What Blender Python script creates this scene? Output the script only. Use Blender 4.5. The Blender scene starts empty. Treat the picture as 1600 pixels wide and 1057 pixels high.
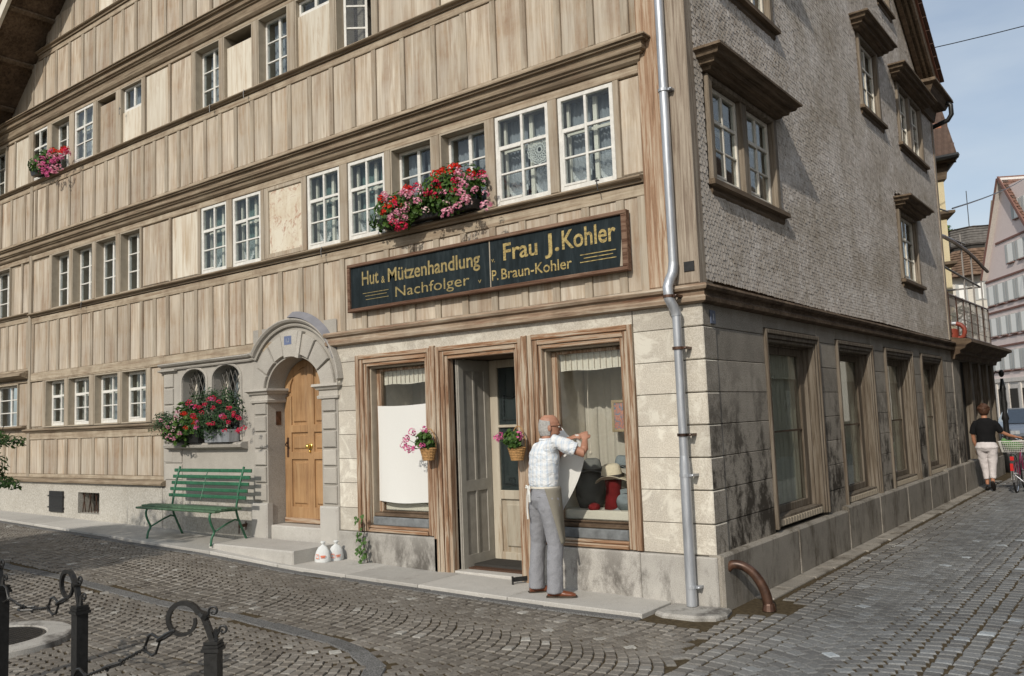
import bpy, math, random
import numpy as np
from mathutils import Vector, Matrix, noise
random.seed(7)
rng = np.random.default_rng(7)
R = math.radians
sc = bpy.context.scene
col = sc.collection

# ------------------------------------------------------------------ camera
def make_camera():
    yaw, pitch, roll = R(37.241), R(5.352), R(-2.183)
    cy, sy = math.cos(yaw), math.sin(yaw)
    f = Vector((-sy*math.cos(pitch), cy*math.cos(pitch), math.sin(pitch)))
    r0 = f.cross(Vector((0, 0, 1))).normalized()
    u0 = r0.cross(f)
    r = r0*math.cos(roll)+u0*math.sin(roll)
    u = -r0*math.sin(roll)+u0*math.cos(roll)
    cam = bpy.data.cameras.new('camera')
    cam.sensor_width = 36
    cam.lens = 1338.59/1600*36
    cam.clip_end = 2000
    o = bpy.data.objects.new('camera', cam)
    M = Matrix((r, u, -f)).transposed().to_4x4()
    M.translation = Vector((3.21, -7.00, 1.70))
    o.matrix_world = M
    col.objects.link(o)
    sc.camera = o
    return o, f, r, u
cam_o, CF, CR, CU = make_camera()
CAM = Vector((3.21, -7.00, 1.70))
def project(p):
    q = Vector(p)-CAM
    d = q.dot(CF)
    return (800+1338.59*q.dot(CR)/d, 528.5-1338.59*q.dot(CU)/d, d)

# ------------------------------------------------------------------ sky and sun
SUN_AZ, SUN_EL = 168.0, 32.5        # clockwise from +Y, elevation
w = bpy.data.worlds.new('World'); sc.world = w; w.use_nodes = True
nt = w.node_tree; nt.nodes.clear()
wo = nt.nodes.new('ShaderNodeOutputWorld'); bg = nt.nodes.new('ShaderNodeBackground')
sk = nt.nodes.new('ShaderNodeTexSky'); sk.sky_type = 'NISHITA'; sk.sun_disc = False
sk.sun_elevation = R(SUN_EL); sk.sun_rotation = R(SUN_AZ)
sk.air_density = 1.0; sk.dust_density = 2.2; sk.ozone_density = 1.2
tc = nt.nodes.new('ShaderNodeTexCoord'); mp = nt.nodes.new('ShaderNodeMapping'); mp.inputs['Scale'].default_value = (1.2, 1.2, 4)
nz = nt.nodes.new('ShaderNodeTexNoise'); nz.inputs['Scale'].default_value = 2.2; nz.inputs['Detail'].default_value = 7
cr = nt.nodes.new('ShaderNodeValToRGB'); cr.color_ramp.elements[0].position = .30; cr.color_ramp.elements[1].position = .72; cr.color_ramp.elements[0].color = (.30, .30, .30, 1)
cr.color_ramp.elements[1].color = (.85, .85, .85, 1)
mx = nt.nodes.new('ShaderNodeMixRGB'); mx.inputs[2].default_value = (5.6, 6.2, 6.7, 1)
nt.links.new(tc.outputs['Generated'], mp.inputs[0]); nt.links.new(mp.outputs[0], nz.inputs[0])
nt.links.new(nz.outputs[0], cr.inputs[0]); nt.links.new(cr.outputs[0], mx.inputs[0])
nt.links.new(sk.outputs[0], mx.inputs[1]); nt.links.new(mx.outputs[0], bg.inputs[0])
bg.inputs[1].default_value = 0.12
nt.links.new(bg.outputs[0], wo.inputs[0])
sun = bpy.data.lights.new('sun', 'SUN'); sun.energy = 3.0; sun.angle = R(.53); sun.color = (1, .93, .82)
so = bpy.data.objects.new('sun', sun); col.objects.link(so)
az, el = R(SUN_AZ), R(SUN_EL)
to_sun = Vector((math.sin(az)*math.cos(el), math.cos(az)*math.cos(el), math.sin(el)))
so.rotation_euler = to_sun.to_track_quat('Z', 'Y').to_euler()
so.location = (0, -20, 20)
sc.view_settings.view_transform = 'Standard'; sc.view_settings.look = 'None'
sc.view_settings.exposure = 0.0; sc.view_settings.gamma = 1
sc.render.engine = 'CYCLES'
sc.cycles.max_bounces = 6; sc.cycles.transparent_max_bounces = 12

# ------------------------------------------------------------------ materials
class N:
    """small node helper"""
    def __init__(s, name, rough=.8, spec=.3, metal=0):
        s.m = bpy.data.materials.new(name); s.m.use_nodes = True
        s.t = s.m.node_tree; s.b = s.t.nodes['Principled BSDF']
        s.b.inputs['Roughness'].default_value = rough
        s.b.inputs['Specular IOR Level'].default_value = spec
        s.b.inputs['Metallic'].default_value = metal
        s.co = None
    def n(s, t, **k):
        x = s.t.nodes.new(t)
        for a, b in k.items():
            setattr(x, a, b)
        return x
    def l(s, a, b): s.t.links.new(a, b)
    def coord(s, scale=(1, 1, 1), rnd=False):
        tc = s.n('ShaderNodeTexCoord'); m = s.n('ShaderNodeMapping')
        m.inputs['Scale'].default_value = scale
        s.l(tc.outputs['Object'], m.inputs[0])
        if rnd:
            oi = s.n('ShaderNodeObjectInfo'); mu = s.n('ShaderNodeMath', operation='MULTIPLY'); mu.inputs[1].default_value = 37
            s.l(oi.outputs['Random'], mu.inputs[0]); s.l(mu.outputs[0], m.inputs['Location'])
        return m.outputs[0]
    def world(s, scale=(1, 1, 1)):
        g = s.n('ShaderNodeNewGeometry'); m = s.n('ShaderNodeMapping'); m.inputs['Scale'].default_value = scale; s.l(g.outputs['Position'], m.inputs[0]); return m.outputs[0]
    def noise(s, scale, vec=None, detail=4, rough=.6, dist=0):
        x = s.n('ShaderNodeTexNoise'); x.inputs['Scale'].default_value = scale; x.inputs['Detail'].default_value = detail
        x.inputs['Roughness'].default_value = rough; x.inputs['Distortion'].default_value = dist
        if vec is None: vec = s.coord()
        s.l(vec, x.inputs['Vector']); return x.outputs[0]
    def ramp(s, fac, stops):
        x = s.n('ShaderNodeValToRGB'); e = x.color_ramp.elements
        while len(e) < len(stops): e.new(.5)
        for i, (p, c) in enumerate(stops):
            e[i].position = p; e[i].color = (c[0], c[1], c[2], 1) if hasattr(c, '__len__') else (c, c, c, 1)
        s.l(fac, x.inputs[0]); return x.outputs[0]
    def mix(s, fac, a, b, mode='MIX'):
        x = s.n('ShaderNodeMixRGB', blend_type=mode)
        for i, v in ((0, fac), (1, a), (2, b)):
            if hasattr(v, 'links') or hasattr(v, 'is_linked'): s.l(v, x.inputs[i])
            elif hasattr(v, '__len__'): x.inputs[i].default_value = (v[0], v[1], v[2], 1)
            else: x.inputs[i].default_value = v if i == 0 else (v, v, v, 1)
        return x.outputs[0]
    def col(s, c):
        if hasattr(c, 'is_linked'): s.l(c, s.b.inputs['Base Color'])
        else: s.b.inputs['Base Color'].default_value = (c[0], c[1], c[2], 1)
        return s
    def bump(s, h, strength=.4, dist=.01):
        x = s.n('ShaderNodeBump'); x.inputs['Strength'].default_value = strength; x.inputs['Distance'].default_value = dist
        s.l(h, x.inputs['Height']); s.l(x.outputs[0], s.b.inputs['Normal']); return s
    def rand(s, lo, hi):
        oi = s.n('ShaderNodeObjectInfo'); return s.ramp(oi.outputs['Random'], [(0, lo), (1, hi)])
    def gvar(s, a, b, stops=None):
        g = s.n('ShaderNodeNewGeometry'); return s.ramp(g.outputs['Random Per Island'], stops or [(0, a), (1, b)])

def wood(name, light, mid, dark, streak=26, rnd=True, grey=None, wear=.5, bump=.35, rough=.85):
    """sun-bleached boards: streaks run along Z, blotches of grime and rust-brown"""
    s = N(name, rough, .2)
    v1 = s.coord((streak, streak, 1.1), rnd)
    v2 = s.coord((5, 5, .8), rnd)
    v3 = s.coord((1, 1, 1), False)
    a = s.noise(1, v1, 6, .65, .4); b = s.noise(1, v2, 5, .6, .3); c = s.noise(2.2, v3, 6, .7)
    k = s.ramp(a, [(.34, dark), (.47, mid), (.60, light)])
    k2 = s.ramp(b, [(.36, dark), (.49, mid), (.64, light)])
    k = s.mix(.55, k, k2); d_ = s.noise(1, s.coord((9, 9, .5), rnd), 4, .7, .5); k = s.mix(s.ramp(d_, [(.54, 0), (.66, .7)]), k, dark)
    ru = s.noise(1, s.world((9, 9, .9)), 6, .7, .4)
    k = s.mix(s.ramp(ru, [(.54, 0), (.66, .6)]), k, [light[0]*.56, light[1]*.40, light[2]*.28])
    if grey: k = s.mix(s.ramp(c, [(.5-wear*.2, 0), (.75, .75)]), k, grey)
    if rnd: k = s.mix(1, k, s.rand(.88, 1.08), 'MULTIPLY')
    s.col(k); s.bump(a, bump, .004); return s.m

M = {}
M['panel'] = wood('bleached_panel', (.60, .54, .445), (.41, .335, .25), (.235, .15, .092), 24, grey=(.46, .42, .36), wear=.5)
M['stile'] = wood('stile_wood', (.44, .385, .305), (.34, .285, .215), (.19, .14, .095), 26, grey=(.36, .325, .275), wear=.5)
M['cream'] = wood('cream_shutter', (.66, .62, .53), (.60, .55, .46), (.44, .35, .25), 9)
M['faded'] = None
def trim(name, light, mid, dark):
    s = N(name, .85, .2)
    v1 = s.coord((1.2, 20, 26)); a = s.noise(1, v1, 6, .7, .5)
    b = s.noise(3, s.coord(), 6, .7)
    k = s.ramp(a, [(.3, dark), (.5, mid), (.7, light)])
    k = s.mix(s.ramp(b, [(.42, 0), (.7, .8)]), k, s.ramp(a, [(.3, (.12, .085, .06)), (.7, (.26, .19, .13))]))
    s.col(k).bump(a, .5, .006); return s.m
M['cornice'] = trim('cornice_wood', (.37, .31, .235), (.25, .20, .14), (.085, .062, .043))
M['rail'] = trim('rail_wood', (.50, .44, .345), (.40, .335, .25), (.235, .165, .11))
M['cornice_red'] = trim('worn_cornice_wood', (.50, .45, .37), (.33, .25, .18), (.13, .055, .03))
M['dark_wood'] = trim('dark_wood', (.145, .105, .07), (.085, .058, .038), (.035, .024, .017))
def worn(name, paint, red, dark, horiz=False):
    s = N(name, .8, .25)
    sv = (1.3, 30, 30) if horiz else (30, 30, 1.3)
    v = s.coord(sv); a = s.noise(1, v, 7, .72, .6); b = s.noise(1, s.coord((4, 4, .8) if not horiz else (.8, 4, 4)), 5, .65)
    k = s.ramp(a, [(.36, dark), (.46, red), (.53, paint), (.72, [min(1, c*1.3) for c in paint])])
    k = s.mix(s.ramp(b, [(.38, 0), (.66, .85)]), k, s.ramp(a, [(.32, dark), (.55, red), (.75, paint)]))
    s.col(k).bump(a, .6, .005); return s.m
M['worn'] = worn('worn_red_brown_wood', (.42, .36, .28), (.27, .16, .095), (.12, .065, .038))
M['worn_h'] = worn('worn_red_brown_wood_h', (.42, .36, .28), (.30, .165, .09), (.11, .055, .03), True)
M['corner_red'] = worn('corner_board_red', (.47, .40, .31), (.34, .215, .135), (.20, .12, .075))
M['corner_grey'] = worn('corner_board_grey', (.36, .31, .25), (.27, .22, .17), (.17, .13, .10))
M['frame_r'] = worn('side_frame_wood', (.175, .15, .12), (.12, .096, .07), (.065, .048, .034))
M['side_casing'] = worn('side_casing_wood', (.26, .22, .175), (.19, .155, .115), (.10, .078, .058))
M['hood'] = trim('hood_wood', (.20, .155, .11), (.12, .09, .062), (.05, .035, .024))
def plain(name, c, rough=.7, spec=.3, metal=0, var=.12, scale=9, bump=.1):
    s = N(name, rough, spec, metal)
    a = s.noise(scale, s.coord(), 5, .6)
    k = s.ramp(a, [(.3, [x*(1-var) for x in c]), (.7, [min(1, x*(1+var)) for x in c])])
    s.col(k)
    if bump: s.bump(a, bump, .004)
    return s.m
M['white'] = plain('white_window_paint', (.66, .65, .61), .5, .4, var=.14, scale=16)
M['offwhite'] = plain('weathered_white_paint', (.66, .62, .54), .6, .3, var=.12)
M['jamb'] = plain('jamb_grey_wood', (.36, .31, .24), .8)
M['inner'] = plain('dark_interior', (.05, .047, .043), .9, .1)
M['inner_wall'] = plain('interior_wall', (.16, .14, .12), .9, .1)
def stone(name, c, c2, stain=None, sc1=2.5, st=(.5, .62), grain=90, zs=.35, rnd=True, pale=None, low=None):
    s = N(name, .9, .15)
    a = s.noise(sc1, s.coord((1, 1, 1), rnd), 7, .7)
    g = s.noise(grain, s.coord(), 2, .5)
    k = s.ramp(a, [(.32, c2), (.68, c)])
    k = s.mix(.16, k, s.ramp(g, [(.35, 0.03), (.65, .9)]))
    if stain:
        b = s.noise(1.7, s.world((1.6, 1.6, zs*2.2)), 8, .75, .2); f_ = s.ramp(b, [(st[0], 0), (st[1], 1)])
        if low:      # damp dirt that creeps up from the street
            sp = s.n('ShaderNodeSeparateXYZ'); s.l(s.world(), sp.inputs[0]); mr = s.n('ShaderNodeMapRange'); s.l(sp.outputs[2], mr.inputs[0])
            mr.inputs[1].default_value = low[0]; mr.inputs[2].default_value = low[1]; mr.inputs[3].default_value = 1; mr.inputs[4].default_value = .12
            f_ = s.mix(1, f_, mr.outputs[0], 'MULTIPLY')
        k = s.mix(f_, k, stain)
    if pale:
        q = s.noise(4, s.world(), 7, .75, .8)
        k = s.mix(s.ramp(q, [(.50, 0), (.60, .8)]), k, pale)
    k = s.mix(1, k, s.rand(.86, 1.1), 'MULTIPLY') if rnd else k
    s.col(k); s.bump(s.mix(.5, a, g), .35, .008); return s.m
M['stone'] = stone('pale_plaster_stone', (.56, .51, .42), (.44, .40, .335), (.34, .305, .255), st=(.60, .74), pale=(.66, .63, .55))
M['portal'] = stone('portal_stone', (.42, .39, .34), (.32, .295, .255), (.30, .28, .24), st=(.6, .75), grain=140)
M['plinth'] = stone('plinth_granite', (.43, .41, .37), (.30, .28, .25), (.13, .12, .108), st=(.48, .62), grain=160, low=(.2, .6))
M['plaster'] = stone('plinth_plaster', (.46, .435, .38), (.37, .345, .295), (.36, .33, .28), st=(.55, .75), grain=40)
M['stone_dark'] = stone('dirty_shaded_side_stone', (.33, .29, .235), (.215, .185, .145), (.055, .047, .038), st=(.46, .57), zs=.55, low=(1.2, 2.2))  # base darker than the front stone: cornice shade painted in, besides dirt
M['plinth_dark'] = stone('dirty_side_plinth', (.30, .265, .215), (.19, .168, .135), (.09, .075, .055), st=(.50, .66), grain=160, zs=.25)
M['slab'] = stone('pavement_granite', (.46, .44, .40), (.38, .36, .325), (.27, .25, .22), st=(.58, .75), grain=180)
M['joint'] = plain('joint_mortar', (.13, .115, .095), .95, .05)

def glass(name='window_glass', tint=(.92, .95, .95), fac=1.0):
    m = bpy.data.materials.new(name); m.use_nodes = True; t = m.node_tree; t.nodes.clear()
    o = t.nodes.new('ShaderNodeOutputMaterial'); mxs = t.nodes.new('ShaderNodeMixShader'); tr = t.nodes.new('ShaderNodeBsdfTransparent')
    gl = t.nodes.new('ShaderNodeBsdfGlossy'); ge = t.nodes.new('ShaderNodeNewGeometry'); dp = t.nodes.new('ShaderNodeVectorMath'); dp.operation = 'DOT_PRODUCT'
    t.links.new(ge.outputs['Incoming'], dp.inputs[0]); t.links.new(ge.outputs['Normal'], dp.inputs[1])
    def mth(op, a, b=None):
        x = t.nodes.new('ShaderNodeMath'); x.operation = op
        for i, v in enumerate((a, b)):
            if v is None: continue
            if hasattr(v, 'is_linked'): t.links.new(v, x.inputs[i])
            else: x.inputs[i].default_value = v
        return x.outputs[0]
    # Schlick reflectance of plain glass, the same on both faces
    fr_ = mth('ADD', mth('MULTIPLY', mth('POWER', mth('SUBTRACT', 1.0, mth('ABSOLUTE', dp.outputs['Value'])), 5.0), .96), .042)
    gl.inputs['Roughness'].default_value = .02; tr.inputs[0].default_value = (*tint, 1)
    nzz = t.nodes.new('ShaderNodeTexNoise'); nzz.inputs['Scale'].default_value = 3; bp = t.nodes.new('ShaderNodeBump'); bp.inputs['Strength'].default_value = .06; bp.inputs['Distance'].default_value = .02
    tc = t.nodes.new('ShaderNodeTexCoord'); t.links.new(tc.outputs['Object'], nzz.inputs[0]); t.links.new(nzz.outputs[0], bp.inputs['Height'])
    t.links.new(bp.outputs[0], gl.inputs['Normal'])
    mu = t.nodes.new('ShaderNodeMath'); mu.operation = 'MULTIPLY'; mu.inputs[1].default_value = fac; mu.use_clamp = True
    t.links.new(fr_, mu.inputs[0]); t.links.new(mu.outputs[0], mxs.inputs[0])
    t.links.new(tr.outputs[0], mxs.inputs[1]); t.links.new(gl.outputs[0], mxs.inputs[2]); t.links.new(mxs.outputs[0], o.inputs[0])
    return m
M['lattice'] = plain('dark_lattice', (.10, .095, .085), .6)
M['glass'] = glass(); M['shop_glass'] = glass('shop_glass', (.97, .97, .96), .8)
def cloth(name, c, alpha=1., scale=40, trans=.35, pattern=False):
    m = bpy.data.materials.new(name); m.use_nodes = True; t = m.node_tree; t.nodes.clear()
    o = t.nodes.new('ShaderNodeOutputMaterial'); d = t.nodes.new('ShaderNodeBsdfDiffuse'); tl = t.nodes.new('ShaderNodeBsdfTranslucent')
    a = t.nodes.new('ShaderNodeMixShader'); a.inputs[0].default_value = trans
    tc = t.nodes.new('ShaderNodeTexCoord'); nz = t.nodes.new('ShaderNodeTexNoise'); nz.inputs['Scale'].default_value = scale
    rp = t.nodes.new('ShaderNodeValToRGB'); rp.color_ramp.elements[0].color = (*[x*.85 for x in c], 1); rp.color_ramp.elements[1].color = (*c, 1)
    t.links.new(tc.outputs['Object'], nz.inputs[0]); t.links.new(nz.outputs[0], rp.inputs[0])
    t.links.new(rp.outputs[0], d.inputs[0]); t.links.new(rp.outputs[0], tl.inputs[0])
    t.links.new(d.outputs[0], a.inputs[1]); t.links.new(tl.outputs[0], a.inputs[2]); last = a.outputs[0]
    if alpha < 1:
        b = t.nodes.new('ShaderNodeMixShader'); tr = t.nodes.new('ShaderNodeBsdfTransparent')
        if pattern:
            vo = t.nodes.new('ShaderNodeTexVoronoi'); vo.inputs['Scale'].default_value = 55
            r2 = t.nodes.new('ShaderNodeValToRGB'); r2.color_ramp.elements[0].color = (alpha, alpha, alpha, 1); r2.color_ramp.elements[1].color = (alpha*.35,)*3+(1,)
            r2.color_ramp.elements[0].position = .2; r2.color_ramp.elements[1].position = .6
            t.links.new(tc.outputs['Object'], vo.inputs[0]); t.links.new(vo.outputs[0], r2.inputs[0]); t.links.new(r2.outputs[0], b.inputs[0])
        else: b.inputs[0].default_value = alpha
        t.links.new(tr.outputs[0], b.inputs[1]); t.links.new(last, b.inputs[2]); last = b.outputs[0]
    t.links.new(last, o.inputs[0]); return m
M['curtain'] = cloth('grey_curtain', (.46, .49, .54), .85)
M['curtain_green'] = cloth('green_curtain', (.22, .33, .31), .85)
M['lace'] = cloth('white_lace', (.82, .84, .86), .30)
M['ruffle'] = cloth('white_ruffle', (.88, .88, .88), .95)
M['doily'] = cloth('white_crochet', (.85, .85, .82), 1)
M['sheet'] = cloth('white_cotton_sheet', (.80, .80, .77), 1, 200, .12)
M['valance'] = cloth('cream_valance', (.80, .79, .70), 1, 100, .2)
M['backdrop'] = cloth('beige_backdrop_curtain', (.62, .60, .53), 1, 30, .2)
M['dim_curtain'] = cloth('dim_beige_curtain', (.66, .61, .48), .95, 30, .3)

def shingle_mat():
    s = N('grey_wood_shingle', .85, .25)
    g = s.gvar(0, 0, [(0, (.46, .41, .36)), (.12, (.58, .53, .475)), (.85, (.65, .605, .55)), (1, (.70, .66, .61))])
    a = s.noise(1.0, s.coord((1, .55, 1.2)), 6, .7, .5)
    k = s.mix(1, g, s.ramp(a, [(.33, (.70, .66, .60)), (.62, (1.08, 1.08, 1.1))]), 'MULTIPLY')
    b = s.noise(30, s.coord((1, 1, .3)), 3)
    k = s.mix(.25, k, s.mix(1, k, s.ramp(b, [(.35, .4), (.65, 1.4)]), 'MULTIPLY'))
    s.col(k); return s.m
M['shingle'] = shingle_mat()
def cobble_mat():
    s = N('cobble_stone', .62, .4)
    at = s.n('ShaderNodeAttribute', attribute_name='tone')
    k = s.ramp(at.outputs['Fac'], [(0, (.12, .106, .09)), (.35, (.155, .139, .118)), (.75, (.178, .161, .139)), (.93, (.205, .19, .168)), (1, (.36, .35, .32))])
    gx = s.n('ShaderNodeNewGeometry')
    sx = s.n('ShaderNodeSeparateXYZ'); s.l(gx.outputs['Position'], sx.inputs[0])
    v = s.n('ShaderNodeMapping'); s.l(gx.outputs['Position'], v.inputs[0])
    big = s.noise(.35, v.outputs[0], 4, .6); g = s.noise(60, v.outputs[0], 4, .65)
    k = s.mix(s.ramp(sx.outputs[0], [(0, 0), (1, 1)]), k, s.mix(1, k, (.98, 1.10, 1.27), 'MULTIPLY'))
    k = s.mix(1, k, s.ramp(big, [(.35, .8), (.65, 1.15)]), 'MULTIPLY')
    k = s.mix(1, k, s.ramp(g, [(.3, .72), (.7, 1.25)]), 'MULTIPLY')
    s.col(k).bump(g, .5, .006); return s.m
M['cobble'] = cobble_mat()
M['band'] = stone('dark_band_stone', (.075, .073, .068), (.052, .05, .047), None, grain=120)
M['sand'] = plain('joint_sand', (.075, .058, .036), 1, .05, scale=30, var=.4)
M['iron'] = plain('black_wrought_iron', (.022, .022, .022), .42, .5, .2, .4, 30, .3)
M['rust'] = plain('rusty_iron', (.075, .038, .024), .38, .5, .3, .75, 9, .4)
def zinc():
    s = N('galvanised_zinc', .42, .5, .55)
    a = s.noise(1, s.coord((14, 14, 2)), 6, .7)
    s.col(s.ramp(a, [(.3, (.30, .31, .33)), (.5, (.42, .44, .47)), (.7, (.55, .57, .60))])); s.bump(a, .15, .003); return s.m
M['zinc'] = zinc()
M['green'] = plain('green_bench_paint', (.025, .115, .06), .45, .5, 0, .35, 25, .15)
M['green_old'] = plain('faded_green_paint', (.07, .13, .075), .6, .35, 0, .4, 25, .3)
def oak():
    s = N('honey_oak', .5, .4)
    a = s.noise(1, s.coord((22, 22, 1.4)), 6, .65, .8); b = s.noise(1.6, s.coord(), 4)
    k = s.ramp(a, [(.3, (.19, .10, .045)), (.5, (.30, .175, .085)), (.72, (.39, .255, .135))])
    k = s.mix(s.ramp(b, [(.4, 0), (.75, .5)]), k, (.55, .33, .16))
    s.col(k).bump(a, .25, .003); return s.m
M['oak'] = oak()
M['brass'] = plain('brass', (.75, .55, .16), .25, .5, .9, .1)
M['enamel'] = plain('blue_enamel', (.12, .15, .26), .35, .5)
M['black'] = plain('sign_black', (.016, .020, .022), .35, .45, 0, .5, 6, .05)
def signmat():
    s = N('dark_painted_glass', .7, .12)
    a = s.noise(1, s.coord((16, 16, 3)), 6, .7, .5)
    s.col(s.ramp(a, [(.3, (.008, .012, .013)), (.55, (.018, .026, .03)), (.78, (.04, .052, .055))])); return s.m
M['signboard'] = signmat()
M['signframe'] = worn('sign_frame_wood', (.20, .13, .09), (.13, .07, .045), (.07, .035, .02), True)
def gold():
    s = N('gilt_lettering', .45, .5, .25)
    a = s.noise(30, s.coord((1, 1, 2)), 5, .7)
    s.col(s.ramp(a, [(.34, (.13, .095, .04)), (.5, (.40, .30, .11)), (.7, (.58, .47, .21))])); return s.m
M['gold'] = gold()
M['dull_gold'] = plain('dull_gilt', (.30, .235, .10), .5, .4, .2, .45, 30)
M['leaf'] = None
def leafm(name, a, b, trans=.3):
    m = bpy.data.materials.new(name); m.use_nodes = True; t = m.node_tree; t.nodes.clear()
    o = t.nodes.new('ShaderNodeOutputMaterial'); d = t.nodes.new('ShaderNodeBsdfPrincipled'); d.inputs['Roughness'].default_value = .5; d.inputs['Specular IOR Level'].default_value = .3
    tl = t.nodes.new('ShaderNodeBsdfTranslucent'); mi = t.nodes.new('ShaderNodeMixShader'); mi.inputs[0].default_value = trans
    g = t.nodes.new('ShaderNodeNewGeometry'); rp = t.nodes.new('ShaderNodeValToRGB')
    rp.color_ramp.elements[0].color = (*a, 1); rp.color_ramp.elements[1].color = (*b, 1)
    t.links.new(g.outputs['Random Per Island'], rp.inputs[0]); t.links.new(rp.outputs[0], d.inputs['Base Color']); t.links.new(rp.outputs[0], tl.inputs[0])
    t.links.new(d.outputs[0], mi.inputs[1]); t.links.new(tl.outputs[0], mi.inputs[2]); t.links.new(mi.outputs[0], o.inputs[0]); return m
M['leaf'] = leafm('geranium_leaf', (.02, .055, .012), (.10, .19, .035))
M['leaf_dark'] = leafm('fuchsia_leaf', (.018, .045, .02), (.055, .11, .04))
M['leaf_shrub'] = leafm('shrub_leaf', (.02, .06, .015), (.11, .20, .05))
M['pet_red'] = leafm('red_petal', (.55, .012, .008), (.80, .05, .02), .2)
M['pet_crimson'] = leafm('crimson_petal', (.50, .01, .05), (.75, .03, .12), .2)
M['pet_pink'] = leafm('pink_petal', (.72, .22, .36), (.88, .55, .62), .25)
M['pet_magenta'] = leafm('magenta_petal', (.62, .08, .28), (.80, .25, .45), .25)
M['pet_white'] = leafm('blush_petal', (.85, .50, .52), (.9, .8, .76), .25)
M['wicker'] = plain('wicker', (.38, .22, .09), .7, .3, 0, .4, 60, .5)
M['skin'] = plain('skin', (.50, .24, .155), .55, .4, 0, .15, 12, .05)
M['bark'] = plain('bark', (.06, .05, .04), .9, .1, 0, .4, 12, .6)
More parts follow.
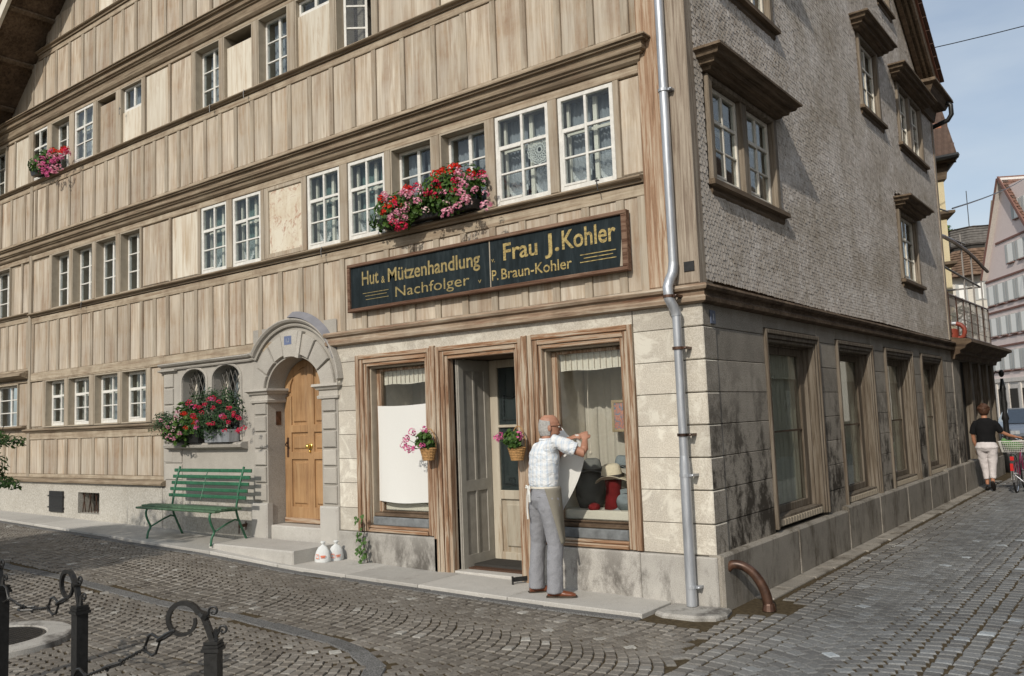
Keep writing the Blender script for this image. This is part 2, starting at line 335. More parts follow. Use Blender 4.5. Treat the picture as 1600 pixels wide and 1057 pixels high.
# ------------------------------------------------------------------ mesh helpers
class MB:
    def __init__(s): s.v = []; s.f = []; s.m = []
    def add(s, vs, fs, m=0):
        o = len(s.v); s.v += [tuple(p) for p in vs]
        for q in fs: s.f.append([o+i for i in q]); s.m.append(m)
        return s
    def box(s, x0, x1, y0, y1, z0, z1, m=0):
        v = [(x0, y0, z0), (x1, y0, z0), (x1, y1, z0), (x0, y1, z0), (x0, y0, z1), (x1, y0, z1), (x1, y1, z1), (x0, y1, z1)]
        return s.add(v, [(0, 3, 2, 1), (4, 5, 6, 7), (0, 1, 5, 4), (1, 2, 6, 5), (2, 3, 7, 6), (3, 0, 4, 7)], m)
    def cbox(s, x0, x1, y0, y1, z0, z1, c=.006, m=0):
        """box whose front (-y) edges are chamfered"""
        c = min(c, (x1-x0)*.4, (z1-z0)*.4, (y1-y0)*.8)
        v = [(x0, y1, z0), (x1, y1, z0), (x1, y1, z1), (x0, y1, z1),
             (x0, y0+c, z0), (x1, y0+c, z0), (x1, y0+c, z1), (x0, y0+c, z1),
             (x0+c, y0, z0+c), (x1-c, y0, z0+c), (x1-c, y0, z1-c), (x0+c, y0, z1-c)]
        f = [(3, 2, 1, 0), (0, 1, 5, 4), (1, 2, 6, 5), (2, 3, 7, 6), (3, 0, 4, 7), (4, 5, 9, 8), (5, 6, 10, 9), (6, 7, 11, 10), (7, 4, 8, 11), (8, 9, 10, 11)]
        return s.add(v, f, m)
    def tube(s, pts, r, n=8, m=0, caps=True, closed=False, sq=False):
        pts = [Vector(p) for p in pts]; k = len(pts)
        rs = r if hasattr(r, '__len__') else [r]*k
        vs = []; up = None
        for i in range(k):
            a = pts[(i-1) % k] if (closed or i > 0) else pts[0]
            b = pts[(i+1) % k] if (closed or i < k-1) else pts[-1]
            t = (b-a)
            t = t.normalized() if t.length > 1e-9 else Vector((0, 0, 1))
            if up is None:
                up = Vector((0, 0, 1)) if abs(t.z) < .9 else Vector((1, 0, 0))
            x = t.cross(up)
            if x.length < 1e-5: x = t.cross(Vector((0, 1, 0)))
            x.normalize(); y = x.cross(t).normalized(); up = y
            for j in range(n):
                th = 2*math.pi*(j+.5 if sq else j)/n
                vs.append(pts[i]+(x*math.cos(th)+y*math.sin(th))*rs[i])
        fs = []
        for i in range(k if closed else k-1):
            for j in range(n):
                a = i*n+j; b = i*n+(j+1) % n; c = ((i+1) % k)*n+(j+1) % n; d = ((i+1) % k)*n+j
                fs.append((a, b, c, d))
        if caps and not closed:
            fs.append(tuple(range(n-1, -1, -1))); fs.append(tuple((k-1)*n+j for j in range(n)))
        return s.add(vs, fs, m)
    def lathe(s, prof, cx=0, cy=0, n=16, m=0, sx=1, sy=1, caps=True):
        vs = []; fs = []
        for r_, z in prof:
            for j in range(n):
                th = 2*math.pi*j/n; vs.append((cx+r_*sx*math.cos(th), cy+r_*sy*math.sin(th), z))
        for i in range(len(prof)-1):
            for j in range(n):
                fs.append((i*n+j, i*n+(j+1) % n, (i+1)*n+(j+1) % n, (i+1)*n+j))
        if caps:
            fs.append(tuple(range(n-1, -1, -1))); fs.append(tuple((len(prof)-1)*n+j for j in range(n)))
        return s.add(vs, fs, m)
    def ell(s, c, r, n=12, k=8, m=0, rot=None):
        vs = []; fs = []
        for i in range(1, k):
            ph = math.pi*i/k
            for j in range(n):
                th = 2*math.pi*j/n
                p = Vector((r[0]*math.sin(ph)*math.cos(th), r[1]*math.sin(ph)*math.sin(th), r[2]*math.cos(ph)))
                if rot: p = rot @ p
                vs.append(Vector(c)+p)
        for z in (1, -1):
            p = Vector((0, 0, z*r[2])); p = rot @ p if rot else p; vs.append(Vector(c)+p)
        T = (k-1)*n
        for i in range(k-2):
            for j in range(n): fs.append((i*n+j, (i+1)*n+j, (i+1)*n+(j+1) % n, i*n+(j+1) % n))
        for j in range(n):
            fs.append((T, j, (j+1) % n)); fs.append((T+1, (k-2)*n+(j+1) % n, (k-2)*n+j))
        return s.add(vs, fs, m)
    def rings(s, rs, n=16, m=0):
        """rs: list of (center, axis_x, axis_y) -> closed elliptical loft"""
        vs = []; fs = []
        for c, ax, ay in rs:
            c = Vector(c); ax = Vector(ax); ay = Vector(ay)
            for j in range(n):
                th = 2*math.pi*j/n; vs.append(c+ax*math.cos(th)+ay*math.sin(th))
        for i in range(len(rs)-1):
            for j in range(n): fs.append((i*n+j, i*n+(j+1) % n, (i+1)*n+(j+1) % n, (i+1)*n+j))
        fs.append(tuple(range(n-1, -1, -1))); fs.append(tuple((len(rs)-1)*n+j for j in range(n)))
        return s.add(vs, fs, m)
    def sweep(s, path, prof, m=0, side=-1):
        """path: plan polyline (x,y); prof: list of (d,z), d = distance out of the wall; mitred corners, closed ends"""
        k = len(path); nrm = []
        for i in range(k):
            def nn(a, b):
                d = Vector((b[0]-a[0], b[1]-a[1])).normalized(); return Vector((d.y, -d.x))
            if i == 0: v = nn(path[0], path[1]); q = v
            elif i == k-1: v = nn(path[-2], path[-1]); q = v
            else:
                a = nn(path[i-1], path[i]); b = nn(path[i], path[i+1]); h = (a+b).normalized(); q = h/max(.2, h.dot(a))
            nrm.append(q)
        n = len(prof); vs = []
        for i in range(k):
            for d, z in prof: vs.append((path[i][0]+nrm[i].x*d, path[i][1]+nrm[i].y*d, z))
        fs = []
        for i in range(k-1):
            for j in range(n):
                a = i*n+j; b = i*n+(j+1) % n; fs.append((a, b, b+n, a+n))
        fs.append(tuple(range(n))); fs.append(tuple((k-1)*n+j for j in range(n-1, -1, -1)))
        return s.add(vs, fs, m)
    def grid(s, fn, nu, nv, m=0):
        vs = [fn(i/nu, j/nv) for j in range(nv+1) for i in range(nu+1)]
        fs = [(j*(nu+1)+i, j*(nu+1)+i+1, (j+1)*(nu+1)+i+1, (j+1)*(nu+1)+i) for j in range(nv) for i in range(nu)]
        return s.add(vs, fs, m)
    def mesh(s, name, mats, smooth=False):
        me = bpy.data.meshes.new(name); me.from_pydata(s.v, [], s.f)
        for mt in (mats if isinstance(mats, (list, tuple)) else [mats]): me.materials.append(mt)
        if any(s.m): me.polygons.foreach_set('material_index', s.m)
        if smooth: me.polygons.foreach_set('use_smooth', [True]*len(me.polygons))
        me.update(); return me

def link(name, me, parent=None, loc=None, rot=None, **p):
    o = bpy.data.objects.new(name, me); col.objects.link(o)
    if parent: o.parent = parent
    if loc is not None: o.location = loc
    if rot is not None: o.rotation_euler = rot if hasattr(rot, '__len__') else (0, 0, rot)
    for k, v in p.items(): o[k] = v
    return o
def mk(name, mb, mats, parent=None, loc=None, rot=None, smooth=False, **p):
    return link(name, mb.mesh(name, mats, smooth), parent, loc, rot, **p)
def thing(name, label, cat, loc=(0, 0, 0), rot=0, group=None):
    o = link(name, None, None, loc, rot, label=label, category=cat)
    o.empty_display_size = .2
    if group: o['group'] = group
    return o
def copy_tree(o, parent=None):
    c = o.copy(); col.objects.link(c)
    if parent: c.parent = parent
    for ch in list(o.children): copy_tree(ch, c)
    return c
def autosmooth(o, ang=35):
    me = o.data
    me.polygons.foreach_set('use_smooth', [True]*len(me.polygons))
    try: me.set_sharp_from_angle(angle=R(ang))
    except Exception: pass
def fast_mesh(name, V, F4, mats, tone=None, smooth=False, npv=4):
    """numpy vertices (n,3) and faces (m,npv)"""
    me = bpy.data.meshes.new(name); me.vertices.add(len(V)); me.vertices.foreach_set('co', V.astype(np.float32).ravel())
    m = len(F4); me.loops.add(m*npv); me.loops.foreach_set('vertex_index', F4.astype(np.int32).ravel())
    me.polygons.add(m); me.polygons.foreach_set('loop_start', np.arange(0, m*npv, npv, dtype=np.int32))
    try: me.polygons.foreach_set('loop_total', np.full(m, npv, dtype=np.int32))
    except Exception: pass
    for mt in mats: me.materials.append(mt)
    if tone is not None:
        a = me.attributes.new('tone', 'FLOAT', 'POINT'); a.data.foreach_set('value', tone.astype(np.float32))
    me.update(calc_edges=True)
    me.polygons.foreach_set('use_smooth', [bool(smooth)]*m)
    return me

_gx = [-400, -30, -14, -8.6, -6.4, -4.8, -3.2, -1.4, 0, 400]
_gz = [.9, .5, .33, .26, .19, .09, .05, .02, 0, 0]
def G(x): return float(np.interp(x, _gx, _gz))
# ================================================================== GROUND
SIDE = R(90)
def build_ground():
    xs = sorted(set([-400, -150, -60, -30, -22, -18, -14, -11.3, -8.6, -7.5, -6.4, -5.6, -4.8, -4, -3.2, -2.3, -1.4, -.7, 0, 2, 6, 20, 80, 400]))
    ys = [-300, -60, -20, -10, -5, -2, 0, 5, 12, 20, 40, 80, 160, 600]
    v = [(x, y, G(x)-.0075) for y in ys for x in xs]; n = len(xs)
    f = [(j*n+i, j*n+i+1, (j+1)*n+i+1, (j+1)*n+i) for j in range(len(ys)-1) for i in range(n-1)]
    mb = MB(); mb.add(v, f)
    return mk('street_ground', mb, M['sand'], kind='structure')
ground = build_ground()

BAND = [(-30, -2.9), (-14, -2.75), (-7.2, -2.56), (-5.89, -2.49), (-5.0, -2.45), (-4.31, -2.44), (-3.41, -2.37), (-2.96, -2.40), (-2.49, -2.42), (-2.1, -2.45), (-1.74, -2.53), (-1.31, -2.75), (-1.05, -3.1), (-.85, -3.6), (-.8, -4.2), (-.8, -6)]
SWF = [(-30, -.5), (-12.6, -.64), (-7.98, -.86), (-5.2, -.74), (-3.39, -.66), (-1.38, -.63), (-.42, -.58)]   # front edge of the slabs
def swy(x): return float(np.interp(x, [p[0] for p in SWF], [p[1] for p in SWF]))
DRAIN = (-4.43, -4.0)
def band_dist(x, y):
    best = 9
    for a, b in zip(BAND[:-1], BAND[1:]):
        dx, dy = b[0]-a[0], b[1]-a[1]; t = ((x-a[0])*dx+(y-a[1])*dy)/(dx*dx+dy*dy)
        t = max(0, min(1, t)); best = min(best, math.hypot(x-a[0]-t*dx, y-a[1]-t*dy))
    return best
def cobbles():
    near = []; V = []; T = []
    bandx = np.array([p[0] for p in BAND]); 
    def emit(cx, cy, ux, uy, lw, ll, tone):
        """one stone: centre, unit direction along its row, half width along, half length across"""
        z = G(cx)
        vx, vy = -uy, ux
        jit = rng.normal(0, .055, 8)
        cor = []
        for k, (a, b) in enumerate(((-1, -1), (1, -1), (1, 1), (-1, 1))):
            aa = a*lw*(1+jit[k]); bb = b*ll*(1+jit[k+4])
            cor.append((cx+ux*aa+vx*bb, cy+uy*aa+vy*bb))
        tx, ty = rng.normal(0, .013, 2); dz = rng.normal(0, .0015)
        top = []; mid = []; low = []
        for (px, py) in cor:
            h = z+dz+(px-cx)*tx+(py-cy)*ty
            qx, qy = cx+(px-cx)*.88, cy+(py-cy)*.87
            top.append((qx, qy, h+.004)); mid.append((px, py, h-.003)); low.append((cx+(px-cx)*1.03, cy+(py-cy)*1.03, z-.035))
        V.append(top+mid+low); T.append(tone)
    def strips(axis, t0, t1, s0, s1, W, S, L, ok):
        """segmental arcs: rows advance along s in strips of width W laid across t"""
        k = 0; t = t0
        while t < t1:
            tcn = t+W/2; Rr = W*.72; s = s0+(.35*S if k % 2 else 0)
            aw = 2*math.asin(W/2/Rr); n = int(round(aw*Rr/L)); 
            while s < s1:
                off = rng.normal(0, .004)
                for i in range(n):
                    a = -aw/2+aw*(i+.5)/n+rng.normal(0, .004)
                    tt = tcn+Rr*math.sin(a); ss = s+Rr*math.cos(a)-Rr*.75+off
                    # direction along row in (t,s)
                    dt, ds = math.cos(a), -math.sin(a)
                    if axis == 'x': x, y, ux, uy = ss, tt, ds, dt
                    else: x, y, ux, uy = tt, ss, dt, ds
                    if not ok(x, y): continue
                    sc_ = 1.0
                    tn = rng.random()**1.1*.93
                    if rng.random() < .022: tn = .93+.07*rng.random()
                    emit(x, y, ux, uy, aw*Rr/n*.440*rng.uniform(.9, 1.0), S*.436*math.cos(a)**.6*rng.uniform(.93, 1.02), tn)
                s += S
            t += W; k += 1
    def side(x, y):      # >0 : lane to the right of the house
        return x-(.15+max(0, -y-.6)*.22)
    def inview(x, y):
        p = (x-CAM.x, y-CAM.y); d = p[0]*CF.x+p[1]*CF.y
        if d < .3: return False
        sx = (p[0]*CR.x+p[1]*CR.y)/d
        return abs(sx) < 1.15
    def ok_front(x, y):
        if side(x, y) > 0 or y > swy(x)-.13 or not inview(x, y) : return False
        if x > -.42 and y > -.55: return False
        if math.hypot(x-DRAIN[0], (y-DRAIN[1])) < .62: return False
        return band_dist(x, y) > .10
    def ok_lane(x, y):
        if side(x, y) <= 0.04 or not inview(x, y): return False
        if y > -.05 and x < .36: return False
        if math.hypot(x-.28, (y-.3)*.8) < .27: return False
        return True
    strips('x', -8.3, 0, -17, 2.2, 1.36, .094, .100, ok_front)
    strips('y', -.25, 9, -6.5, 24, 1.50, .110, .128, ok_lane)
    V = np.array(V); T = np.array(T)
    c = V[:, :4].mean(axis=1); q = c-np.array(CAM)
    d = q @ np.array(CF); px = 800+1338.6*(q @ np.array(CR))/d; py = 528.5-1338.6*(q @ np.array(CU))/d
    vis = (px > -5) & (px < 1605) & (py < 1062) & (py > 0)
    order = np.argsort(np.where(vis, d, 1e9))
    big = order[:300]
    F = [(0, 1, 2, 3)]
    for i in range(4):
        j = (i+1) % 4; F.append((4+i, 4+j, j, i)); F.append((8+i, 8+j, 4+j, 4+i))
    F = np.array(F)
    for i in big:
        ctr = V[i, :4].mean(axis=0); loc = np.array([ctr[0], ctr[1], ctr[2]])
        me = fast_mesh('cobble', V[i]-loc, F, [M['cobble']], np.full(12, T[i]))
        link('cobble', me, ground, tuple(loc))
    rest = np.setdiff1d(np.arange(len(V)), big)
    VV = V[rest].reshape(-1, 3); FF = (F[None, :, :]+(np.arange(len(rest))*12)[:, None, None]).reshape(-1, 4)
    me = fast_mesh('cobble_field', VV, FF, [M['cobble']], np.repeat(T[rest], 12))
    link('cobble_field', me, ground, kind='stuff')
    print('cobbles', len(V))
cobbles()

def ground_strip(path, wid, mat, name, ln=.55, h=.008, parent=None):
    """flat stones laid end to end along a path"""
    k = 0
    for a, b in zip(path[:-1], path[1:]):
        L = math.hypot(b[0]-a[0], b[1]-a[1]); n = max(1, int(round(L/ln)))
        ux, uy = (b[0]-a[0])/L, (b[1]-a[1])/L
        if min(a[0], b[0]) < -16 or min(a[1], b[1]) < -5.6: continue
        for i in range(n):
            t = (i+.5)/n; cx, cy = a[0]+(b[0]-a[0])*t, a[1]+(b[1]-a[1])*t
            mb = MB(); hl = L/n/2-.004; hw = wid/2*rng.uniform(.93, 1.05)
            q = [(-hl, -hw), (hl, -hw), (hl, hw), (-hl, hw)]; q = [(x+rng.normal(0, .004), y+rng.normal(0, .005)) for x, y in q]
            top = [(x*ux*.97-y*uy*.9, x*uy*.97+y*ux*.9) for x, y in q]; bot = [(x*ux-y*uy, x*uy+y*ux) for x, y in q]
            z = G(cx); dz = rng.uniform(-.002, .003)
            vs = [(x, y, G(cx+x)-z+h+dz) for x, y in top]+[(x, y, G(cx+x)-z+h-.008) for x, y in bot]+[(x, y, -.04) for x, y in bot]
            fs = [(0, 1, 2, 3)]+[(4+i2, 4+(i2+1) % 4, (i2+1) % 4, i2) for i2 in range(4)]+[(8+i2, 8+(i2+1) % 4, 4+(i2+1) % 4, 4+i2) for i2 in range(4)]
            mb.add(vs, fs); mk(name, mb, mat, parent, (cx, cy, z)); k += 1
ground_strip(BAND[1:], .14, M['band'], 'dark_kerb_stone', .42, .003, ground)
ground_strip([(p[0], p[1]-.065) for p in SWF[::-1]][:-1]+[(-15.9, -.66)], .11, M['band'], 'dark_kerb_stone', .7, .006, ground)

# pavement slabs in front of the house
sw = link('pavement', None, None, (0, 0, 0)); sw['kind'] = 'structure'
def slab(x0, x1, y0a, y0b, y1, z=.035, name='paving_slab', mat='slab'):
    mb = MB(); g = .004; c = .006
    P_ = [(x0+g, y0a), (x1-g, y0b), (x1-g, y1), (x0+g, y1)]
    cxm = (x0+x1)/2; cym = (y0a+y1)/2
    top = [(x+(c if x < cxm else -c), y+(c if y < cym else -c), G(x)+z) for x, y in P_]
    md = [(x, y, G(x)+z-c) for x, y in P_]; lo = [(x, y, G(x)-.06) for x, y in P_]
    fs = [(0, 1, 2, 3)]
    for i in range(4):
        j = (i+1) % 4; fs += [(4+i, 4+j, j, i), (8+i, 8+j, 4+j, 4+i)]
    mb.add(top+md+lo, fs); return mk(name, mb, M[mat], sw)
cuts = [-16, -14.3, -12.7, -11.2, -9.9, -8.6, -7.45, -6.3, -5.05, -3.95, -2.92, -1.80, -.42]
for a, b in zip(cuts[:-1], cuts[1:]): slab(a, b, swy(a), swy(b), .02)
# rough kerb stone under the corner downpipe and the kerb row along the side wall
mb = MB(); pts = [(-.40, -.40), (-.30, -.46), (-.02, -.44), (.13, -.36), (.17, -.22), (.13, -.03), (-.40, -.03)]
top = [(x*.94-.01, y*.94-.01, .035) for x, y in pts]; md = [(x, y, .015) for x, y in pts]; lo = [(x, y, -.05) for x, y in pts]; n = len(pts)
mb.add(top+md+lo, [tuple(range(n))]+[(n+i, n+(i+1) % n, (i+1) % n, i) for i in range(n)]+[(2*n+i, 2*n+(i+1) % n, n+(i+1) % n, n+i) for i in range(n)])
mk('corner_kerb_stone', mb, M['plinth'], sw)
y = .62
while y < 13.5:
    L_ = random.uniform(.38, .75); mb = MB(); wd = random.uniform(.17, .21)
    c = .006
    mb.add([(.075+c, y+c, .012), (.075+wd-c, y+c, .010), (.075+wd-c, y+L_-c, .010), (.075+c, y+L_-c, .012),
            (.075, y, .004), (.075+wd, y, .002), (.075+wd, y+L_, .002), (.075, y+L_, .004),
            (.075, y, -.05), (.075+wd, y, -.05), (.075+wd, y+L_, -.05), (.075, y+L_, -.05)],
           [(0, 1, 2, 3)]+[(4+i, 4+(i+1) % 4, (i+1) % 4, i) for i in range(4)]+[(8+i, 8+(i+1) % 4, 4+(i+1) % 4, 4+i) for i in range(4)])
    mk('edge_stone', mb, M['plinth_dark'], ground); y += L_+.008

# ================================================================== THE CORNER HOUSE
house = thing('corner_house', 'old corner house with panelled timber front, shingled side wall and hat shop', 'house')
def P(name, mb, mat, side=False, **k): return mk(name, mb, mat, house, rot=SIDE if side else None, **k)

# ---- structural backing of the front wall (local x, depth, z)
XL = -16.2
ROW1 = dict(z0=3.92, z1=4.90); ROW2 = dict(z0=6.35, z1=7.31); ROWG = dict(z0=1.85, z1=2.68)
open1 = [(-14.75, -13.95), (-12.29, -11.62), (-11.53, -10.83), (-10.73, -10.06), (-9.95, -9.33), (-7.69, -7.06), (-6.93, -6.29), (-5.33, -4.70), (-4.56, -3.91), (-3.81, -3.15), (-3.03, -2.36), (-2.25, -1.55), (-1.44, -.79)]
open2 = [(-14.9, -14.21), (-13.17, -12.50), (-12.35, -11.67), (-11.50, -10.83), (-10.72, -10.08), (-9.95, -9.29), (-7.83, -7.20), (-7.11, -6.43), (-6.31, -5.66), (-5.51, -4.81), (-4.72, -4.05)]
openG = [(-14.6, -13.55), (-12.47, -11.75), (-11.64, -10.89), (-10.74, -9.98), (-9.88, -9.14)]
wall = MB()
def row(z0, z1, ops, xa, xb, y0=.035, y1=.28):
    x = xa
    for a, b in ops:
        if a > x: wall.box(x, a, y0, y1, z0, z1)
        x = b
    if xb > x: wall.box(x, xb, y0, y1, z0, z1)
wall.box(XL, -8.66, .035, .28, .95, 1.85)
row(1.85, 2.68, openG, XL, -8.66)
wall.box(XL, -8.66, .035, .28, 2.68, 2.83)
wall.box(XL, -.001, .035, .28, 2.83, 3.92)
row(3.92, 4.90, open1, XL, -.001)
wall.box(XL, -.001, .035, .28, 4.90, 6.35)
row(6.35, 7.31, open2, XL, -.001)
wall.box(XL, -.001, .035, .28, 7.31, 8.78)
# gable top of the front wall (left rake)
def rake_z(x): return 7.643+(x+14.294)*.787
wall.add([(-12.85, .035, 8.78), (-.001, .035, 8.78), (-.001, .035, 14), (-6.2, .035, 14), (-12.85, .28, 8.78), (-.001, .28, 8.78), (-.001, .28, 14), (-6.2, .28, 14)],
         [(0, 1, 2, 3), (7, 6, 5, 4), (1, 5, 6, 2), (3, 2, 6, 7), (0, 3, 7, 4), (4, 5, 1, 0)])
P('timber_wall', wall, M['stile'])
# floors and back walls inside
mb = MB()
for z in (.02, 2.72, 5.1, 7.5, 9.6): mb.box(-15.9, -.32, .285, 10.6, z, z+.12)
P('floor_deck', mb, M['inner'])
mb = MB()
mb.box(-15.9, -1.9, 1.9, 2.0, 2.84, 5.1); mb.box(-15.9, -1.9, 1.9, 2.0, 5.22, 7.5); mb.box(-15.9, -1.9, 1.9, 2.0, 7.62, 9.6); mb.box(-15.9, -1.9, 1.9, 2.0, .14, 2.72)
mb.box(-2.0, -1.9, 2.0, 10.6, .14, 2.72); mb.box(-2.0, -1.9, 2.0, 10.6, 2.84, 5.1); mb.box(-2.0, -1.9, 2.0, 10.6, 5.22, 7.5); mb.box(-2.0, -1.9, 2.0, 10.6, 7.62, 9.6)
for x in (-13.05, -8.6, -4.62): mb.box(x, x+.1, .29, 1.9, .14, 9.5)
P('partition_wall', mb, M['inner_wall'])

# ---- stiles, rails and panels of one band of panelling
def panel_piece(x0, x1, z0, z1, mat='panel', y=.017, name='panel', side=False):
    c = .02
    x0 -= .004; x1 += .004; z0 -= .004; z1 += .004
    w_, h_ = (x1-x0)/2, (z1-z0)/2
    mb = MB(); mb.cbox(-w_, w_, 0, .03, -h_, h_, .012)
    loc = ((x0+x1)/2, y, (z0+z1)/2)
    if side: loc = (-loc[1], loc[0], loc[2])
    return mk(name, mb, M[mat], house, loc, SIDE if side else None)
def stile(x, z0, z1, w_=.085, y=0., mat='stile', name='stile', proud=0):
    mb = MB(); mb.cbox(-w_/2, w_/2, 0, .04, -(z1-z0)/2, (z1-z0)/2, .006)
    return mk(name, mb, M[mat], house, (x, y-proud+rng.normal(0, .0012), (z0+z1)/2))
def rail(x0, x1, z0, z1, y=0., mat='rail', name='rail'):
    mb = MB()
    if x1-x0 > 5:
        xm = (x0+x1)/2+.3; mb.cbox(x0, xm-.002, y, .04, z0, z1, .006); mb.cbox(xm+.002, x1, y, .04, z0, z1, .006)
    else: mb.cbox(x0, x1, y, .04, z0, z1, .006)
    return P(name, mb, M[mat])
def band(xs, z0, z1, w_=.085, first=True):
    for i, x in enumerate(xs):
        stile(x, z0, z1, w_*rng.uniform(.88, 1.12))
    for a, b in zip(xs[:-1], xs[1:]):
        if b-a > .12: panel_piece(a+w_/2, b-w_/2, z0, z1)
A1 = [-12.98, -12.41, -12.03, -11.63, -11.25, -10.86, -10.47, -10.07, -9.68, -9.30, -8.93, -8.57, -8.19, -7.83, -7.45, -7.07, -6.70, -6.32, -5.89, -5.48, -5.08, -4.69, -4.31, -3.92, -3.52, -3.13, -2.73, -2.325, -1.93, -1.54, -1.16, -.77, -.54]
def bandA():
    for x in A1:
        if x < -8.7: stile(x, 2.83, 3.72, .085)
        else: stile(x, 2.822, 3.72, .085)
    for a, b in zip(A1[:-1], A1[1:]):
        if b-a < .25: panel_piece(a+.04, b-.04, 2.83, 3.74); continue
        panel_piece(a+.043, b-.043, 2.83, 3.72)
bandA()
rail(-13.03, -.50, 3.721, 3.832); rail(-13.03, -8.66, 2.70, 2.829, -.002)
rail(-8.655, -5.35, 2.70, 2.82, -.002)
band([-16, -15.6, -15.2, -14.8, -14.4, -14.05, -13.66, -13.2], 2.93, 3.78)
rail(-16.1, -13.14, 3.782, 3.88); rail(-16.1, -13.14, 2.83, 2.928)
B1 = [-16.1, -15.7, -15.25, -14.8, -14.4, -13.95, -13.39, -12.93, -12.5, -12.12, -11.67, -11.23, -10.81, -10.42, -10.07, -9.67, -9.28, -8.94, -8.6, -8.27, -7.95, -7.58, -7.21, -6.84, -6.46, -6.07, -5.66, -5.25, -4.83, -4.43, -4.06, -3.58, -3.09, -2.64, -2.22, -1.82, -1.39, -1.0, -.62]
band(B1, 5.315, 6.19, .075)
rail(-16.1, -.50, 5.215, 5.313); rail(-16.1, -.50, 6.192, 6.285)
C1 = [-14.2, -13.6, -13.12, -12.67, -12.21, -11.71, -11.24, -10.83, -10.28, -9.9, -9.49, -9.07, -8.63, -8.2, -7.83, -7.41, -7.06, -6.6, -6.2, -5.8, -5.4, -5]
C1 = [x for x in C1 if x > -13.4]
band(C1, 7.75, 8.63, .075)
rail(-14.0, -4.9, 7.66, 7.748); rail(-12.9, -4.9, 8.632, 8.72)
C2 = [-12.55, -12.1, -11.61, -11.26, -10.75, -10.18, -9.6, -9.0]
for a, b in zip(C2[:-1], C2[1:]):
    stile(a, 8.82, 9.9 if a > -11.9 else 9.2, .09); panel_piece(a+.045, b-.045, 8.82, 9.3 if a < -11.9 else 10.0, 'cream' if a > -11 else 'panel')
GB = [-16, -15.55, -15.1, -14.6, -14.1, -13.62, -13.14, -12.55, -12.05, -11.69, -11.22, -10.78, -10.35, -9.9, -9.45, -9.02, -8.70]
band(GB, 1.045, 1.64, .075)
rail(-16.1, -8.66, .985, 1.043); rail(-16.1, -8.66, 1.642, 1.765)
# vertical boards between the two halves of the front, and the corner boards
stile(-13.085, .985, 7.3, .10, 0, 'stile', 'corner_board', .012)
mb = MB(); mb.cbox(-.495, -.215, -.022, .04, 2.83, 13, .01); P('red_corner_board', mb, M['corner_red'])
mb = MB(); mb.cbox(-.213, .014, -.035, .04, 2.83, 13, .01); mb.box(.0, .014, .041, .12, 2.83, 13); P('grey_corner_board', mb, M['corner_grey'])

# ---- window rows: posts, header, panels
def posts(ops, z0, z1, xa, xb):
    edges = []
    for (a, b), (c, d) in zip(ops[:-1], ops[1:]):
        if c-b < .35: edges.append((b, c))
    for a, b in edges: stile((a+b)/2, z0, z1, (b-a)-.004, 0, 'stile', 'window_post', .008)
posts(open1, 3.93, 4.895, 0, 0); posts(open2, 6.355, 7.305, 0, 0); posts(openG, 1.85, 2.675, 0, 0)
for x, w_ in ((-9.31, .02), (-12.33, .07), (-7.73, .07), (-6.25, .07), (-5.37, .06), (-.755, .06)): stile(x, 3.93, 4.895, w_, 0, 'stile', 'window_post', .004)
for x, w_ in ((-13.215, .08), (-9.245, .08), (-7.875, .08), (-4.01, .08)): stile(x, 6.355, 7.305, w_, 0, 'stile', 'window_post', .004)
for x, w_ in ((-12.52, .09), (-9.08, .10)): stile(x, 1.85, 2.675, w_, 0, 'stile', 'window_post', .004)
rail(-16.1, -.50, 4.897, 4.985, 0, 'rail', 'header'); rail(-16.1, -.5, 7.307, 7.36, 0, 'rail', 'header')
rail(-16.1, -8.66, 2.677, 2.699, -.004, 'rail', 'header')
for a, b, z0, z1, mt in ((-.72, -.51, 3.95, 4.88, 'panel'), (-8.45, -7.77, 3.95, 4.88, 'cream'), (-9.28, -8.55, 3.95, 4.88, 'panel'), (-13.01, -12.37, 3.93, 4.85, 'panel'),
                     (-13.80, -13.50, 3.95, 4.85, 'panel'), (-13.42, -13.15, 3.95, 4.85, 'panel'), (-9.18, -8.55, 6.37, 7.29, 'cream'), (-8.47, -7.92, 6.37, 7.29, 'panel'),
                     (-14.14, -13.87, 6.37, 7.28, 'panel'), (-13.80, -13.27, 6.37, 7.28, 'cream'), (-3.96, -3.03, 6.37, 7.29, 'panel'), (-2.96, -2.1, 6.37, 7.29, 'cream'), (-2.0, -1.1, 6.37, 7.29, 'panel'),
                     (-9.02, -8.70, 1.87, 2.66, 'panel'), (-13.02, -12.57, 1.87, 2.66, 'panel'), (-13.5, -13.14, 1.9, 2.66, 'panel')):
    panel_piece(a, b, z0, z1, mt, .018, 'wall_panel')
for x, z0, z1 in ((-8.50, 3.93, 4.895), (-13.46, 3.93, 4.895), (-8.51, 6.355, 7.305), (-13.835, 6.355, 7.305), (-2.995, 6.355, 7.305)): stile(x, z0, z1, .05)
# the painted panel with its faded ornament
s = N('faded_painted_panel', .9, .1)
a = s.noise(1, s.coord((18, 18, 1)), 6, .7); b = s.noise(7, s.coord(), 6, .75, 1.5); c_ = s.noise(2.4, s.coord(), 5, .7)
k = s.ramp(a, [(.3, (.42, .31, .2)), (.6, (.60, .53, .41))]); k = s.mix(s.ramp(c_, [(.4, .2), (.62, .9)]), k, (.66, .62, .52))
k = s.mix(s.ramp(b, [(.52, 0), (.62, .75)]), k, (.36, .19, .13)); s.col(k)
M['faded'] = s.m
panel_piece(-6.12, -5.44, 3.99, 4.84, 'faded', .018, 'painted_panel')
mb = MB()
for x0, x1, z0, z1 in ((-6.21, -6.12, 3.93, 4.895), (-5.44, -5.405, 3.93, 4.895), (-6.12, -5.44, 3.93, 3.99), (-6.12, -5.44, 4.84, 4.895)): mb.cbox(x0, x1, 0, .04, z0, z1, .008)
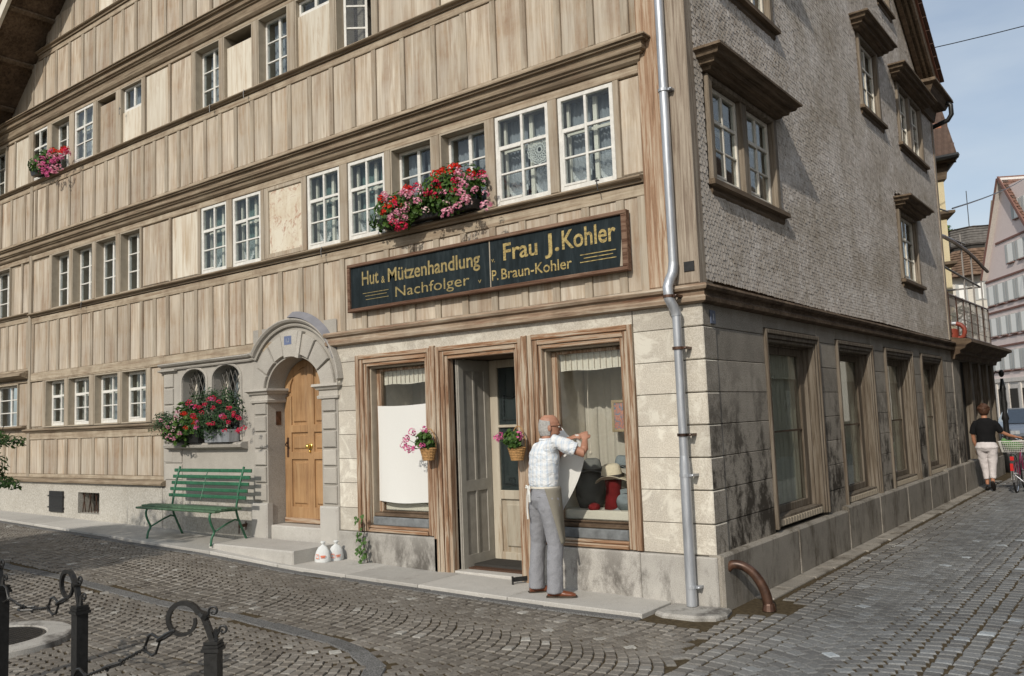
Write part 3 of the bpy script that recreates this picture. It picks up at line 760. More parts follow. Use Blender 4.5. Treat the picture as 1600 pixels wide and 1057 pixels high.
P('panel_frame', mb, M['stile'])
# ---- sills and cornices
def prof_sill(z, d=.07, h=.075): return [(0, z), (d, z-.012), (d+.012, z-.03), (d, z-.042), (.03, z-.05), (.025, z-h), (0, z-h)]
P('sill_moulding', MB().sweep([(-13.03, .0), (-.50, .0)], prof_sill(3.918)), M['cornice'])
P('sill_moulding', MB().sweep([(-16.1, .0), (-13.14, .0)], prof_sill(3.955)), M['cornice'])
P('sill_moulding', MB().sweep([(-16.1, .0), (-.50, .0)], prof_sill(6.352, .06, .065)), M['cornice'])
P('sill_moulding', MB().sweep([(-12.9, .0), (-4.9, .0)], prof_sill(8.80, .06, .08)), M['cornice'])
P('sill_moulding', MB().sweep([(-13.2, .0), (-8.62, .0)], prof_sill(1.838, .06, .07)), M['cornice'])
P('sill_moulding', MB().sweep([(-16.1, .0), (-13.14, .0)], prof_sill(1.90, .09, .07)), M['cornice'])
P('base_moulding', MB().sweep([(-16.1, .0), (-8.60, .0)], [(0, .985), (.05, .97), (.085, .94), (.085, .915), (.05, .905), (0, .90)]), M['cornice'])
def crown(z0, z1, D):
    h = z1-z0
    return [(0, z1), (D+.01, z1-.012), (D+.014, z1-.028), (D-.01, z1-.034), (D-.012, z1-.050), (D*.70, z1-.054), (D*.66, z1-.085), (D*.74, z1-.105), (D*.72, z1-.13), (D*.55, z1-.142), (D*.53, z1-.155), (D*.38, z1-.16), (D*.30, z0+h*.12), (D*.14, z0+.006), (0, z0)]
cr1 = crown(4.985, 5.215, .15)
P('storey_cornice', MB().sweep([(-.500, .03), (-.500, .0), (-16.1, .0)][::-1], cr1), M['cornice'])
P('storey_cornice', MB().sweep([(-16.1, .0), (-.5, .0)], crown(7.36, 7.66, .17)), M['cornice'])
# small pent board over the far left window
P('pent_board', MB().sweep([(-16.1, .0), (-13.10, .0)], [(0, 2.90), (.16, 2.83), (.165, 2.80), (.02, 2.74), (0, 2.74)]), M['cornice'])
# ground floor cornice round the corner of the house
crg = [(0, 2.825), (.10, 2.815), (.115, 2.79), (.10, 2.765), (.07, 2.755), (.065, 2.72), (.085, 2.70), (.08, 2.665), (.045, 2.655), (0, 2.65)]
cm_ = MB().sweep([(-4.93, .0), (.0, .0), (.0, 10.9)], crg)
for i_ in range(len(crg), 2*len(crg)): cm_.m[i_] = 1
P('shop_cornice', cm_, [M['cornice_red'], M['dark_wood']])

# ---- windows -------------------------------------------------------
_pane = {}
def pane_mesh(w_, h_, mat='glass'):
    k = (round(w_, 2), round(h_, 2), mat)
    if k not in _pane: _pane[k] = MB().box(-w_/2, w_/2, -.002, .002, -h_/2, h_/2).mesh('pane', M[mat])
    return _pane[k]
def drape(x0, x1, z0, z1, y, mat, parent, amp=.018, fold=.07, name='curtain', scallop=0, taper=0):
    n = max(6, int((x1-x0)/fold*7)); ph = random.random()*6
    def fn(u, v):
        x = x0+(x1-x0)*u; w_ = 2*math.pi*(x-x0)/fold+ph
        zz = z0+(z1-z0)*v
        if scallop: zz = (z0+scallop*(1-abs(2*u-1)**2)*-1)*(1-v)+z1*v if True else zz
        xx = x if not taper else x0+(x-x0)*(1-taper*(1-v)) if taper > 0 else x1-(x1-x)*(1+taper*(1-v))
        return (xx, y+amp*math.sin(w_+1.3*math.sin(w_*.37))*(.55+.45*(1-v)), zz)
    mb = MB().grid(fn, n, 5)
    return mk(name, mb, M[mat], parent, smooth=True)
def lace_swag(x0, x1, z0, z1, y, parent):
    """gathered lace with a ruffled, curved lower edge"""
    def fn(u, v):
        x = x0+(x1-x0)*u; low = z0+(z1-z0)*.55*abs(2*u-1)**1.6
        z = low+(z1-low)*v
        return (x, y+.012*math.sin(u*22+v*3), z)
    sw_ = mk('lace_swag', MB().grid(fn, 24, 5), M['lace'], parent, smooth=True)
    def fr(u, v):
        t = u*2-1; x = x0+(x1-x0)*u; low = z0+(z1-z0)*.55*abs(t)**1.6
        return (x+(-t)*.012*v, y-.008+.010*math.sin(u*64), low-.045+.060*v)
    mk('lace_ruffle', MB().grid(fr, 60, 1), M['ruffle'], parent, smooth=True)
def window(x0, x1, z0, z1, depth=.03, side=False, style='outer', mat='white', rows=(1, 1, 1), curt='grey', name='window', label=None, ajar=0):
    """window with frame, glazing bars, single panes and what hangs behind"""
    W_, H_ = x1-x0, z1-z0; f = .042 if style == 'outer' else .034; b = .02; d = .045
    loc = (x0, depth, z0)
    if side: loc = (-depth, x0, z0)
    fr = MB()
    fr.cbox(0, f, 0, d, 0, H_, .004); fr.cbox(W_-f, W_, 0, d, 0, H_, .004); fr.cbox(f, W_-f, 0, d, 0, f*1.25, .004); fr.cbox(f, W_-f, 0, d, H_-f, H_, .004)
    wo_ = mk(name, fr, M[mat], house, loc, SIDE if side else None)
    if label: wo_['label'] = label
    iw, ih = W_-2*f, H_-f*2.25; n = len(rows); tot = sum(rows)
    zs = [f*1.25]; 
    for r_ in rows: zs.append(zs[-1]+ih*r_/tot)
    bars = MB(); mw = .030 if style == 'outer' else .045
    bars.cbox(W_/2-mw/2, W_/2+mw/2, .003, d-.006, zs[0], zs[-1], .004)
    for i, zz in enumerate(zs[1:-1]):
        h = .034 if (i == n-2 and style == 'outer') else b
        bars.cbox(f, W_/2-mw/2, .006, d-.008, zz-h/2, zz+h/2, .003); bars.cbox(W_/2+mw/2, W_-f, .006, d-.008, zz-h/2, zz+h/2, .003)
    if style == 'outer':      # the sliding lower sash stands proud on the left leaf
        s0 = zs[0]; s1 = zs[-2]-.01
        bars.cbox(f, f+.022, -.004, d, s0, s1, .003); bars.cbox(f+.022, W_/2-mw/2, -.004, d, s0, s0+.025, .003); bars.cbox(f+.022, W_/2-mw/2, -.004, d, s1-.022, s1, .003)
    mk('glazing_bar', bars, M[mat], wo_)
    for i in range(n):
        for j in (0, 1):
            pa = f if j == 0 else W_/2+mw/2; pb = W_/2-mw/2 if j == 0 else W_-f
            link('pane', pane_mesh(pb-pa+.004, zs[i+1]-zs[i]), wo_, ((pa+pb)/2, .022, (zs[i]+zs[i+1])/2), (R(random.uniform(-.6, .6)), 0, R(random.uniform(-.7, .7))))
    yb = .12
    if style == 'outer':      # inner casement seen through the outer one
        im = MB(); im.box(W_/2+.02, W_/2+.065, yb, yb+.03, .03, H_-.03); im.box(.03, .06, yb, yb+.03, .03, H_-.03); im.box(.06, W_/2+.02, yb, yb+.03, H_*.62, H_*.65); im.box(W_/2+.065, W_-.03, yb, yb+.03, H_*.62, H_*.65)
        mk('inner_casement', im, M['offwhite'], wo_); yb += .05
    if curt in ('grey', 'green', 'lace'):
        cm = 'curtain_green' if curt == 'green' else 'curtain'
        drape(.02, W_*.46, .0, H_-.02, yb+.02, cm, wo_, .016, .06, taper=.12)
        drape(W_*.52, W_-.01, .0, H_-.02, yb+.02, cm, wo_, .016, .06, taper=-.12)
        if curt in ('lace', 'green'):
            lace_swag(.03, W_*.47, .10, H_*.40, yb-.012, wo_); lace_swag(W_*.55, W_-.02, .08, H_*.36, yb-.012, wo_)
    if curt == 'dim': drape(.02, W_-.02, 0, H_, yb+.03, 'dim_curtain', wo_, .02, .09)
    # lining box so nothing is seen past the window
    return wo_
def reveal(x0, x1, z0, z1, y0, y1, side=False, mat='jamb', t=.02):
    mb = MB(); mb.box(x0, x0+t, y0, y1, z0, z1); mb.box(x1-t, x1, y0, y1, z0, z1); mb.box(x0+t, x1-t, y0, y1, z1-t, z1); mb.box(x0+t, x1-t, y0, y1, z0, z0+t)
    return P('window_reveal', mb, M[mat], side)
# first floor
for i, (a, b) in enumerate(open1):
    if i in (0, 1, 2, 3, 4, 9, 10):
        reveal(a+.001, b-.001, 3.921, 4.898, .002, .30)
        wi = window(a+.022, b-.022, 3.942, 4.877, .13, style='inner', curt='grey' if i > 4 else 'grey')
    else:
        window(a+.004, b-.004, 3.924, 4.894, .012, curt='green' if i in (5, 6, 7, 8) else 'lace', rows=(1, 1, 1.05))
# ground floor left
for i, (a, b) in enumerate(openG):
    reveal(a+.001, b-.001, 1.851, 2.676, .002, .30)
    window(a+.022, b-.022, 1.872, 2.655, .11, style='inner' if i == 0 else 'outer', curt='grey' if i in (3, 4) else None, rows=(1, 1, .95))
# second floor
for i, (a, b) in enumerate(open2):
    if i in (1, 3): window(a+.004, b-.004, 6.354, 7.306, .012, curt='grey'); continue
    reveal(a+.001, b-.001, 6.351, 7.308, .002, .30)
    if i in (0, 2, 6, 8): window(a+.022, b-.022, 6.372, 7.287, .12, style='inner', curt='grey')
    elif i == 4:
        panel_piece(a+.03, b-.03, 6.36, 7.20, 'panel', .05, 'drop_shutter')
    elif i == 5:
        window(a+.022, b-.022, 6.90, 7.287, .06, style='inner', rows=(1,), curt='grey'); panel_piece(a+.02, b-.02, 6.36, 6.89, 'cream', .035, 'drop_shutter')
    elif i == 7: panel_piece(a+.03, b-.03, 6.36, 7.13, 'cream', .045, 'drop_shutter')
    elif i == 9:
        window(a+.022, b-.022, 7.085, 7.287, .06, style='inner', rows=(1,), curt='grey'); panel_piece(a+.02, b-.02, 6.36, 7.075, 'cream', .035, 'drop_shutter')
    elif i == 10:      # open casement, leaf swung inward at the left jamb
        lw = .30; wf = MB(); H_ = .90
        wf.box(0, .03, 0, .035, 0, H_); wf.box(lw-.03, lw, 0, .035, 0, H_); wf.box(.03, lw-.03, 0, .035, 0, .04); wf.box(.03, lw-.03, 0, .035, H_-.035, H_)
        for zz in (.32, .61): wf.box(.03, lw-.03, .008, .028, zz-.011, zz+.011)
        o = mk('open_casement', wf, M['white'], house, (a+.05, .10, 6.375), R(38)); o['label'] = 'white casement leaf swung open'
        for zz in (.17, .465, .75): link('pane', pane_mesh(lw-.06, .27), o, (lw/2, .018, zz))
        drape(a+.1, a+.45, 6.4, 7.28, .42, 'curtain', house, .02, .06)
# crocheted doily hanging in the second window from the corner
d_ = MB(); cx, cz, yy = -1.655-.05, 4.44, .055
def ring(r_, rr, k=40, w_=0, wn=0):
    d_.tube([(cx+(r_+w_*math.cos(wn*t))*math.cos(t), yy, cz+(r_+w_*math.cos(wn*t))*math.sin(t)) for t in np.linspace(0, 2*math.pi, k+1)[:-1]], rr, 5, closed=True)
ring(.03, .008, 20); ring(.06, .006, 30); ring(.122, .006, 40); ring(.145, .006, 60, .008, 16); ring(.085, .005, 64, .015, 16)
for j in range(16):
    t = 2*math.pi*j/16; d_.tube([(cx+.03*math.cos(t), yy, cz+.03*math.sin(t)), (cx+.07*math.cos(t+.1), yy, cz+.07*math.sin(t+.1)), (cx+.145*math.cos(t), yy, cz+.145*math.sin(t))], .0045, 4)
    d_.ell((cx+.105*math.cos(t+.2), yy, cz+.105*math.sin(t+.2)), (.011, .004, .011), 6, 4)
o = mk('crocheted_doily', d_, M['doily']); o['label'] = 'round white crocheted doily hanging behind the second window left of the downpipe'; o['category'] = 'doily'

# ---- roof overhang on the left (soffit and verge board)
rf = MB()
dx, dz = -8.3, -8.3*.787
def rk(x, y, off=0): return (x, y, 7.643+(x+14.294)*.787+off)
xa, xb = -18.0, -8.0
rf.add([rk(xa, -.78, .03), rk(xb, -.78, .03), rk(xb, 6, .03), rk(xa, 6, .03), rk(xa, -.78, .11), rk(xb, -.78, .11), rk(xb, 6, .11), rk(xa, 6, .11)],
       [(0, 3, 2, 1), (4, 5, 6, 7), (0, 1, 5, 4), (1, 2, 6, 5), (2, 3, 7, 6), (3, 0, 4, 7)])
P('roof_soffit', rf, M['dark_wood'])
vb = MB(); vb.add([rk(xa, -.84, -.07), rk(xb, -.84, -.07), rk(xb, -.78, -.07), rk(xa, -.78, -.07), rk(xa, -.84, .2), rk(xb, -.84, .2), rk(xb, -.78, .2), rk(xa, -.78, .2)],
       [(0, 3, 2, 1), (4, 5, 6, 7), (0, 1, 5, 4), (1, 2, 6, 5), (2, 3, 7, 6), (3, 0, 4, 7)])
P('verge_board', vb, M['offwhite'])
for xx in np.arange(-15.5, -10.5, .8):
    bb = MB(); c0 = rk(xx, 0); t = Vector((1, 0, .787)).normalized()*.035
    a_ = Vector(rk(xx, -.78, 0)); b_ = Vector(rk(xx, .0, 0)); dn = Vector((0, 0, -.035))
    bb.add([a_-t, a_+t, b_+t, b_-t, a_-t+dn, a_+t+dn, b_+t+dn, b_-t+dn].__iter__() and [a_-t, a_+t, b_+t, b_-t, a_-t+dn, a_+t+dn, b_+t+dn, b_-t+dn],
           [(3, 2, 1, 0), (4, 5, 6, 7), (0, 1, 5, 4), (1, 2, 6, 5), (2, 3, 7, 6), (3, 0, 4, 7)])
    P('soffit_batten', bb, M['hood'])
rf = MB(); rf.add([rk(xa, -.86, .18), rk(xb, -.86, .18), rk(xb, 6, .18), rk(xa, 6, .18), rk(xa, -.86, .25), rk(xb, -.86, .25), rk(xb, 6, .25), rk(xa, 6, .25)],
       [(0, 3, 2, 1), (4, 5, 6, 7), (0, 1, 5, 4), (1, 2, 6, 5), (2, 3, 7, 6), (3, 0, 4, 7)])
P('roof', rf, plain('old_roof_tiles', (.16, .08, .055)))

# small iron window hooks hanging from the sills
for x, z in ((-4.95, 3.87), (-11.0, 3.87), (-6.5, 6.30), (-9.8, 6.9), (-.95, 3.93), (-7.3, 6.30)):
    P('window_hook', MB().tube([(x, -.09, z+.03), (x, -.10, z-.03), (x+.01, -.10, z-.10)], .006, 5).tube([(x-.02, -.09, z), (x+.02, -.09, z)], .008, 5), M['iron'])
# ---- stone ground floor, front --------------------------------------
def arch_wall(mb, x0, x1, z0, z1, cx, hw, zs, rise, y0, y1, n=16, pw=1.0):
    """rectangle of wall x0..x1, z0..z1 pierced by an arched opening (half width hw, springing zs, rise)"""
    pts = []
    for i in range(n+1):
        t = math.pi*(1-i/n); pts.append((cx+hw*math.cos(t), zs+rise*max(0, math.sin(t))**pw))
    for y, flip in ((y0, False), (y1, True)):
        vs = []; fs = []
        vs += [(x0, y, z0), (cx-hw, y, z0), (cx-hw, y, z1), (x0, y, z1), (cx+hw, y, z0), (x1, y, z0), (x1, y, z1), (cx+hw, y, z1)]
        fs += [(0, 1, 2, 3), (4, 5, 6, 7)]
        for (xa, za), (xb, zb) in zip(pts[:-1], pts[1:]):
            o = len(vs); vs += [(xa, y, za), (xb, y, zb), (xb, y, z1), (xa, y, z1)]; fs.append((o, o+1, o+2, o+3))
        if flip: fs = [f[::-1] for f in fs]
        mb.add(vs, fs)
    seq = [(cx-hw, z0)]+pts+[(cx+hw, z0)]
    vs = []; 
    for (x, z) in seq: vs += [(x, y0, z), (x, y1, z)]
    mb.add(vs, [(2*i, 2*i+2, 2*i+3, 2*i+1) for i in range(len(seq)-1)])
sw_ = MB()
sw_.box(-8.655, -8.17, 0, .28, .10, 2.70)
arch_wall(sw_, -8.17, -7.47, 1.53, 2.70, -7.855, .295, 2.40, .17, 0, .28)
arch_wall(sw_, -7.47, -6.65, 1.53, 2.70, -7.075, .315, 2.40, .18, 0, .28)
sw_.box(-8.17, -6.65, 0, .28, .10, 1.53)
sw_.box(-6.65, -6.47, 0, .28, .10, 2.70)
P('portal_wall', sw_, M['portal'])
# wall body around the door and between the frames
sw_ = MB()
arch_wall(sw_, -6.47, -4.80, .10, 3.00, -5.64, .535, 2.16, .43, .0, .30, 24)
P('door_surround', sw_, M['portal'])
sw_ = MB()
sw_.box(-4.80, -4.465, .0, .28, .05, 2.66); sw_.box(-4.465, -.695, .001, .12, 2.515, 2.66); sw_.box(-.70, -.005, .012, .28, .0, 2.66); sw_.box(-.28, -.012, .25, 1.42, 0, 2.66)
P('stone_wall', sw_, M['joint'])
mb = MB(); mb.cbox(-4.795, -.70, -.004, .0, 2.50, 2.655, .002); P('stone_lintel', mb, M['stone'])
# ashlar blocks
CZ = [.45, .72, 1.01, 1.295, 1.58, 1.865, 2.155, 2.45, 2.655]
def block(x0, x1, z0, z1, y=-.004, side=False, mat='stone', dep=.03, name='stone_block', c=.0045, g=.0025):
    mb = MB(); w_, h_ = (x1-x0)/2-g, (z1-z0)/2-g
    mb.cbox(-w_, w_, 0, dep, -h_, h_, c)
    loc = ((x0+x1)/2, y+rng.normal(0, .0015), (z0+z1)/2)
    if side: loc = (-loc[1], loc[0], loc[2])
    return mk(name, mb, M[mat], house, loc, SIDE if side else None)
for i, (a, b) in enumerate(zip(CZ[:-1], CZ[1:])):
    block(-.695, -.262, a, b, -.002); 
    block(-4.795, -4.465, a, b, -.004)
    # quoin stones wrap round the corner
    mb = MB(); x0, x1, y0, y1, z0, z1, c = -.26, .014, -.014, .245, a+.004, b-.004, .009
    V8 = []
    for z, ins in ((z0, c), (z0+c, 0), (z1-c, 0), (z1, c)):
        V8 += [(x0, y0+ins, z), (x1-c-ins, y0+ins, z), (x1-ins, y0+c+ins, z), (x1-ins, y1, z), (x0, y1, z)]
    fs = [(4, 3, 2, 1, 0), (15, 16, 17, 18, 19)]
    for k in range(3):
        for j in range(5): fs.append((k*5+j, k*5+(j+1) % 5, (k+1)*5+(j+1) % 5, (k+1)*5+j))
    mb.add(V8, fs); 
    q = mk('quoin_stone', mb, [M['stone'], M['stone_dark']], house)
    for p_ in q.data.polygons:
        if p_.normal.x > .8: p_.material_index = 1  # side faces take the dirty stone with shade in its colour
for x0, x1, yy in ((-4.795, -3.185, -.045), (-1.95, -.72, -.045), (-.72, .03, -.05)):
    mb = MB(); mb.cbox(x0+.003, x1-.003, yy, .1, -.05 if x1 > -.5 else G(x0)-.05, .445, .012); P('plinth_stone', mb, M['plinth'])
mb = MB(); mb.box(-.1, -.02, .1, 12.6, 0, .40); P('plinth_core', mb, M['joint'])

# ---- portal ornament
def voussoir(cx, zc, r0, r1x, r1z, a0, a1, y=-.03, y2=.0, n=3, sx=1., sz0=1.):
    pass
PCX, PZS = -5.64, 2.16
def arc_pt(t, k):  # k=0 inner edge, 1 outer edge
    rx = .535+(.835-.535)*k*1.0; rz = .43+(.76-.43)*k
    return (PCX+rx*math.cos(t), PZS+rz*math.sin(t))
angs = [math.pi, math.pi*.845, math.pi*.70, math.pi*.575, math.pi*.425, math.pi*.30, math.pi*.155, 0]
for i, (a, b) in enumerate(zip(angs[:-1], angs[1:])):
    key = i == 3
    g = .019; pr = -.062 if key else -.042
    k0, k1 = (-.02, 1.02) if key else (.10, .93)
    n = 4; vs = []; 
    ts = [a-g+(b-a+2*g)*j/n for j in range(n+1)]
    inner = [arc_pt(t, k0) for t in ts]; outer = [arc_pt(t, k1) for t in ts]
    loop = inner+outer[::-1]; cx = sum(p[0] for p in loop)/len(loop); cz = sum(p[1] for p in loop)/len(loop)
    L_ = len(loop)
    vs = [(cx+(x-cx)*.95, pr, cz+(z-cz)*.95) for x, z in loop]+[(x, pr+.016, z) for x, z in loop]+[(x, .01, z) for x, z in loop]
    fs = [tuple(range(L_))[::-1] if False else tuple(range(L_))]
    for j in range(L_):
        q = (j+1) % L_; fs += [(L_+j, L_+q, q, j), (2*L_+j, 2*L_+q, L_+q, L_+j)]
    mb = MB().add(vs, fs); o = P('arch_stone', mb, M['portal'])
    if key: o['label'] = 'keystone with a small blue number plate'
# narrow keystone ribs
mb = MB()
for a in (math.pi*.425-.03,):
    p0, p1 = arc_pt(a, -.02), arc_pt(a, 1.02); t = Vector((p1[1]-p0[1], 0, -(p1[0]-p0[0]))).normalized()*.035
    A, B_ = Vector((p0[0], -.062, p0[1])), Vector((p1[0], -.062, p1[1])); d = Vector((0, .07, 0))
    mb.add([A-t, A+t, B_+t, B_-t, A-t+d, A+t+d, B_+t+d, B_-t+d], [(0, 1, 2, 3), (7, 6, 5, 4), (0, 4, 5, 1), (1, 5, 6, 2), (2, 6, 7, 3), (3, 7, 4, 0)])
P('keystone_rib', mb, M['portal'])
mb = MB(); mb.cbox(-.075, .075, 0, .008, -.058, .058, .004); pl = P('number_plate', mb, M['enamel']); pl.location = (-5.665, -.064, 2.80)
# pilasters in blocks
PZ = [.74, .98, 1.20, 1.42, 1.64, 1.86, 2.03]
for x0, x1 in ((-6.47, -6.165), (-5.105, -4.80)):
    for a, b in zip(PZ[:-1], PZ[1:]):
        block(x0+.035, x1-.03, a+.012, b-.012, -.026, False, 'portal', .04, 'pilaster_block', .010)
    for a, b in ((.02, 1),):
        mb = MB(); mb.cbox(x0-.02, x1+.01, -.05, .05, G(x0)-.05, .725, .02); P('pilaster_base', mb, M['slab'])
    mb = MB().sweep([(x0-.0, .30), (x0-.0, -.0), (x1+.0, -.0), (x1+.0, .30)], [(0, 2.215), (.085, 2.21), (.09, 2.18), (.06, 2.165), (.045, 2.14), (.02, 2.13), (.02, 2.075), (.04, 2.06), (.035, 2.03), (0, 2.02)])
    P('impost', mb, M['portal'])
# hood mould: level run, sweeping over the arch
def mould(path, prof, mat, name):
    """sweep a (d,h) profile along a path lying in the wall plane (x,z); h is measured along the path normal"""
    k = len(path); vs = []
    for i in range(k):
        a = Vector(path[max(0, i-1)]); b = Vector(path[min(k-1, i+1)]); t = (b-a).normalized(); nrm = Vector((-t.y, t.x))
        for d, h in prof: vs.append((path[i][0]+nrm.x*h, -d, path[i][1]+nrm.y*h))
    n = len(prof); fs = []
    for i in range(k-1):
        for j in range(n):
            q = (j+1) % n; fs.append((i*n+j, (i+1)*n+j, (i+1)*n+q, i*n+q))
    fs += [tuple(range(n))[::-1], tuple((k-1)*n+j for j in range(n))]
    mb = MB().add(vs, fs); return P(name, mb, mat)
hp = [(-.01, -.02), (.035, -.02), (.045, 0), (.03, .02), (.07, .035), (.09, .06), (.085, .075), (.02, .085), (-.01, .085)]
arc = [(PCX+.87*math.cos(t), 2.20+.80*math.sin(t)) for t in np.linspace(math.pi*.83, math.pi*.02, 26)]
left = [(-8.68, 2.615), (-7.9, 2.615), (-7.1, 2.615), (-6.52, 2.615), (-6.44, 2.625)]
mould(left+[p for p in arc if p[0] > -6.40], hp, M['portal'], 'hood_mould')
mb = MB(); 
# sloping slate cap behind the mould
for t in (1,):
    pts = [(PCX+.90*math.cos(t), 2.23+.84*math.sin(t)) for t in np.linspace(math.pi*.50, math.pi*.10, 16)]
    vs = []; 
    for x, z in pts: vs += [(x, -.095, z+.02), (x, -.001, z+.10), (x, -.001, z)]
    fs = []
    for i in range(len(pts)-1):
        fs += [(3*i, 3*i+3, 3*i+4, 3*i+1), (3*i+1, 3*i+4, 3*i+5, 3*i+2), (3*i+2, 3*i+5, 3*i+3, 3*i)]
    fs += [(0, 1, 2), (3*len(pts)-1, 3*len(pts)-2, 3*len(pts)-3)]
    mb.add(vs, fs)
P('arch_flashing', mb, plain('grey_slate', (.20, .20, .22), .6))
# left quoin strip with small cornice
for a, b in zip([1.24, 1.52, 1.80, 2.08, 2.33], [1.52, 1.80, 2.08, 2.33, 2.55]): block(-8.62, -8.38, a+.01, b-.01, -.024, False, 'portal', .03, 'quoin_block', .01)
block(-8.60, -8.16, 1.24, 1.44, -.016, False, 'portal', .03, 'quoin_block'); block(-8.60, -8.16, 1.0, 1.22, -.014, False, 'portal', .03, 'quoin_block')
mb = MB().sweep([(-8.66, .05), (-8.66, -.0), (-8.34, -.0), (-8.34, .05)], [(0, 2.615), (.06, 2.605), (.065, 2.58), (.03, 2.565), (.02, 2.55), (0, 2.55)]); P('small_cornice', mb, M['portal'])
# window mouldings (arched) and sill
for cx, hw, rs in ((-7.855, .295, .17), (-7.075, .315, .18)):
    path = [(cx-hw-.012, 1.55), (cx-hw-.012, 2.0)]+[(cx+(hw+.012)*math.cos(t), 2.40+(rs+.012)*math.sin(t)) for t in np.linspace(math.pi, 0, 14)]+[(cx+hw+.012, 2.0), (cx+hw+.012, 1.55)]
    mould(path, [(0, -.008), (.02, -.006), (.024, .012), (.012, .028), (0, .03)], M['portal'], 'window_moulding')
P('stone_sill', MB().sweep([(-8.47, .0), (-6.60, .0)], [(0, 1.53), (.10, 1.52), (.125, 1.495), (.115, 1.46), (.05, 1.435), (0, 1.43)]), M['portal'])
# lattice grilles and sashes
for cx, hw in ((-7.855, .295), (-7.075, .315)):
    g_ = MB(); zb, zt = 1.54, 2.57
    def clipz(x): 
        u = (x-cx)/hw
        return 2.40+.17*math.sqrt(max(0, 1-u*u)) if abs(u) <= 1 else 0
    stp = .105; slope = 2.1
    for sgn in (1, -1):
        c = -12
        while c < 14:
            pts = []
            for i in range(60):
                x = cx-hw+2*hw*i/59; z = 1.54+sgn*slope*(x-cx)+c*stp*2.1
                if zb < z < clipz(x): pts.append((x, .10+sgn*.006, z))
            if len(pts) > 2: g_.tube([pts[0], pts[-1]], .0075, 5)
            c += 1
    P('lattice_grille', g_, M['lattice'])
    fr = MB(); x0, x1 = cx-hw, cx+hw
    fr.box(x0, x0+.05, .2, .24, 1.54, 2.57); fr.box(x1-.05, x1, .2, .24, 1.54, 2.57); fr.box(x0+.05, x1-.05, .2, .24, 1.54, 1.6); fr.box(cx-.02, cx+.02, .2, .24, 1.6, 2.57); fr.box(x0+.05, cx-.02, .205, .235, 2.03, 2.06); fr.box(cx+.02, x1-.05, .205, .235, 2.03, 2.06)
    wf = P('window', fr, M['offwhite'])
    mk('pane', MB().box(x0+.05, x1-.05, .218, .222, 1.6, 2.57), M['glass'], wf)
    drape(cx-.25, cx-.02, 1.56, 2.55, .3, 'curtain', wf, .02, .07)
# ---- oak door with arched head
dep = .27; dx0, dx1 = -6.175, -5.105; dc = -5.64
db = MB(); n = 20
pts = [(dc+.53*math.cos(t), 2.16+.425*math.sin(t)) for t in np.linspace(0, math.pi, n+1)]
loop = [(dx0+.005, .45), (dx1-.005, .45)]+pts
L_ = len(loop)
db.add([(x, dep+.02, z) for x, z in loop]+[(x, dep+.06, z) for x, z in loop], [tuple(range(L_)), tuple(range(2*L_-1, L_-1, -1))]+[(j, (j+1) % L_, L_+(j+1) % L_, L_+j) for j in range(L_)])
door = P('oak_door', db, M['oak']); door['label'] = 'honey coloured oak front door with raised panels and arched head'
st = MB()
for a, b, z0, z1 in ((dx0+.005, dx0+.14, .45, 2.1), (-5.70, -5.58, .45, 2.55), (dx1-.14, dx1-.005, .45, 2.1), (dx0+.14, -5.70, .45, .66), (-5.58, dx1-.14, .45, .66), (dx0+.14, -5.70, 1.27, 1.37), (-5.58, dx1-.14, 1.27, 1.37), (dx0+.14, -5.70, 1.62, 1.72), (-5.58, dx1-.14, 1.62, 1.72)):
    st.cbox(a, b, dep-.006, dep+.03, z0, z1, .006)
mk('door_rail', st, M['oak'], door)
for a, b in ((dx0+.14, -5.70), (-5.58, dx1-.14)):
    for z0, z1 in ((.66, 1.27), (1.37, 1.62)):
        mb = MB(); mb.cbox(a+.03, b-.03, dep, dep+.03, z0+.03, z1-.03, .022); mk('door_panel', mb, M['oak'], door)
for sgn, a, b in ((-1, dx0+.14, -5.70), (1, -5.58, dx1-.14)):
    loop = [(a+.03, 1.75), (b-.03, 1.75)]
    for i in range(9):
        x = b-.03+(a-b+.06)*i/8; loop.append((x, 2.16+.34*math.sqrt(max(0, 1-((x-dc)/.50)**2))))
    L_ = len(loop); cx = (a+b)/2; cz = 2.05
    mb = MB().add([(cx+(x-cx)*.84, dep, cz+(z-cz)*.93) for x, z in loop]+[(x, dep+.021, z) for x, z in loop], [tuple(range(L_))]+[(L_+j, L_+(j+1) % L_, (j+1) % L_, j) for j in range(L_)])
    mk('door_panel', mb, M['oak'], door)
arcr = MB()
for k in range(n):
    t0, t1 = math.pi*k/n, math.pi*(k+1)/n
    q = [(dc+.53*math.cos(t0), 2.16+.425*math.sin(t0)), (dc+.53*math.cos(t1), 2.16+.425*math.sin(t1)), (dc+.42*math.cos(t1), 2.16+.33*math.sin(t1)), (dc+.42*math.cos(t0), 2.16+.33*math.sin(t0))]
    arcr.add([(x, dep-.004, z) for x, z in q]+[(x, dep+.03, z) for x, z in q], [(0, 1, 2, 3), (3, 2, 6, 7), (1, 0, 4, 5)])
mk('door_arch_rail', arcr, M['oak'], door)
mk('door_kick_board', MB().cbox(dx0+.01, dx1-.01, dep-.03, dep+.02, .452, .52, .012), M['worn_h'], door)
hb = MB(); hb.ell((-5.64, dep-.055, 1.44), (.033, .033, .033), 14, 10); hb.ell((-5.64, dep-.012, 1.44), (.042, .014, .042), 14, 6); hb.tube([(-5.64, dep-.05, 1.44), (-5.64, dep, 1.44)], .014, 8)
hb.ell((-5.64, dep-.02, 1.375), (.011, .02, .02), 10, 6)
mk('door_knob', hb, M['brass'], door, smooth=True)
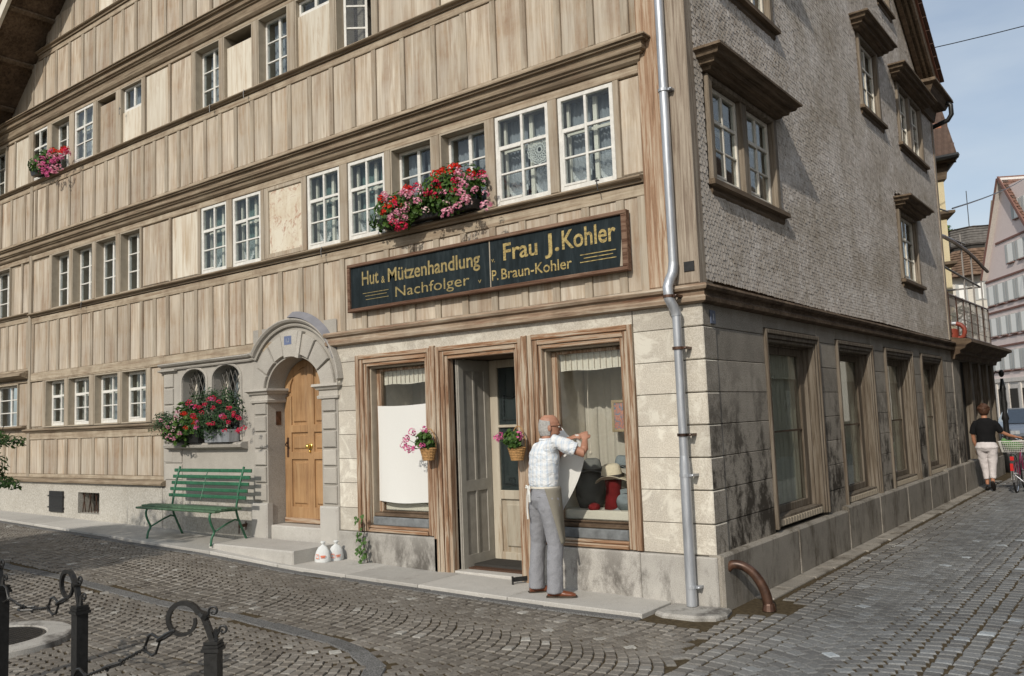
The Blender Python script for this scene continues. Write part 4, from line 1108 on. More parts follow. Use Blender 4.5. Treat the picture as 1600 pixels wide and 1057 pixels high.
hd = MB(); hd.tube([(-6.10, dep-.02, 1.50), (-6.10, dep-.05, 1.47), (-6.08, dep-.055, 1.45), (-6.05, dep-.05, 1.45)], .009, 6); hd.cbox(-6.12, -6.08, dep-.012, dep, 1.30, 1.56, .003)
mk('door_handle', hd, M['rust'], door)
bp = MB(); bp.box(0, .006, -.04, .04, -.09, .09); bp.box(.006, .009, -.02, .02, -.05, .05)
o = P('bell_plate', bp, M['rust']); o.location = (-6.175, .17, 1.82)
# steps
mb = MB(); mb.cbox(-6.165, -5.11, .02, .34, G(-5.6)-.05, .445, .015); P('door_step', mb, M['slab'])
st = MB(); st.cbox(-6.52, -4.86, -.66, -.055, G(-5.8)-.08, .285, .015)
o = P('door_step', st, M['slab']); o['label'] = 'broad granite slab step before the oak door'
# plaster plinth on the left with its base
mb = MB()
for a, b in ((XL, -12.14), (-11.68, -11.20), (-10.50, -8.665)): mb.box(a, b, -.02, .28, .2, .90)
for a, b in ((-12.14, -11.68), (-11.20, -10.50)): mb.box(a, b, -.02, .28, .2, .42); mb.box(a, b, -.02, .28, .76, .90)
P('plaster_plinth', mb, M['plaster'])
mb = MB(); mb.box(-8.664, -8.14, -.014, .0, .2, .88); mb.box(-8.14, -6.475, -.010, .0, .15, .80); P('plaster_plinth', mb, M['plaster'])
mb = MB(); mb.cbox(-.24, .24, 0, .03, -.17, .18, .006)
for z in (-.09, .1): mb.box(-.27, .27, -.008, .0, z-.012, z+.012)
o = mk('cellar_hatch', mb, M['iron'], house, (-11.92, -.052, .585), 0); o['label'] = 'black iron cellar shutter, open flat against the wall'
gb = MB()
for i in range(4): gb.tube([(-11.18+.2*i, .05, .43), (-11.0+.2*i-.1+.0, .05, .75)], .008, 5); gb.tube([(-11.0+.2*i-.1, .06, .43), (-11.18+.2*i, .06, .75)], .008, 5)
P('cellar_grille', gb, M['rust']); P('cellar_backing', MB().box(-11.22, -10.48, .24, .27, .40, .78), M['inner'])
P('cellar_backing', MB().box(-12.16, -11.66, .0, .02, .40, .78), M['inner'])

# ---- shop front ----------------------------------------------------
def shopframe(x0, x1, z0, z1, wl, wr, wt, wb, name='shop_frame', side=False, mat='worn', math_='worn_h', y=-.03):
    """three stepped members round an opening, mitres simplified to butt joints"""
    for k, (ins0, ins1, yy) in enumerate(((0, .36, y), (.36, .72, y+.016), (.72, 1, y+.034))):
        a0, a1 = x0+wl*ins0, x0+wl*ins1; b0, b1 = x1-wr*ins1, x1-wr*ins0; t0, t1 = z1-wt*ins1, z1-wt*ins0
        zb = z0
        for q0, q1 in ((a0, a1-.0015), (b0+.0015, b1)): mk('frame_post', MB().cbox(q0, q1, yy, .10, zb, t1, .006), M[mat], house, rot=SIDE if side else None)
        mb = MB(); mb.cbox(a1, b0, yy, .10, t0+.0015, t1, .006)
        mk('frame_head', mb, M[math_], house, rot=SIDE if side else None)
    if wb:
        mb = MB(); mb.cbox(x0+wl, x1-wr, y+.01, .10, z0, z0+wb*.55, .008); mb.cbox(x0+wl, x1-wr, y+.03, .10, z0+wb*.55+.002, z0+wb, .008)
        mk('frame_sill', mb, M[math_], house, rot=SIDE if side else None)
shopframe(-4.462, -3.252, .455, 2.512, .165, .11, .14, .07)
shopframe(-3.172, -1.985, .06, 2.512, .155, .12, .14, 0)
shopframe(-1.905, -.700, .455, 2.53, .15, .15, .15, .07)
# rails between the openings, with a fine shadow gap
for x0, x1, zb in ((-3.250, -3.174, .06), (-1.983, -1.907, .06)):
    mb = MB(); mb.cbox(x0+.002, x1-.002, -.045, .10, zb, 2.53, .012); P('frame_post', mb, M['worn'])
def display(x0, x1, z0, z1, name):
    """recessed shop window: grey reveal, inner frame, one big pane, blue-grey riser board"""
    rv = MB(); rv.box(x0, x0+.02, .06, .30, z0, z1); rv.box(x1-.02, x1, .06, .30, z0, z1); rv.box(x0+.02, x1-.02, .06, .30, z1-.02, z1)
    P('shop_reveal', rv, M['jamb'])
    fr = MB(); y0, y1 = .14, .19
    fr.cbox(x0+.022, x0+.09, y0, y1, z0+.14, z1-.03, .008); fr.cbox(x1-.06, x1-.022, y0, y1, z0+.14, z1-.03, .008); fr.cbox(x0+.09, x1-.06, y0, y1, z1-.06, z1-.03, .006)
    o = P(name, fr, M['worn'])
    fr = MB(); fr.cbox(x0+.022, x1-.022, .06, y1, z0+.10, z0+.139, .01); fr.cbox(x0+.09, x1-.06, y0-.01, y1, z0+.141, z0+.160, .006); mk('sash_rail', fr, M['dark_wood'], o)
    fr = MB(); fr.cbox(x0+.022, x1-.022, .035, .07, z0+.0, z0+.098, .01)
    mk('riser_board', fr, plain('blue_grey_board', (.155, .165, .17), .6, var=.3, scale=14), o)
    mk('pane', MB().box(x0+.09, x1-.06, .160, .165, z0+.160, z1-.06), M['shop_glass'], o)
    return o
shl = display(-4.295, -3.364, .525, 2.37, 'shop_window')
shr = display(-1.753, -.852, .525, 2.38, 'shop_window')
# display boxes
for o, x0, x1 in ((shl, -4.29, -3.37), (shr, -1.75, -.855)):
    mk('display_floor', MB().cbox(x0, x1, .195, .85, .685, .775, .01), M['valance'], o)
    mk('display_side', MB().box(x0-.03, x0-.01, .2, .9, .7, 2.6).box(x1+.01, x1+.03, .2, .9, .7, 2.6).box(x0, x1, .195, .9, 2.44, 2.47), M['offwhite'], o)
    drape(x0, x1, .77, 2.42, .78, 'backdrop', o, .022, .13, 'backdrop_curtain')
    # pleated valance
    n = 11; vm = MB()
    def fv(u, v, x0=x0, x1=x1): return (x0+.09+(x1-x0-.15)*u, .205+.006*math.sin(u*n*2*math.pi), 2.15+.006*math.sin(u*9)+(2.42-2.15)*v)
    vm.grid(fv, n*6, 2); mk('valance', vm, M['valance'], o, smooth=True)
    vs_ = MB()
    for i in range(1, n): vs_.box(x0+.09+(x1-x0-.15)*i/n-.0025, x0+.09+(x1-x0-.15)*i/n+.0025, .192, .1955, 2.16, 2.36)
    mk('valance_pleat', vs_, M['jamb'], o)
# shop door: grey leaf folded inward, glazed cream door behind
lf = MB()
lf.box(-2.997, -2.975, .11, .66, .085, 2.37)
o = P('open_door_leaf', lf, plain('grey_door_paint', (.27, .255, .225), .7, var=.15)); o['label'] = 'grey panelled door leaf folded inward'
lm = MB()
for y0, y1, z0, z1 in ((.12, .20, .09, 2.36), (.56, .65, .09, 2.36), (.20, .56, .09, .24), (.20, .56, .92, 1.04), (.20, .56, 2.24, 2.36), (.365, .395, 1.04, 2.24), (.365, .395, .24, .92)):
    lm.box(-2.976, -2.962, y0, y1, z0, z1)
mk('leaf_moulding', lm, plain('grey_door_paint_b', (.30, .285, .25), .7), o)
P('door_jamb', MB().box(-2.14, -2.10, .09, .70, .07, 2.37), M['jamb'])
P('door_ceiling', MB().box(-3.0, -2.11, .10, .72, 2.375, 2.40), M['dark_wood'])
thr = MB().cbox(-3.02, -2.10, .02, .75, .0, .10, .01); P('threshold', thr, M['slab'])
cd = MB(); y0 = .66
cd.cbox(-2.975, -2.86, y0, y0+.05, .10, 2.37, .008); cd.cbox(-2.16, -2.10, y0, y0+.05, .10, 2.37, .008); cd.cbox(-2.86, -2.16, y0, y0+.05, .10, .22, .006); cd.cbox(-2.86, -2.16, y0, y0+.05, .80, .90, .006); cd.cbox(-2.86, -2.16, y0+.004, y0+.045, 1.60, 1.63, .004); cd.cbox(-2.86, -2.16, y0, y0+.05, 2.28, 2.37, .006)
M['shopdoor'] = wood('shop_door_paint', (.46, .42, .345), (.40, .36, .29), (.29, .25, .19), 12)
gd = P('glazed_shop_door', cd, M['shopdoor']); gd['label'] = 'cream glazed shop door with etched panes'
mk('door_panel', MB().cbox(-2.80, -2.22, y0+.012, y0+.04, .27, .75, .02).box(-2.86, -2.16, y0+.03, y0+.045, .22, .80), M['shopdoor'], gd)
mk('pane', MB().box(-2.86, -2.16, y0+.02, y0+.026, .90, 1.60), M['glass'], gd); mk('pane', MB().box(-2.86, -2.16, y0+.02, y0+.026, 1.63, 2.28), M['glass'], gd)
mk('doorway_shade_blind', MB().box(-2.86, -2.16, y0+.035, y0+.04, .90, 2.27), plain('doorway_shade_blue_grey', (.035, .042, .043), .5), gd)  # dark sheet behind both panes, carrying the doorway's shade in its colour
et = MB()      # etched ornament: corner key pattern, garland and leaf spray
yy = y0+.013
def flat(pts, w_=.0045):
    et.tube([(x, yy, z) for x, z in pts], w_, 4)
for zb, zt in ((.93, 1.57), (1.66, 2.0)):
    flat([(-2.82, zb+.03), (-2.20, zb+.03)], .003); flat([(-2.82, zb+.03), (-2.82, zt)], .003)
flat([(-2.80, .98), (-2.66, .98), (-2.66, 1.04), (-2.74, 1.04), (-2.74, 1.01), (-2.70, 1.01)], .004)
for k in range(9): flat([(-2.56+.035*math.cos(k*.8), 1.10+.034*k), (-2.56+.035*math.cos(k*.8)+(.03 if k % 2 else -.03), 1.13+.034*k)], .012)
flat([(-2.56, 1.06), (-2.53, 1.2), (-2.57, 1.4)], .003)
for k in range(6): flat([(-2.78, 1.96-.05*k), (-2.78, 1.93-.05*k)], .010-.001*k)
flat([(-2.78+.06*i, 1.96-.03*math.sin(i*math.pi/3) if i < 7 else 1.96) for i in range(8)], .009)
mk('etched_ornament', et, M['black'], gd)

# ---- right-hand side wall -----------------------------------------
SW = MB()
fr_u = [(1.43, 3.09), (3.78, 5.39), (6.04, 7.71), (8.31, 9.93)]
SW.box(1.42, 1.435, .012, .28, .0, 2.66)
x = .25
for a, b in fr_u+[(11.9, 12)]:
    SW.box(x, a-.001 if a < 11 else 10.9, .012, .30, .0, 2.66); x = b+.001
for a, b in fr_u: SW.box(a-.001, b+.001, .012, .30, .0, .47); SW.box(a-.001, b+.001, .012, .30, 2.52, 2.66)
P('side_stone_wall', SW, M['joint'], True)
spans = [(.247, 1.428), (3.095, 3.775), (5.395, 6.035), (7.715, 8.305), (9.935, 10.42), (10.42, 10.9)]
for k, (a, b) in enumerate(spans):
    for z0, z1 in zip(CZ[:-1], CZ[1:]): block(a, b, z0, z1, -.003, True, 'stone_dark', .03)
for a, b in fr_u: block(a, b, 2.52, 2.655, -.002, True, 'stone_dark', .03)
cut = [-.03, 1.86, 3.60, 5.0, 6.5, 8.0, 9.4, 10.9, 12.45]
for a, b in zip(cut[:-1], cut[1:]):
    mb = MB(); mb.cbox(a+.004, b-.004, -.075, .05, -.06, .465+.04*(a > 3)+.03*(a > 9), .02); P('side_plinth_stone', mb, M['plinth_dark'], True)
for a, b in fr_u:
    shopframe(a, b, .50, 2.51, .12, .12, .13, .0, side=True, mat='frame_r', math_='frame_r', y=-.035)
    x0, x1 = a+.12, b-.12
    rv = MB(); rv.box(x0, x0+.02, .09, .34, .5, 2.38); rv.box(x1-.02, x1, .09, .34, .5, 2.38); rv.box(x0+.02, x1-.02, .09, .34, 2.36, 2.38); rv.box(x0+.02, x1-.02, .02, .30, .5, .60)
    P('shop_reveal', rv, M['frame_r'], True)
    vt = MB(); n = 16
    for i in range(n): vt.box(x0+.06+(x1-x0-.12)*(i+.12)/n, x0+.06+(x1-x0-.12)*(i+.88)/n, -.002, .019, .515, .575)
    P('vent_slat', vt, M['jamb'], True)
    f = MB(); f.cbox(x0+.022, x0+.09, .13, .18, .60, 2.36, .006); f.cbox(x1-.16, x1-.022, .13, .18, .60, 2.36, .006); f.cbox(x0+.09, x1-.16, .13, .18, .60, .68, .006); f.cbox(x0+.09, x1-.16, .13, .18, 2.28, 2.36, .006)
    o = P('shop_window', f, M['frame_r'], True)
    mk('glazing_bar', MB().box(x0+.09, x1-.16, .142, .165, 1.44, 1.46), M['dark_wood'], o)
    for z0, z1 in ((.68, 1.44), (1.46, 2.28)): mk('pane', MB().box(x0+.09, x1-.16, .152, .156, z0, z1), M['glass'], o)
    drape(x0+.09, x1-.12, 2.02, 2.34, .185, 'dim_curtain', o, .012, .07, 'valance')
    drape(x0+.45, x1-.05, .62, 2.3, .225, 'dim_curtain', o, .022, .16)
# shingled upper wall
UW = MB()
wins = [(.34, 2.11, 3.82, 4.85), (5.84, 6.9, 6.05, 7.2), (8.08, 9.85, 6.04, 7.12), (7.5, 8.75, 3.68, 4.86), (.6, 2.25, 5.98, 7.1), (7.4, 8.1, 8.27, 9.3), (4.9, 5.8, 8.4, 9.4)]
ys_ = sorted(set([.122, 10.9]+[a for a, *_ in wins]+[b for _, b, *_ in wins])); zs_ = sorted(set([2.851, 12]+[c for _, _, c, _ in wins]+[d for *_, d in wins]))
for y0, y1 in zip(ys_[:-1], ys_[1:]):
    z = None
    for z0, z1 in zip(zs_[:-1], zs_[1:]):
        cy_, cz_ = (y0+y1)/2, (z0+z1)/2
        inside = any(a < cy_ < b and c < cz_ < d for a, b, c, d in wins)
        if not inside: UW.box(y0, y1, .02, .28, z0, z1)
P('side_timber_wall', UW, M['dark_wood'], True)
def rakeR(y): return 8.69-(y-8.53)*.705
def shingles():
    pw, ph = .064, .038
    u0, u1, z0, z1 = .135, 10.88, 2.86, 10.4
    P7 = np.array([(-.5, 1.9), (.5, 1.9), (.5, .55), (.33, .14), (0, 0), (-.33, .14), (-.5, .55)])*np.array([.93*pw, ph])
    dout = np.array([.0105, .0105, .0145, .0155, .0160, .0155, .0145]); n = 7
    allV = []; 
    r = 0; z = z0
    cent = []
    while z < z1:
        wav = .006*np.sin(np.arange(0, 400)*.05+r*.13)
        u = u0+(pw/2 if r % 2 else 0); i = 0
        while u < u1:
            zz = z+.010*math.sin(u*1.1+z*.3)+rng.normal(0, .0018)
            if z > rakeR(u)+.1: break
            if not any(a-.07 < u < b+.07 and c-.12 < zz+.02 < d+.22 for a, b, c, d in wins): cent.append((u, zz))
            u += pw
        z += ph; r += 1
    cent = np.array(cent); k = len(cent)
    sc_ = 1+rng.normal(0, .012, (k, 1, 1)); V = np.repeat(P7[None], k, 0)*sc_
    V = V+rng.normal(0, .0006, V.shape); V += cent[:, None, :]
    D = np.repeat(dout[None], k, 0)+rng.normal(0, .0011, (k, 1))+rng.normal(0, .0010, (k, 1))*np.array([0, 0, 1, .6, 0, -.6, -1])[None]
    front = np.stack([V[:, :, 0], -D, V[:, :, 1]], -1); back = np.stack([V[:, 2:, 0], -D[:, 2:]+.009, V[:, 2:, 1]], -1)
    X = np.concatenate([front, back], 1)    # 12 verts
    # world position of each for the camera distance
    cw = np.stack([np.zeros(k), cent[:, 0], cent[:, 1]], -1)-np.array(CAM); d = cw @ np.array(CF)
    px = 800+1338.6*(cw @ np.array(CR))/d; py = 528.5-1338.6*(cw @ np.array(CU))/d
    vis = (px > 0) & (px < 1600) & (py > 0) & (py < 1057)
    size = np.where(vis, (1/d)*(3.2/np.linalg.norm(cw, axis=1)), 0); order = np.argsort(-size); big = order[:300]
    F = [(6, 5, 2, 1), (6, 1, 0, 6)]
    quads = [(0, 6, 2, 1), (6, 5, 3, 2), (5, 4, 3, 3)]
    faces = [[0, 6, 5, 4, 3, 2, 1]]
    for j in range(4): faces.append([2+j, 3+j, 8+j, 7+j])
    for i in big:
        c = np.array([cent[i, 0], 0, cent[i, 1]]); me = bpy.data.meshes.new('shingle'); me.from_pydata([tuple(p) for p in X[i]-c], [], faces); me.materials.append(M['shingle'])
        link('shingle', me, house, (0, cent[i, 0], cent[i, 1]), SIDE)
    rest = np.setdiff1d(np.arange(k), big); m = len(rest)
    # quads only (degenerate-free): split the 7-gon in 3
    Q = np.array([(0, 6, 2, 1), (6, 5, 3, 2), (2, 3, 8, 7), (3, 4, 9, 8), (4, 5, 10, 9), (5, 6, 11, 10)]); T3 = np.array([(5, 4, 3)])
    VV = X[rest].reshape(-1, 3); off = (np.arange(m)*12)[:, None, None]
    Fq = (Q[None]+off).reshape(-1, 4); Ft = (T3[None]+off).reshape(-1, 3)
    me = bpy.data.meshes.new('shingle_field'); me.vertices.add(len(VV)); me.vertices.foreach_set('co', VV.astype(np.float32).ravel())
    me.loops.add(len(Fq)*4+len(Ft)*3); me.loops.foreach_set('vertex_index', np.concatenate([Fq.ravel(), Ft.ravel()]).astype(np.int32))
    me.polygons.add(len(Fq)+len(Ft)); me.polygons.foreach_set('loop_start', np.concatenate([np.arange(len(Fq))*4, len(Fq)*4+np.arange(len(Ft))*3]).astype(np.int32))
    me.materials.append(M['shingle']); me.update(calc_edges=True); me.polygons.foreach_set('use_smooth', [False]*len(me.polygons))
    link('shingle_field', me, house, rot=SIDE, kind='stuff'); print('shingles', k)
shingles()
P('end_board', MB().box(10.80, 10.92, -.03, .3, 2.86, 7.4), M['corner_grey'], True)
def hood(u0, u1, z0, z1, D=.28):
    h = z1-z0
    pr_ = [(0, z1), (D, z1-.015), (D, z1-.04), (D*.86, z1-.055), (D*.80, z1-.09), (D*.62, z1-.10), (D*.58, z1-.14), (D*.40, z1-.15), (D*.36, z0+.01), (0, z0)]
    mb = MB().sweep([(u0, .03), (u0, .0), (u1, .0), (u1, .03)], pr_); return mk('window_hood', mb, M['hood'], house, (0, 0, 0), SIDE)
def sill_r(u0, u1, z):
    mb = MB().sweep([(u0, .03), (u0, 0), (u1, 0), (u1, .03)], [(0, z), (.075, z-.01), (.08, z-.06), (.03, z-.075), (.03, z-.12), (.01, z-.15), (0, z-.15)])
    mk('window_sill', mb, M['hood'], house, rot=SIDE)
def sidewin(a, b, c, d, n, hd=None, sl=None, zt=.19, rows=(1, 1, 1)):
    cs = .09
    mb = MB(); mb.cbox(a, a+cs, -.045, .10, c, d, .008); mb.cbox(b-cs, b, -.045, .10, c, d, .008); mb.cbox(a+cs, b-cs, -.045, .10, d-.05, d, .008)
    w_ = (b-a-2*cs); 
    if n == 2: mb.cbox((a+b)/2-.07, (a+b)/2+.07, -.03, .10, c, d-.05, .008)
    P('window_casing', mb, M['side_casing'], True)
    reveal(a+cs-.002, b-cs+.002, c, d-.048, .10, .30, True)
    spans = [(a+cs, (a+b)/2-.07), ((a+b)/2+.07, b-cs)] if n == 2 else [(a+cs, b-cs)]
    for x0, x1 in spans: window(x0+.02, x1-.02, c+.02, d-.06, .02, side=True, style='outer', rows=rows, curt=None, mat='offwhite')
    if hd: hood(hd[0], hd[1], d, d+zt)
    if sl: sill_r(sl[0], sl[1], c)
sidewin(.34, 2.11, 3.84, 4.85, 2, (.395, 2.03), (.37, 2.20))
sidewin(5.84, 6.9, 6.06, 7.16, 1, (5.80, 6.95), (5.85, 7.02))
sidewin(8.08, 9.85, 6.04, 7.08, 2, (7.95, 9.90), (8.10, 10.0))
sidewin(7.5, 8.75, 3.68, 4.80, 1, (7.60, 8.72), (7.55, 8.84))
sidewin(.6, 2.25, 5.98, 7.1, 2, (.6, 2.3), (.6, 2.30))
sidewin(7.4, 8.1, 8.27, 9.3, 1, None, (7.35, 8.16)); sidewin(4.9, 5.8, 8.4, 9.4, 1, None, (4.8, 5.9))
# side gable roof: soffit, verge, tile edge and the boxed eave return
def rz(y, o=0): return rakeR(y)+o
ya, yb = 4.0, 10.25
def slabR(x0, x1, o0, o1, mat, name, ya=ya, yb=yb):
    mb = MB(); v = [(x0, ya, rz(ya, o0)), (x1, ya, rz(ya, o0)), (x1, yb, rz(yb, o0)), (x0, yb, rz(yb, o0)), (x0, ya, rz(ya, o1)), (x1, ya, rz(ya, o1)), (x1, yb, rz(yb, o1)), (x0, yb, rz(yb, o1))]
    mb.add(v, [(3, 2, 1, 0), (4, 5, 6, 7), (0, 1, 5, 4), (1, 2, 6, 5), (2, 3, 7, 6), (3, 0, 4, 7)]); return mk(name, mb, mat, house)
slabR(-4, .25, 0, .06, M['hood'], 'roof_soffit'); slabR(.255, .295, -.06, .14, M['hood'], 'verge_board')
slabR(.05, .12, -.08, -.003, M['dark_wood'], 'soffit_batten'); slabR(.17, .21, -.05, -.003, M['hood'], 'soffit_batten')
slabR(-4, .33, .145, .20, plain('roof_tile_red', (.17, .075, .05)), 'roof')
for i in range(26):
    yy = 4.2+i*.235
    mb = MB(); z = rz(yy, .205); mb.add([(.14, yy, z), (.39, yy, z+.01), (.39, yy+.26, z-.165), (.14, yy+.26, z-.165), (.14, yy, z+.03), (.39, yy, z+.045), (.39, yy+.26, z-.125), (.14, yy+.26, z-.13)],
           [(3, 2, 1, 0), (4, 5, 6, 7), (0, 1, 5, 4), (1, 2, 6, 5), (2, 3, 7, 6), (3, 0, 4, 7)]); mk('roof_tile', mb, plain('mossy_tile', (.10, .06, .045)) if i == 0 else bpy.data.materials['mossy_tile'], house)
mb = MB().sweep([(10.02, .3), (10.02, .0), (10.9, .0), (10.9, .3)], [(0, 7.62), (.36, 7.56), (.37, 7.50), (.30, 7.46), (.24, 7.34), (.10, 7.30), (.06, 7.10), (0, 7.08)]); mk('eave_box', mb, M['hood'], house, rot=SIDE)
mb = MB().tube([(-.2, 10.98, 7.44), (.30, 10.98, 7.44), (.36, 10.98, 7.38), (.36, 10.98, 7.2), (.29, 10.98, 7.10), (.0, 10.98, 7.02)], .045, 10); mk('rain_pipe', mb, M['iron'], house, smooth=True)
# ================================================================== THINGS ON AND BEFORE THE HOUSE
# ---- shop sign
sx0, sx1, sz0, sz1 = -4.51, -.665, 3.03, 3.605
SG = thing('shop_sign', 'long black hatter shop sign with gold lettering in a red-brown wooden frame above the shop', 'sign', (-2.59, -.05, 3.03))
def sgp(name, mb, mat, **k): 
    return mk(name, mb, mat, SG, (2.59, .05, -3.03), **k)
sgp('sign_board', MB().box(sx0+.04, -2.325, -.055, -.012, sz0+.04, sz1-.04), M['signboard']); sgp('sign_board', MB().box(-2.315, sx1-.04, -.055, -.012, sz0+.04, sz1-.04), M['signboard'])
sgp('board_joint', MB().box(-2.326, -2.314, -.058, -.012, sz0+.04, sz1-.04), M['jamb'])
for q0, q1 in ((sz1-.04, sz1), (sz0, sz0+.04)): sgp('sign_frame', MB().cbox(sx0, sx1, -.085, -.012, q0, q1, .008), M['signframe'])
for q0, q1 in ((sx0, sx0+.045), (sx1-.06, sx1)): sgp('sign_frame', MB().cbox(q0, q1, -.083, -.012, sz0+.04, sz1-.04, .008), M['signframe'])
wb = MB(); wb.add([(sx1-.060, -.0565, sz0+.05), (sx1-.10, -.0565, sz0+.05), (sx1-.085, -.0565, sz0+.16), (sx1-.072, -.0565, sz0+.30), (sx1-.060, -.0565, sz0+.31)], [(0, 4, 3, 2, 1)]); sgp('worn_edge', wb, M['jamb'])
def text_mesh(txt, size=1.0, extrude=0.0, bold=0.0):
    cu = bpy.data.curves.new('t', 'FONT'); cu.body = txt; cu.size = size; cu.extrude = extrude; cu.offset = bold; cu.resolution_u = 4
    o = bpy.data.objects.new('t', cu); col.objects.link(o); dg = bpy.context.evaluated_depsgraph_get(); dg.update()
    me = bpy.data.meshes.new_from_object(o.evaluated_get(dg)); bpy.data.objects.remove(o); bpy.data.curves.remove(cu); return me
def lettering(txt, x0, x1, zb, h, mat, parent, off=(0, 0, 0), y=-.0575, bold=.012, capr=.70, name='lettering', rot=None):
    """flat letters filling x0..x1, baseline zb, cap height h"""
    me = text_mesh(txt, 1.0, 0.0, bold); n = len(me.vertices); co = np.zeros(n*3, dtype=np.float32); me.vertices.foreach_get('co', co); co = co.reshape(-1, 3)
    a, b = co[:, 0].min(), co[:, 0].max(); X = (co[:, 0]-a)/(b-a)*(x1-x0)+x0; Z = co[:, 1]/capr*h+zb
    out = np.stack([X, np.full(n, y), Z], -1).astype(np.float32); me.vertices.foreach_set('co', out.ravel()); me.materials.clear(); me.materials.append(mat); me.update(); me.name = name
    return link(name, me, parent, off, rot)
LO = (2.59, .05, -3.03)
lettering('Hut', -4.27, -3.99, 3.335, .165, M['dull_gold'], SG, LO)
lettering('&', -3.945, -3.885, 3.325, .08, M['dull_gold'], SG, LO)
lettering('Mützenhandlung', -3.835, -2.455, 3.325, .155, M['dull_gold'], SG, LO, bold=.016)
lettering('Nachfolger', -3.72, -2.61, 3.135, .12, M['dull_gold'], SG, LO, bold=0)
lettering('v', -2.49, -2.445, 3.135, .055, M['dull_gold'], SG, LO, bold=0)
lettering('v.', -2.30, -2.255, 3.33, .055, M['gold'], SG, LO, bold=0)
lettering('Frau', -2.14, -1.705, 3.333, .175, M['gold'], SG, LO, bold=.016)
lettering('J.', -1.615, -1.44, 3.335, .185, M['gold'], SG, LO, bold=.016)
lettering('Kohler', -1.405, -.795, 3.337, .185, M['gold'], SG, LO, bold=.016)
lettering('P.', -2.30, -2.215, 3.138, .11, M['gold'], SG, LO, bold=.008)
lettering('Braun-Kohler', -2.175, -1.30, 3.138, .11, M['gold'], SG, LO, bold=.008)
ln = MB()
for a, b, z in ((-1.20, -.80, 3.247), (-1.16, -.835, 3.212), (-1.205, -.80, 3.175)): ln.box(a, b, -.0578, -.055, z-.004, z+.004)
sgp('gilt_line', ln, M['gold'])
ln = MB()
for a, b, z in ((-4.26, -3.83, 3.235), (-4.22, -3.86, 3.20), (-4.21, -3.83, 3.158)): ln.box(a, b, -.0578, -.055, z-.003, z+.003)
sgp('gilt_line', ln, M['dull_gold'])
# blue number plate digits (unreadable scrawl in the photo: two small pale strokes) and small corner plates
o = mk('number_strokes', MB().box(-.03, -.018, -.001, 0, -.025, .025).box(.0, .03, -.001, 0, -.025, -.015).box(.022, .03, -.001, 0, -.015, .025), M['zinc'], pl, (0, -.001, 0))
mb = MB(); mb.cbox(-.05, .05, -.01, 0, -.06, .06, .003); o = mk('house_number_plate', mb, plain('dark_blue_plate', (.10, .12, .17), .4), None, (.022, .17, 2.535), SIDE); o['label'] = 'small blue number plate on the dark side wall near the corner'; o['category'] = 'plate'
lettering('1', -.012, .012, -.03, .06, M['zinc'], o, (0, 0, 0), y=-.012, bold=.02)
mb = MB(); mb.cbox(-.05, .05, -.008, 0, -.045, .045, .003); o = mk('metal_plate', mb, M['iron'], None, (-.075, -.037, 2.985), 0); o['label'] = 'small dark plate screwed to the grey corner board above the cornice'; o['category'] = 'plate'

# ---- downpipe
DP = thing('downpipe', 'galvanised zinc downpipe running down the street corner of the house', 'downpipe', (-.205, -.115, .03))
def tz(pts, r, name, n=14, mat='zinc'):
    mb = MB().tube([(x+.205, y+.115, z-.03) for x, y, z in pts], r, n); return mk(name, mb, M[mat], DP, smooth=True)
o = tz([(-.205, -.085, 3.02), (-.205, -.085, 5.0), (-.205, -.085, 10)], .042, 'upper_pipe'); autosmooth(o)
o = tz([(-.205, -.085, 3.03), (-.205, -.087, 3.00), (-.212, -.10, 2.93), (-.225, -.145, 2.86), (-.228, -.175, 2.80), (-.222, -.175, 2.70), (-.20, -.14, 2.63), (-.19, -.115, 2.58), (-.188, -.112, 2.55)], .046, 'pipe_bend'); autosmooth(o)
o = tz([(-.188, -.112, 2.60), (-.19, -.112, 1.2)], .040, 'lower_pipe'); autosmooth(o)
o = tz([(-.19, -.112, 1.32), (-.19, -.112, 1.24), (-.195, -.112, .04)], [.040, .047, .048], 'standpipe'); autosmooth(o)
for z, m_ in ((2.72, 'rust'), (2.26, 'rust'), (1.50, 'rust'), (1.15, 'zinc'), (.20, 'zinc'), (4.62, 'zinc')):
    y = -.172 if z == 2.72 else (-.085 if z > 3 else -.112); x = -.222 if z == 2.72 else (-.205 if z > 3 else -.19)
    mb = MB().tube([(x+.205, y+.115, z-.03-.013), (x+.205, y+.115, z-.03+.013)], .052, 14); mb.box(x+.205+.045, x+.205+.085, y+.115-.012, y+.115+.10, z-.03-.01, z-.03+.01)
    mb.ell((x+.205+.075, y+.115-.015, z-.03), (.012, .012, .012), 8, 6)
    o = mk('pipe_bracket', mb, M[m_], DP); 
# ---- iron corner guard
g_ = MB(); pts = [(.055, .10, .335), (.10, .11, .375), (.18, .13, .365), (.26, .155, .31), (.32, .17, .22), (.355, .18, .12), (.37, .185, .0), (.37, .185, -.05)]
def smoothpath(p, k=4):
    p = [Vector(q) for q in p]; out = []
    for i in range(len(p)-1):
        a = p[max(i-1, 0)]; b = p[i]; c = p[i+1]; d = p[min(i+2, len(p)-1)]
        for j in range(k):
            t = j/k; out.append(.5*((2*b)+(-a+c)*t+(2*a-5*b+4*c-d)*t*t+(-a+3*b-3*c+d)*t**3))
    out.append(p[-1]); return out
sp = smoothpath(pts); g_.tube(sp, [.036+.012*i/len(sp) for i in range(len(sp))], 14)
o = mk('corner_guard', g_, M['rust'], None, smooth=True, label='thick rusty iron pipe guard curving from the corner plinth into the cobbles', category='guard')
mb = MB(); mb.lathe([(.060, 0), (.056, .02), (.050, .05), (.047, .06)], .37, .185, 12); mk('guard_collar', mb, M['rust'], o)

